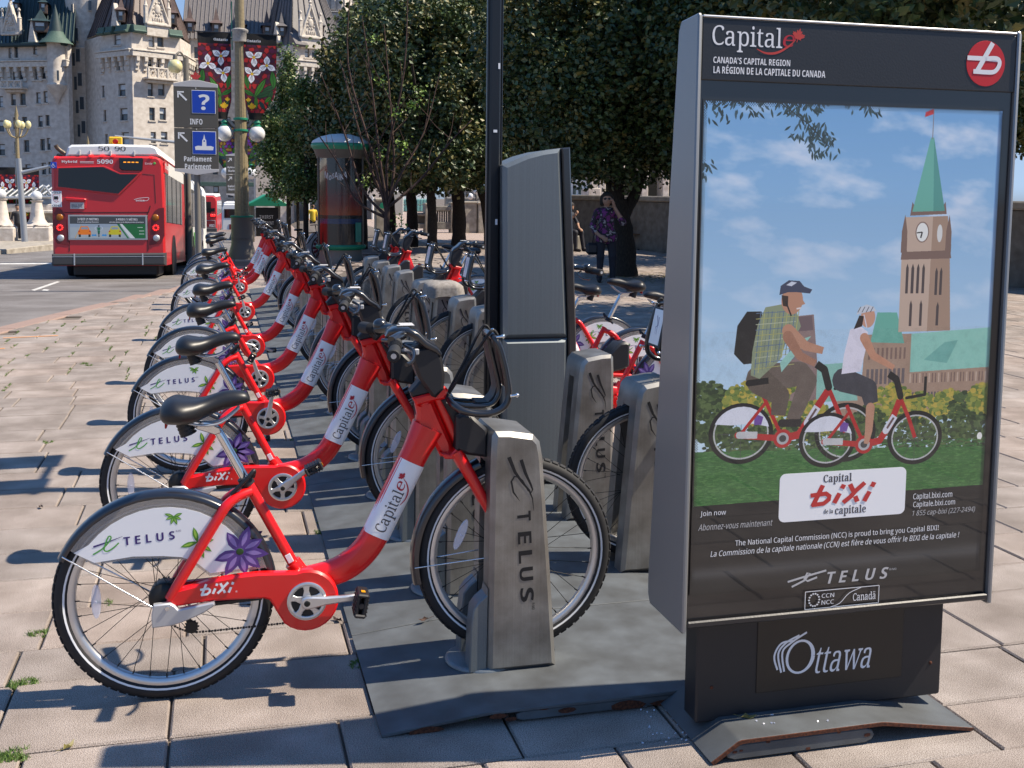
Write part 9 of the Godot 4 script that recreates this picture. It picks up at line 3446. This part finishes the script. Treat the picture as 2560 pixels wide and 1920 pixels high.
func people() -> void:
	var pmat := mat("person_skin", Color.WHITE, 0.75)
	pmat.vertex_color_use_as_albedo = true
	var sk := Color(0.36, 0.20, 0.13)
	var bl := Color(0.2, 0.05, 0.2, 0.5)
	var tr := Color(0.013, 0.014, 0.02)
	var shoe := Color(0.012, 0.011, 0.011)
	var p := gnd(1513, 706, 0.0)
	var root := base("person", p, -0.25)
	tag(root, "person in a purple flowered blouse and dark trousers talking on a telephone under a tree", "person")
	var V := func(x: float, y: float, z: float) -> Vector3: return Vector3(x, y, z)
	var B := [
		[V.call(-0.09, 0.88, 0), V.call(-0.10, 0.48, 0.02), 0.10, 0.068, tr], [V.call(-0.10, 0.48, 0.02), V.call(-0.11, 0.10, 0.0), 0.068, 0.055, tr],
		[V.call(0.09, 0.88, 0), V.call(0.12, 0.48, 0.03), 0.10, 0.068, tr], [V.call(0.12, 0.48, 0.03), V.call(0.13, 0.10, 0.02), 0.068, 0.055, tr],
		[V.call(-0.11, 0.05, -0.02), V.call(-0.12, 0.04, 0.13), 0.048, 0.038, shoe], [V.call(0.13, 0.05, 0.0), V.call(0.15, 0.04, 0.15), 0.048, 0.038, shoe],
		[V.call(-0.07, 0.84, 0), V.call(0.07, 0.84, 0), 0.135, 0.135, bl], [V.call(0, 0.88, 0.0), V.call(0, 1.08, 0.0), 0.15, 0.14, bl], [V.call(0, 1.08, 0), V.call(0, 1.24, 0), 0.14, 0.145, bl],
		[V.call(-0.13, 1.30, -0.01), V.call(0.13, 1.30, -0.01), 0.075, 0.075, bl],
		[V.call(0, 1.33, 0), V.call(0, 1.43, 0.01), 0.052, 0.048, sk], [V.call(0, 1.50, 0.025), V.call(0, 1.56, 0.015), 0.078, 0.084, sk], [V.call(0, 1.455, 0.05), V.call(0, 1.48, 0.06), 0.045, 0.05, sk],
		[V.call(0, 1.525, 0.10), V.call(0, 1.505, 0.115), 0.010, 0.013, sk],
		# right arm (left in view) bent across the waist
		[V.call(-0.18, 1.28, 0), V.call(-0.25, 1.04, 0.0), 0.062, 0.055, bl], [V.call(-0.25, 1.04, 0.0), V.call(-0.21, 0.93, 0.10), 0.052, 0.046, bl], [V.call(-0.21, 0.93, 0.10), V.call(-0.11, 0.85, 0.19), 0.036, 0.028, sk],
		# left arm raised with the telephone
		[V.call(0.18, 1.28, 0), V.call(0.30, 1.10, 0.07), 0.06, 0.055, bl], [V.call(0.30, 1.10, 0.07), V.call(0.27, 1.16, 0.10), 0.054, 0.05, bl], [V.call(0.28, 1.14, 0.10), V.call(0.13, 1.40, 0.07), 0.038, 0.028, sk]]
	hand(B, V.call(-0.10, 0.845, 0.195), Vector3(0.75, -0.5, 0.3).normalized(), Vector3(0, 0, -1), sk)
	hand(B, V.call(0.125, 1.41, 0.07), Vector3(-0.2, 0.95, 0.0).normalized(), Vector3(-1, 0, 0), sk)
	put("body", body(B, 0.014, 0.03), pmat, root)
	var H := [[V.call(0, 1.565, -0.02), V.call(0, 1.58, 0.0), 0.098, 0.094, tr], [V.call(-0.078, 1.56, -0.01), V.call(-0.088, 1.44, 0.0), 0.045, 0.04, tr], [V.call(0.078, 1.56, -0.01), V.call(0.086, 1.45, -0.02), 0.045, 0.038, tr], [V.call(0, 1.54, -0.06), V.call(0, 1.42, -0.05), 0.07, 0.055, tr], [V.call(-0.05, 1.62, 0.06), V.call(0.05, 1.62, 0.06), 0.022, 0.022, tr]]
	for h in H: h[4] = Color(0.012, 0.008, 0.007)
	put("hair", body(H, 0.014, 0.03), pmat, root)
	var mb := MB.new()
	for s in [-1.0, 1.0]:
		mb.ball(Vector3(0.034 * s, 1.535, 0.098), Vector3(0.030, 0.021, 0.012), 12)
		mb.tube([Vector3(0.06 * s, 1.54, 0.09), Vector3(0.086 * s, 1.54, 0.0)], 0.004, 6)
	mb.tube([Vector3(-0.02, 1.54, 0.103), Vector3(0.02, 1.54, 0.103)], 0.005, 6)
	put("sunglasses", mb, M.bus_glass, root)
	mb = MB.new()
	mb.box(Vector3(0, 1.478, 0.105), Vector3(0.042, 0.010, 0.012), 0.004)
	put("mouth", mb, M.ink_red, root)
	mb = MB.new()
	mb.box(Vector3(0.108, 1.49, 0.06), Vector3(0.014, 0.12, 0.05), 0.005, Basis(Vector3(0, 0, 1), 0.15))
	tag(put("telephone", mb, M.ink_black, self), "black telephone held to the ear of the person in the flowered blouse", "telephone")
	get_node("telephone").transform = root.transform
	mb = MB.new()
	mb.box(Vector3(-0.25, 0.62, 0.02), Vector3(0.24, 0.22, 0.10), 0.05)
	mb.tube(spline([Vector3(-0.25, 0.72, 0.02), Vector3(-0.20, 1.0, 0.13), Vector3(0.0, 1.25, 0.155), Vector3(0.14, 1.37, 0.03)]), 0.009, 6)
	tag(put("handbag", mb, M.black_plastic, self), "black shoulder bag hanging beside the person in the flowered blouse", "handbag")
	get_node("handbag").transform = root.transform
	# the seated person half hidden behind the terminal
	var q := gnd(1432, 628, 0.0)
	root = base("person", q, 0.6)
	tag(root, "seated person in dark clothes with hand raised, behind the flowered blouse", "person")
	var dk := Color(0.02, 0.022, 0.03)
	B = [[V.call(-0.1, 0.52, -0.25), V.call(-0.13, 0.54, 0.18), 0.10, 0.075, tr], [V.call(-0.13, 0.52, 0.18), V.call(-0.13, 0.1, 0.2), 0.07, 0.055, tr], [V.call(0.1, 0.52, -0.25), V.call(0.14, 0.54, 0.18), 0.10, 0.075, tr], [V.call(0.14, 0.52, 0.18), V.call(0.16, 0.1, 0.25), 0.07, 0.055, tr], [V.call(-0.13, 0.05, 0.2), V.call(-0.14, 0.04, 0.36), 0.05, 0.04, shoe], [V.call(0.16, 0.05, 0.25), V.call(0.18, 0.04, 0.4), 0.05, 0.04, shoe],
		[V.call(0, 0.56, -0.27), V.call(0, 0.98, -0.2), 0.16, 0.16, dk], [V.call(-0.15, 1.04, -0.18), V.call(0.15, 1.04, -0.18), 0.07, 0.07, dk], [V.call(0, 1.08, -0.16), V.call(0, 1.16, -0.12), 0.055, 0.05, sk], [V.call(0, 1.22, -0.09), V.call(0, 1.28, -0.1), 0.08, 0.088, sk], [V.call(0, 1.29, -0.13), V.call(0, 1.3, -0.1), 0.095, 0.09, shoe],
		[V.call(-0.2, 1.02, -0.17), V.call(-0.3, 0.80, -0.02), 0.055, 0.048, dk], [V.call(-0.3, 0.80, -0.02), V.call(-0.12, 1.02, 0.16), 0.042, 0.03, sk], [V.call(0.2, 1.02, -0.17), V.call(0.26, 0.78, -0.05), 0.055, 0.048, dk], [V.call(0.26, 0.78, -0.05), V.call(0.12, 0.64, 0.12), 0.042, 0.03, sk]]
	hand(B, V.call(-0.11, 1.03, 0.165), Vector3(0.4, 0.7, 0.3).normalized(), Vector3(0, 0, -1), sk)
	hand(B, V.call(0.115, 0.635, 0.125), Vector3(-0.3, -0.2, 0.9).normalized(), Vector3(0, -1, 0), sk)
	put("body", body(B, 0.016, 0.035), pmat, root)
	mb = MB.new()
	mb.box(Vector3(0, 0.22, -0.25), Vector3(0.9, 0.42, 0.45), 0.03)
	var st := put("concrete_block", mb, M.grey_concrete)
	st.transform = root.transform
	tag(st, "low concrete block seat under the seated person", "seat")
	# passers-by far off
	var n := 0
	for e in [[782, 592, -60.0, Color(0.55, 0.38, 0.02), "distant person in a yellow shirt before the shop front"], [46, 606, -56.0, Color(0.02, 0.02, 0.025), "distant person in dark clothes walking by the bridge piers"]]:
		var c := at(e[0], e[1], e[2])
		root = base("person", c, 0.4)
		tag(root, e[4], "person")
		B = [[V.call(-0.08, 0.85, 0), V.call(-0.1, 0.05, 0.12), 0.09, 0.055, tr], [V.call(0.08, 0.85, 0), V.call(0.1, 0.05, -0.12), 0.09, 0.055, tr], [V.call(-0.1, 0.04, 0.1), V.call(-0.1, 0.04, 0.24), 0.045, 0.04, shoe], [V.call(0.1, 0.04, -0.14), V.call(0.1, 0.04, 0.0), 0.045, 0.04, shoe], [V.call(0, 0.92, 0), V.call(0, 1.3, 0), 0.15, 0.15, e[3]], [V.call(-0.16, 1.38, 0), V.call(0.16, 1.38, 0), 0.07, 0.07, e[3]], [V.call(0, 1.42, 0), V.call(0, 1.5, 0), 0.05, 0.05, sk], [V.call(0, 1.6, 0.01), V.call(0, 1.66, 0), 0.085, 0.09, sk], [V.call(0, 1.68, -0.03), V.call(0, 1.69, 0), 0.095, 0.09, shoe], [V.call(-0.21, 1.36, 0), V.call(-0.25, 1.08, -0.06), 0.05, 0.045, e[3]], [V.call(-0.25, 1.08, -0.06), V.call(-0.22, 0.86, 0.06), 0.04, 0.035, sk], [V.call(0.21, 1.36, 0), V.call(0.25, 1.08, 0.06), 0.05, 0.045, e[3]], [V.call(0.25, 1.08, 0.06), V.call(0.22, 0.86, 0.16), 0.04, 0.035, sk]]
		put("body", body(B, 0.03, 0.04), pmat, root)

# ---------------------------------------------------------------- small things
func small_things() -> void:
	var r := RandomNumberGenerator.new()
	r.seed = 99
	# weeds and grass in the joints
	var tuft := MB.new()
	for i in 14:
		var a := r.randf() * TAU
		var o := Vector3(cos(a), 0, sin(a)) * r.randf() * 0.02
		var tip := o + Vector3(r.randf_range(-0.02, 0.02), r.randf_range(0.010, 0.028), r.randf_range(-0.02, 0.02))
		var s := Vector3(-sin(a), 0, cos(a)) * 0.0035
		tuft.ftri(o - s, o + s, tip)
	var mm := MultiMesh.new()
	mm.transform_format = MultiMesh.TRANSFORM_3D
	var where := []
	# sprouting gaps between far pavers, thicker towards the kerb
	for q in joints:
		if r.randf() > smoothstep(-6.5, -11.0, q.y) * 0.75 or q.x > 0.4: continue
		for k in r.randi_range(4, 10): where.append(Vector3(q.x + r.randf_range(-0.012, 0.012), -0.004, lerpf(q.y, q.z, r.randf())))
	for e in [[92, 1585, 30], [25, 1893, 26], [45, 1888, 18], [555, 1055, 10], [210, 805, 8], [120, 1105, 10], [260, 1510, 8], [1180, 1790, 6], [65, 1707, 16], [40, 1710, 10], [805, 1330, 16], [812, 1310, 10], [900, 1660, 8], [738, 1100, 18], [700, 1000, 12], [210, 910, 24], [222, 914, 16]]:
		var c := gnd(e[0], e[1], 0.0)
		for k in e[2]: where.append(c + Vector3(r.randf_range(-0.03, 0.03), -0.003, r.randf_range(-0.03, 0.03)))
	mm.instance_count = where.size()
	mm.mesh = tuft.mesh()
	for i in where.size():
		mm.set_instance_transform(i, Transform3D(Basis(Vector3.UP, r.randf() * TAU).scaled(Vector3.ONE * r.randf_range(0.4, 0.9)), where[i]))
	var mi := MultiMeshInstance3D.new()
	mi.name = "joint_grass"
	mi.multimesh = mm
	mi.material_override = M.grass
	add_child(mi, true)
	tag(mi, "grass and weeds sprouting in the paving joints", "grass", "", "stuff")
	# orange survey marks sprayed on the pavers
	var n := 0
	for e in [[8, 846, 145, 840, "long orange survey line sprayed across the pavers near the kerb"], [-30, 874, 12, 872, "short orange survey dash at the left edge of the pavement"]]:
		var a := gnd(e[0], e[1], 0.0)
		var b := gnd(e[2], e[3], 0.0)
		var mb := MB.new()
		var d := (b - a).normalized()
		var s := Vector3(-d.z, 0, d.x) * 0.02
		mb.quad(a - s, b - s, b + s, a + s)
		for i in mb.v.size(): mb.v[i].y = 0.006
		tag(put("survey_mark", mb, M.orange_paint), e[4], "paint mark", "orange survey marks")
	# fallen leaves
	n = 0
	for e in [[1870, 1792, 0.066, "yellow fallen leaf lying on the panel's foot plate"], [166, 1866, 0.004, "small yellow leaf on the pavers at the lower left"], [842, 1552, 0.004, "brown curled leaf on the pavers beside the floor plate"], [1062, 1552, 0.05, "brown dead leaf on the near floor plate"], [105, 1268, 0.004, "reddish leaf scrap on the pavers at the left"]]:
		var c := gnd(e[0], e[1], e[2])
		var mb := MB.new()
		var q := petal(Vector2(-0.02, 0), 0.3, 0.045, 0.02)
		for i in range(1, q.size() - 1):
			mb.ftri(Vector3(q[0].x, 0.002, q[0].y), Vector3(q[i].x, 0.006 + 0.006 * sin(i * 2.0), q[i].y), Vector3(q[i + 1].x, 0.006 + 0.006 * sin(i * 2.0 + 2.0), q[i + 1].y))
		mb.tube([Vector3(-0.02, 0.002, 0), Vector3(-0.042, 0.008, -0.012)], 0.0009, 5)
		var o := put("fallen_leaf", mb, M.leaf_yellow if n < 2 else M.twig)
		o.position = c
		o.rotation.y = n * 1.3
		tag(o, e[3], "leaf", "fallen leaves")
		n += 1
	# leaf litter under the trees
	mm = MultiMesh.new()
	mm.transform_format = MultiMesh.TRANSFORM_3D
	mm.instance_count = 700
	var lf := MB.new()
	lf.ftri(Vector3(-0.03, 0, 0), Vector3(0, 0.008, 0.016), Vector3(0.03, 0, 0)); lf.ftri(Vector3(-0.03, 0, 0), Vector3(0.03, 0, 0), Vector3(0, 0.004, -0.016))
	mm.mesh = lf.mesh()
	for i in 700:
		var c := gnd(r.randf_range(1200, 2560), 600.0 + 210.0 * pow(r.randf(), 1.4), 0.0)
		if i % 2 == 0: c = gnd(1590, 692, 0) + Vector3(r.randfn() * 0.7, 0, r.randfn() * 0.7)
		mm.set_instance_transform(i, Transform3D(Basis(Vector3.UP, r.randf() * TAU), c + Vector3(0, 0.006, 0)))
	mi = MultiMeshInstance3D.new()
	mi.name = "leaf_litter"
	mi.multimesh = mm
	mi.material_override = M.leaf_yellow
	add_child(mi, true)
	tag(mi, "dry yellow leaves scattered under the lindens", "leaf litter", "", "stuff")
	# parked bicycle with a panelled rear wheel beyond the row
	var pb := at(765, 640, -33.0)
	pb.y = paving_y(pb.x, -33)
	var root := base("parked_bicycle", pb, 0.5)
	tag(root, "black parked bicycle with panelled wheel and white disc, near the young trees", "bicycle")
	var mb := MB.new()
	for x in [-0.55, 0.55]:
		mb.xf = Transform3D(Basis(Vector3.RIGHT, PI / 2), Vector3(x, 0.36, 0))
		var p := []
		for k in 8: p.append(Vector2(0.345 + 0.02 * cos(TAU * k / 8), 0.02 * sin(TAU * k / 8)))
		mb.lathe(p, 32, true)
	put("tyre", mb, M.rubber, root)
	mb = MB.new()
	for k in 14:
		var a := TAU * k / 14
		mb.box(Vector3(0.55 + cos(a) * 0.23, 0.36 + sin(a) * 0.23, 0), Vector3(0.16, 0.07, 0.03), 0.005, Basis(Vector3(0, 0, 1), a))
	put("wheel_panel", mb, M.bus_dark_red, root)
	mb = MB.new()
	mb.tube([Vector3(-0.55, 0.36, 0), Vector3(-0.12, 0.32, 0), Vector3(-0.24, 0.85, 0)], 0.018, 8)
	mb.tube([Vector3(-0.12, 0.32, 0), Vector3(0.36, 0.82, 0), Vector3(0.55, 0.36, 0)], 0.018, 8)
	mb.tube([Vector3(-0.22, 0.78, 0), Vector3(0.36, 0.82, 0), Vector3(0.33, 1.02, 0)], 0.016, 8)
	mb.tube([Vector3(0.33, 1.02, -0.26), Vector3(0.36, 1.04, 0), Vector3(0.33, 1.02, 0.26)], 0.014, 8)
	mb.box(Vector3(-0.25, 0.9, 0), Vector3(0.26, 0.06, 0.13), 0.025)
	put("frame", mb, M.pole_black, root)
	mb = MB.new()
	mb.xf = Transform3D(Basis(Vector3.RIGHT, PI / 2), Vector3(0.60, 0.42, -0.25))
	mb.lathe([Vector2(0, 0.02), Vector2(0.42, 0.02), Vector2(0.42, -0.02), Vector2(0, -0.02)], 32)
	put("white_disc", mb, M.bus_white, root)
	# crumbs of broken glass by the panel
	mm = MultiMesh.new()
	mm.transform_format = MultiMesh.TRANSFORM_3D
	mm.instance_count = 40
	var cb := BoxMesh.new()
	cb.size = Vector3(0.005, 0.003, 0.004)
	mm.mesh = cb
	for i in 40:
		var c := gnd(r.randf_range(1600, 1720), r.randf_range(1745, 1860), 0.004)
		if i > 30: c = gnd(r.randf_range(1790, 2200), r.randf_range(1800, 1815) - 25 * r.randf(), 0.068)
		mm.set_instance_transform(i, Transform3D(Basis.from_euler(Vector3(r.randf(), r.randf() * TAU, r.randf())), c))
	mi = MultiMeshInstance3D.new()
	mi.name = "glass_crumbs"
	mi.multimesh = mm
	mi.material_override = M.clear_lens
	add_child(mi, true)
	tag(mi, "crumbs of broken glass on the pavers by the panel", "glass crumbs", "", "stuff")
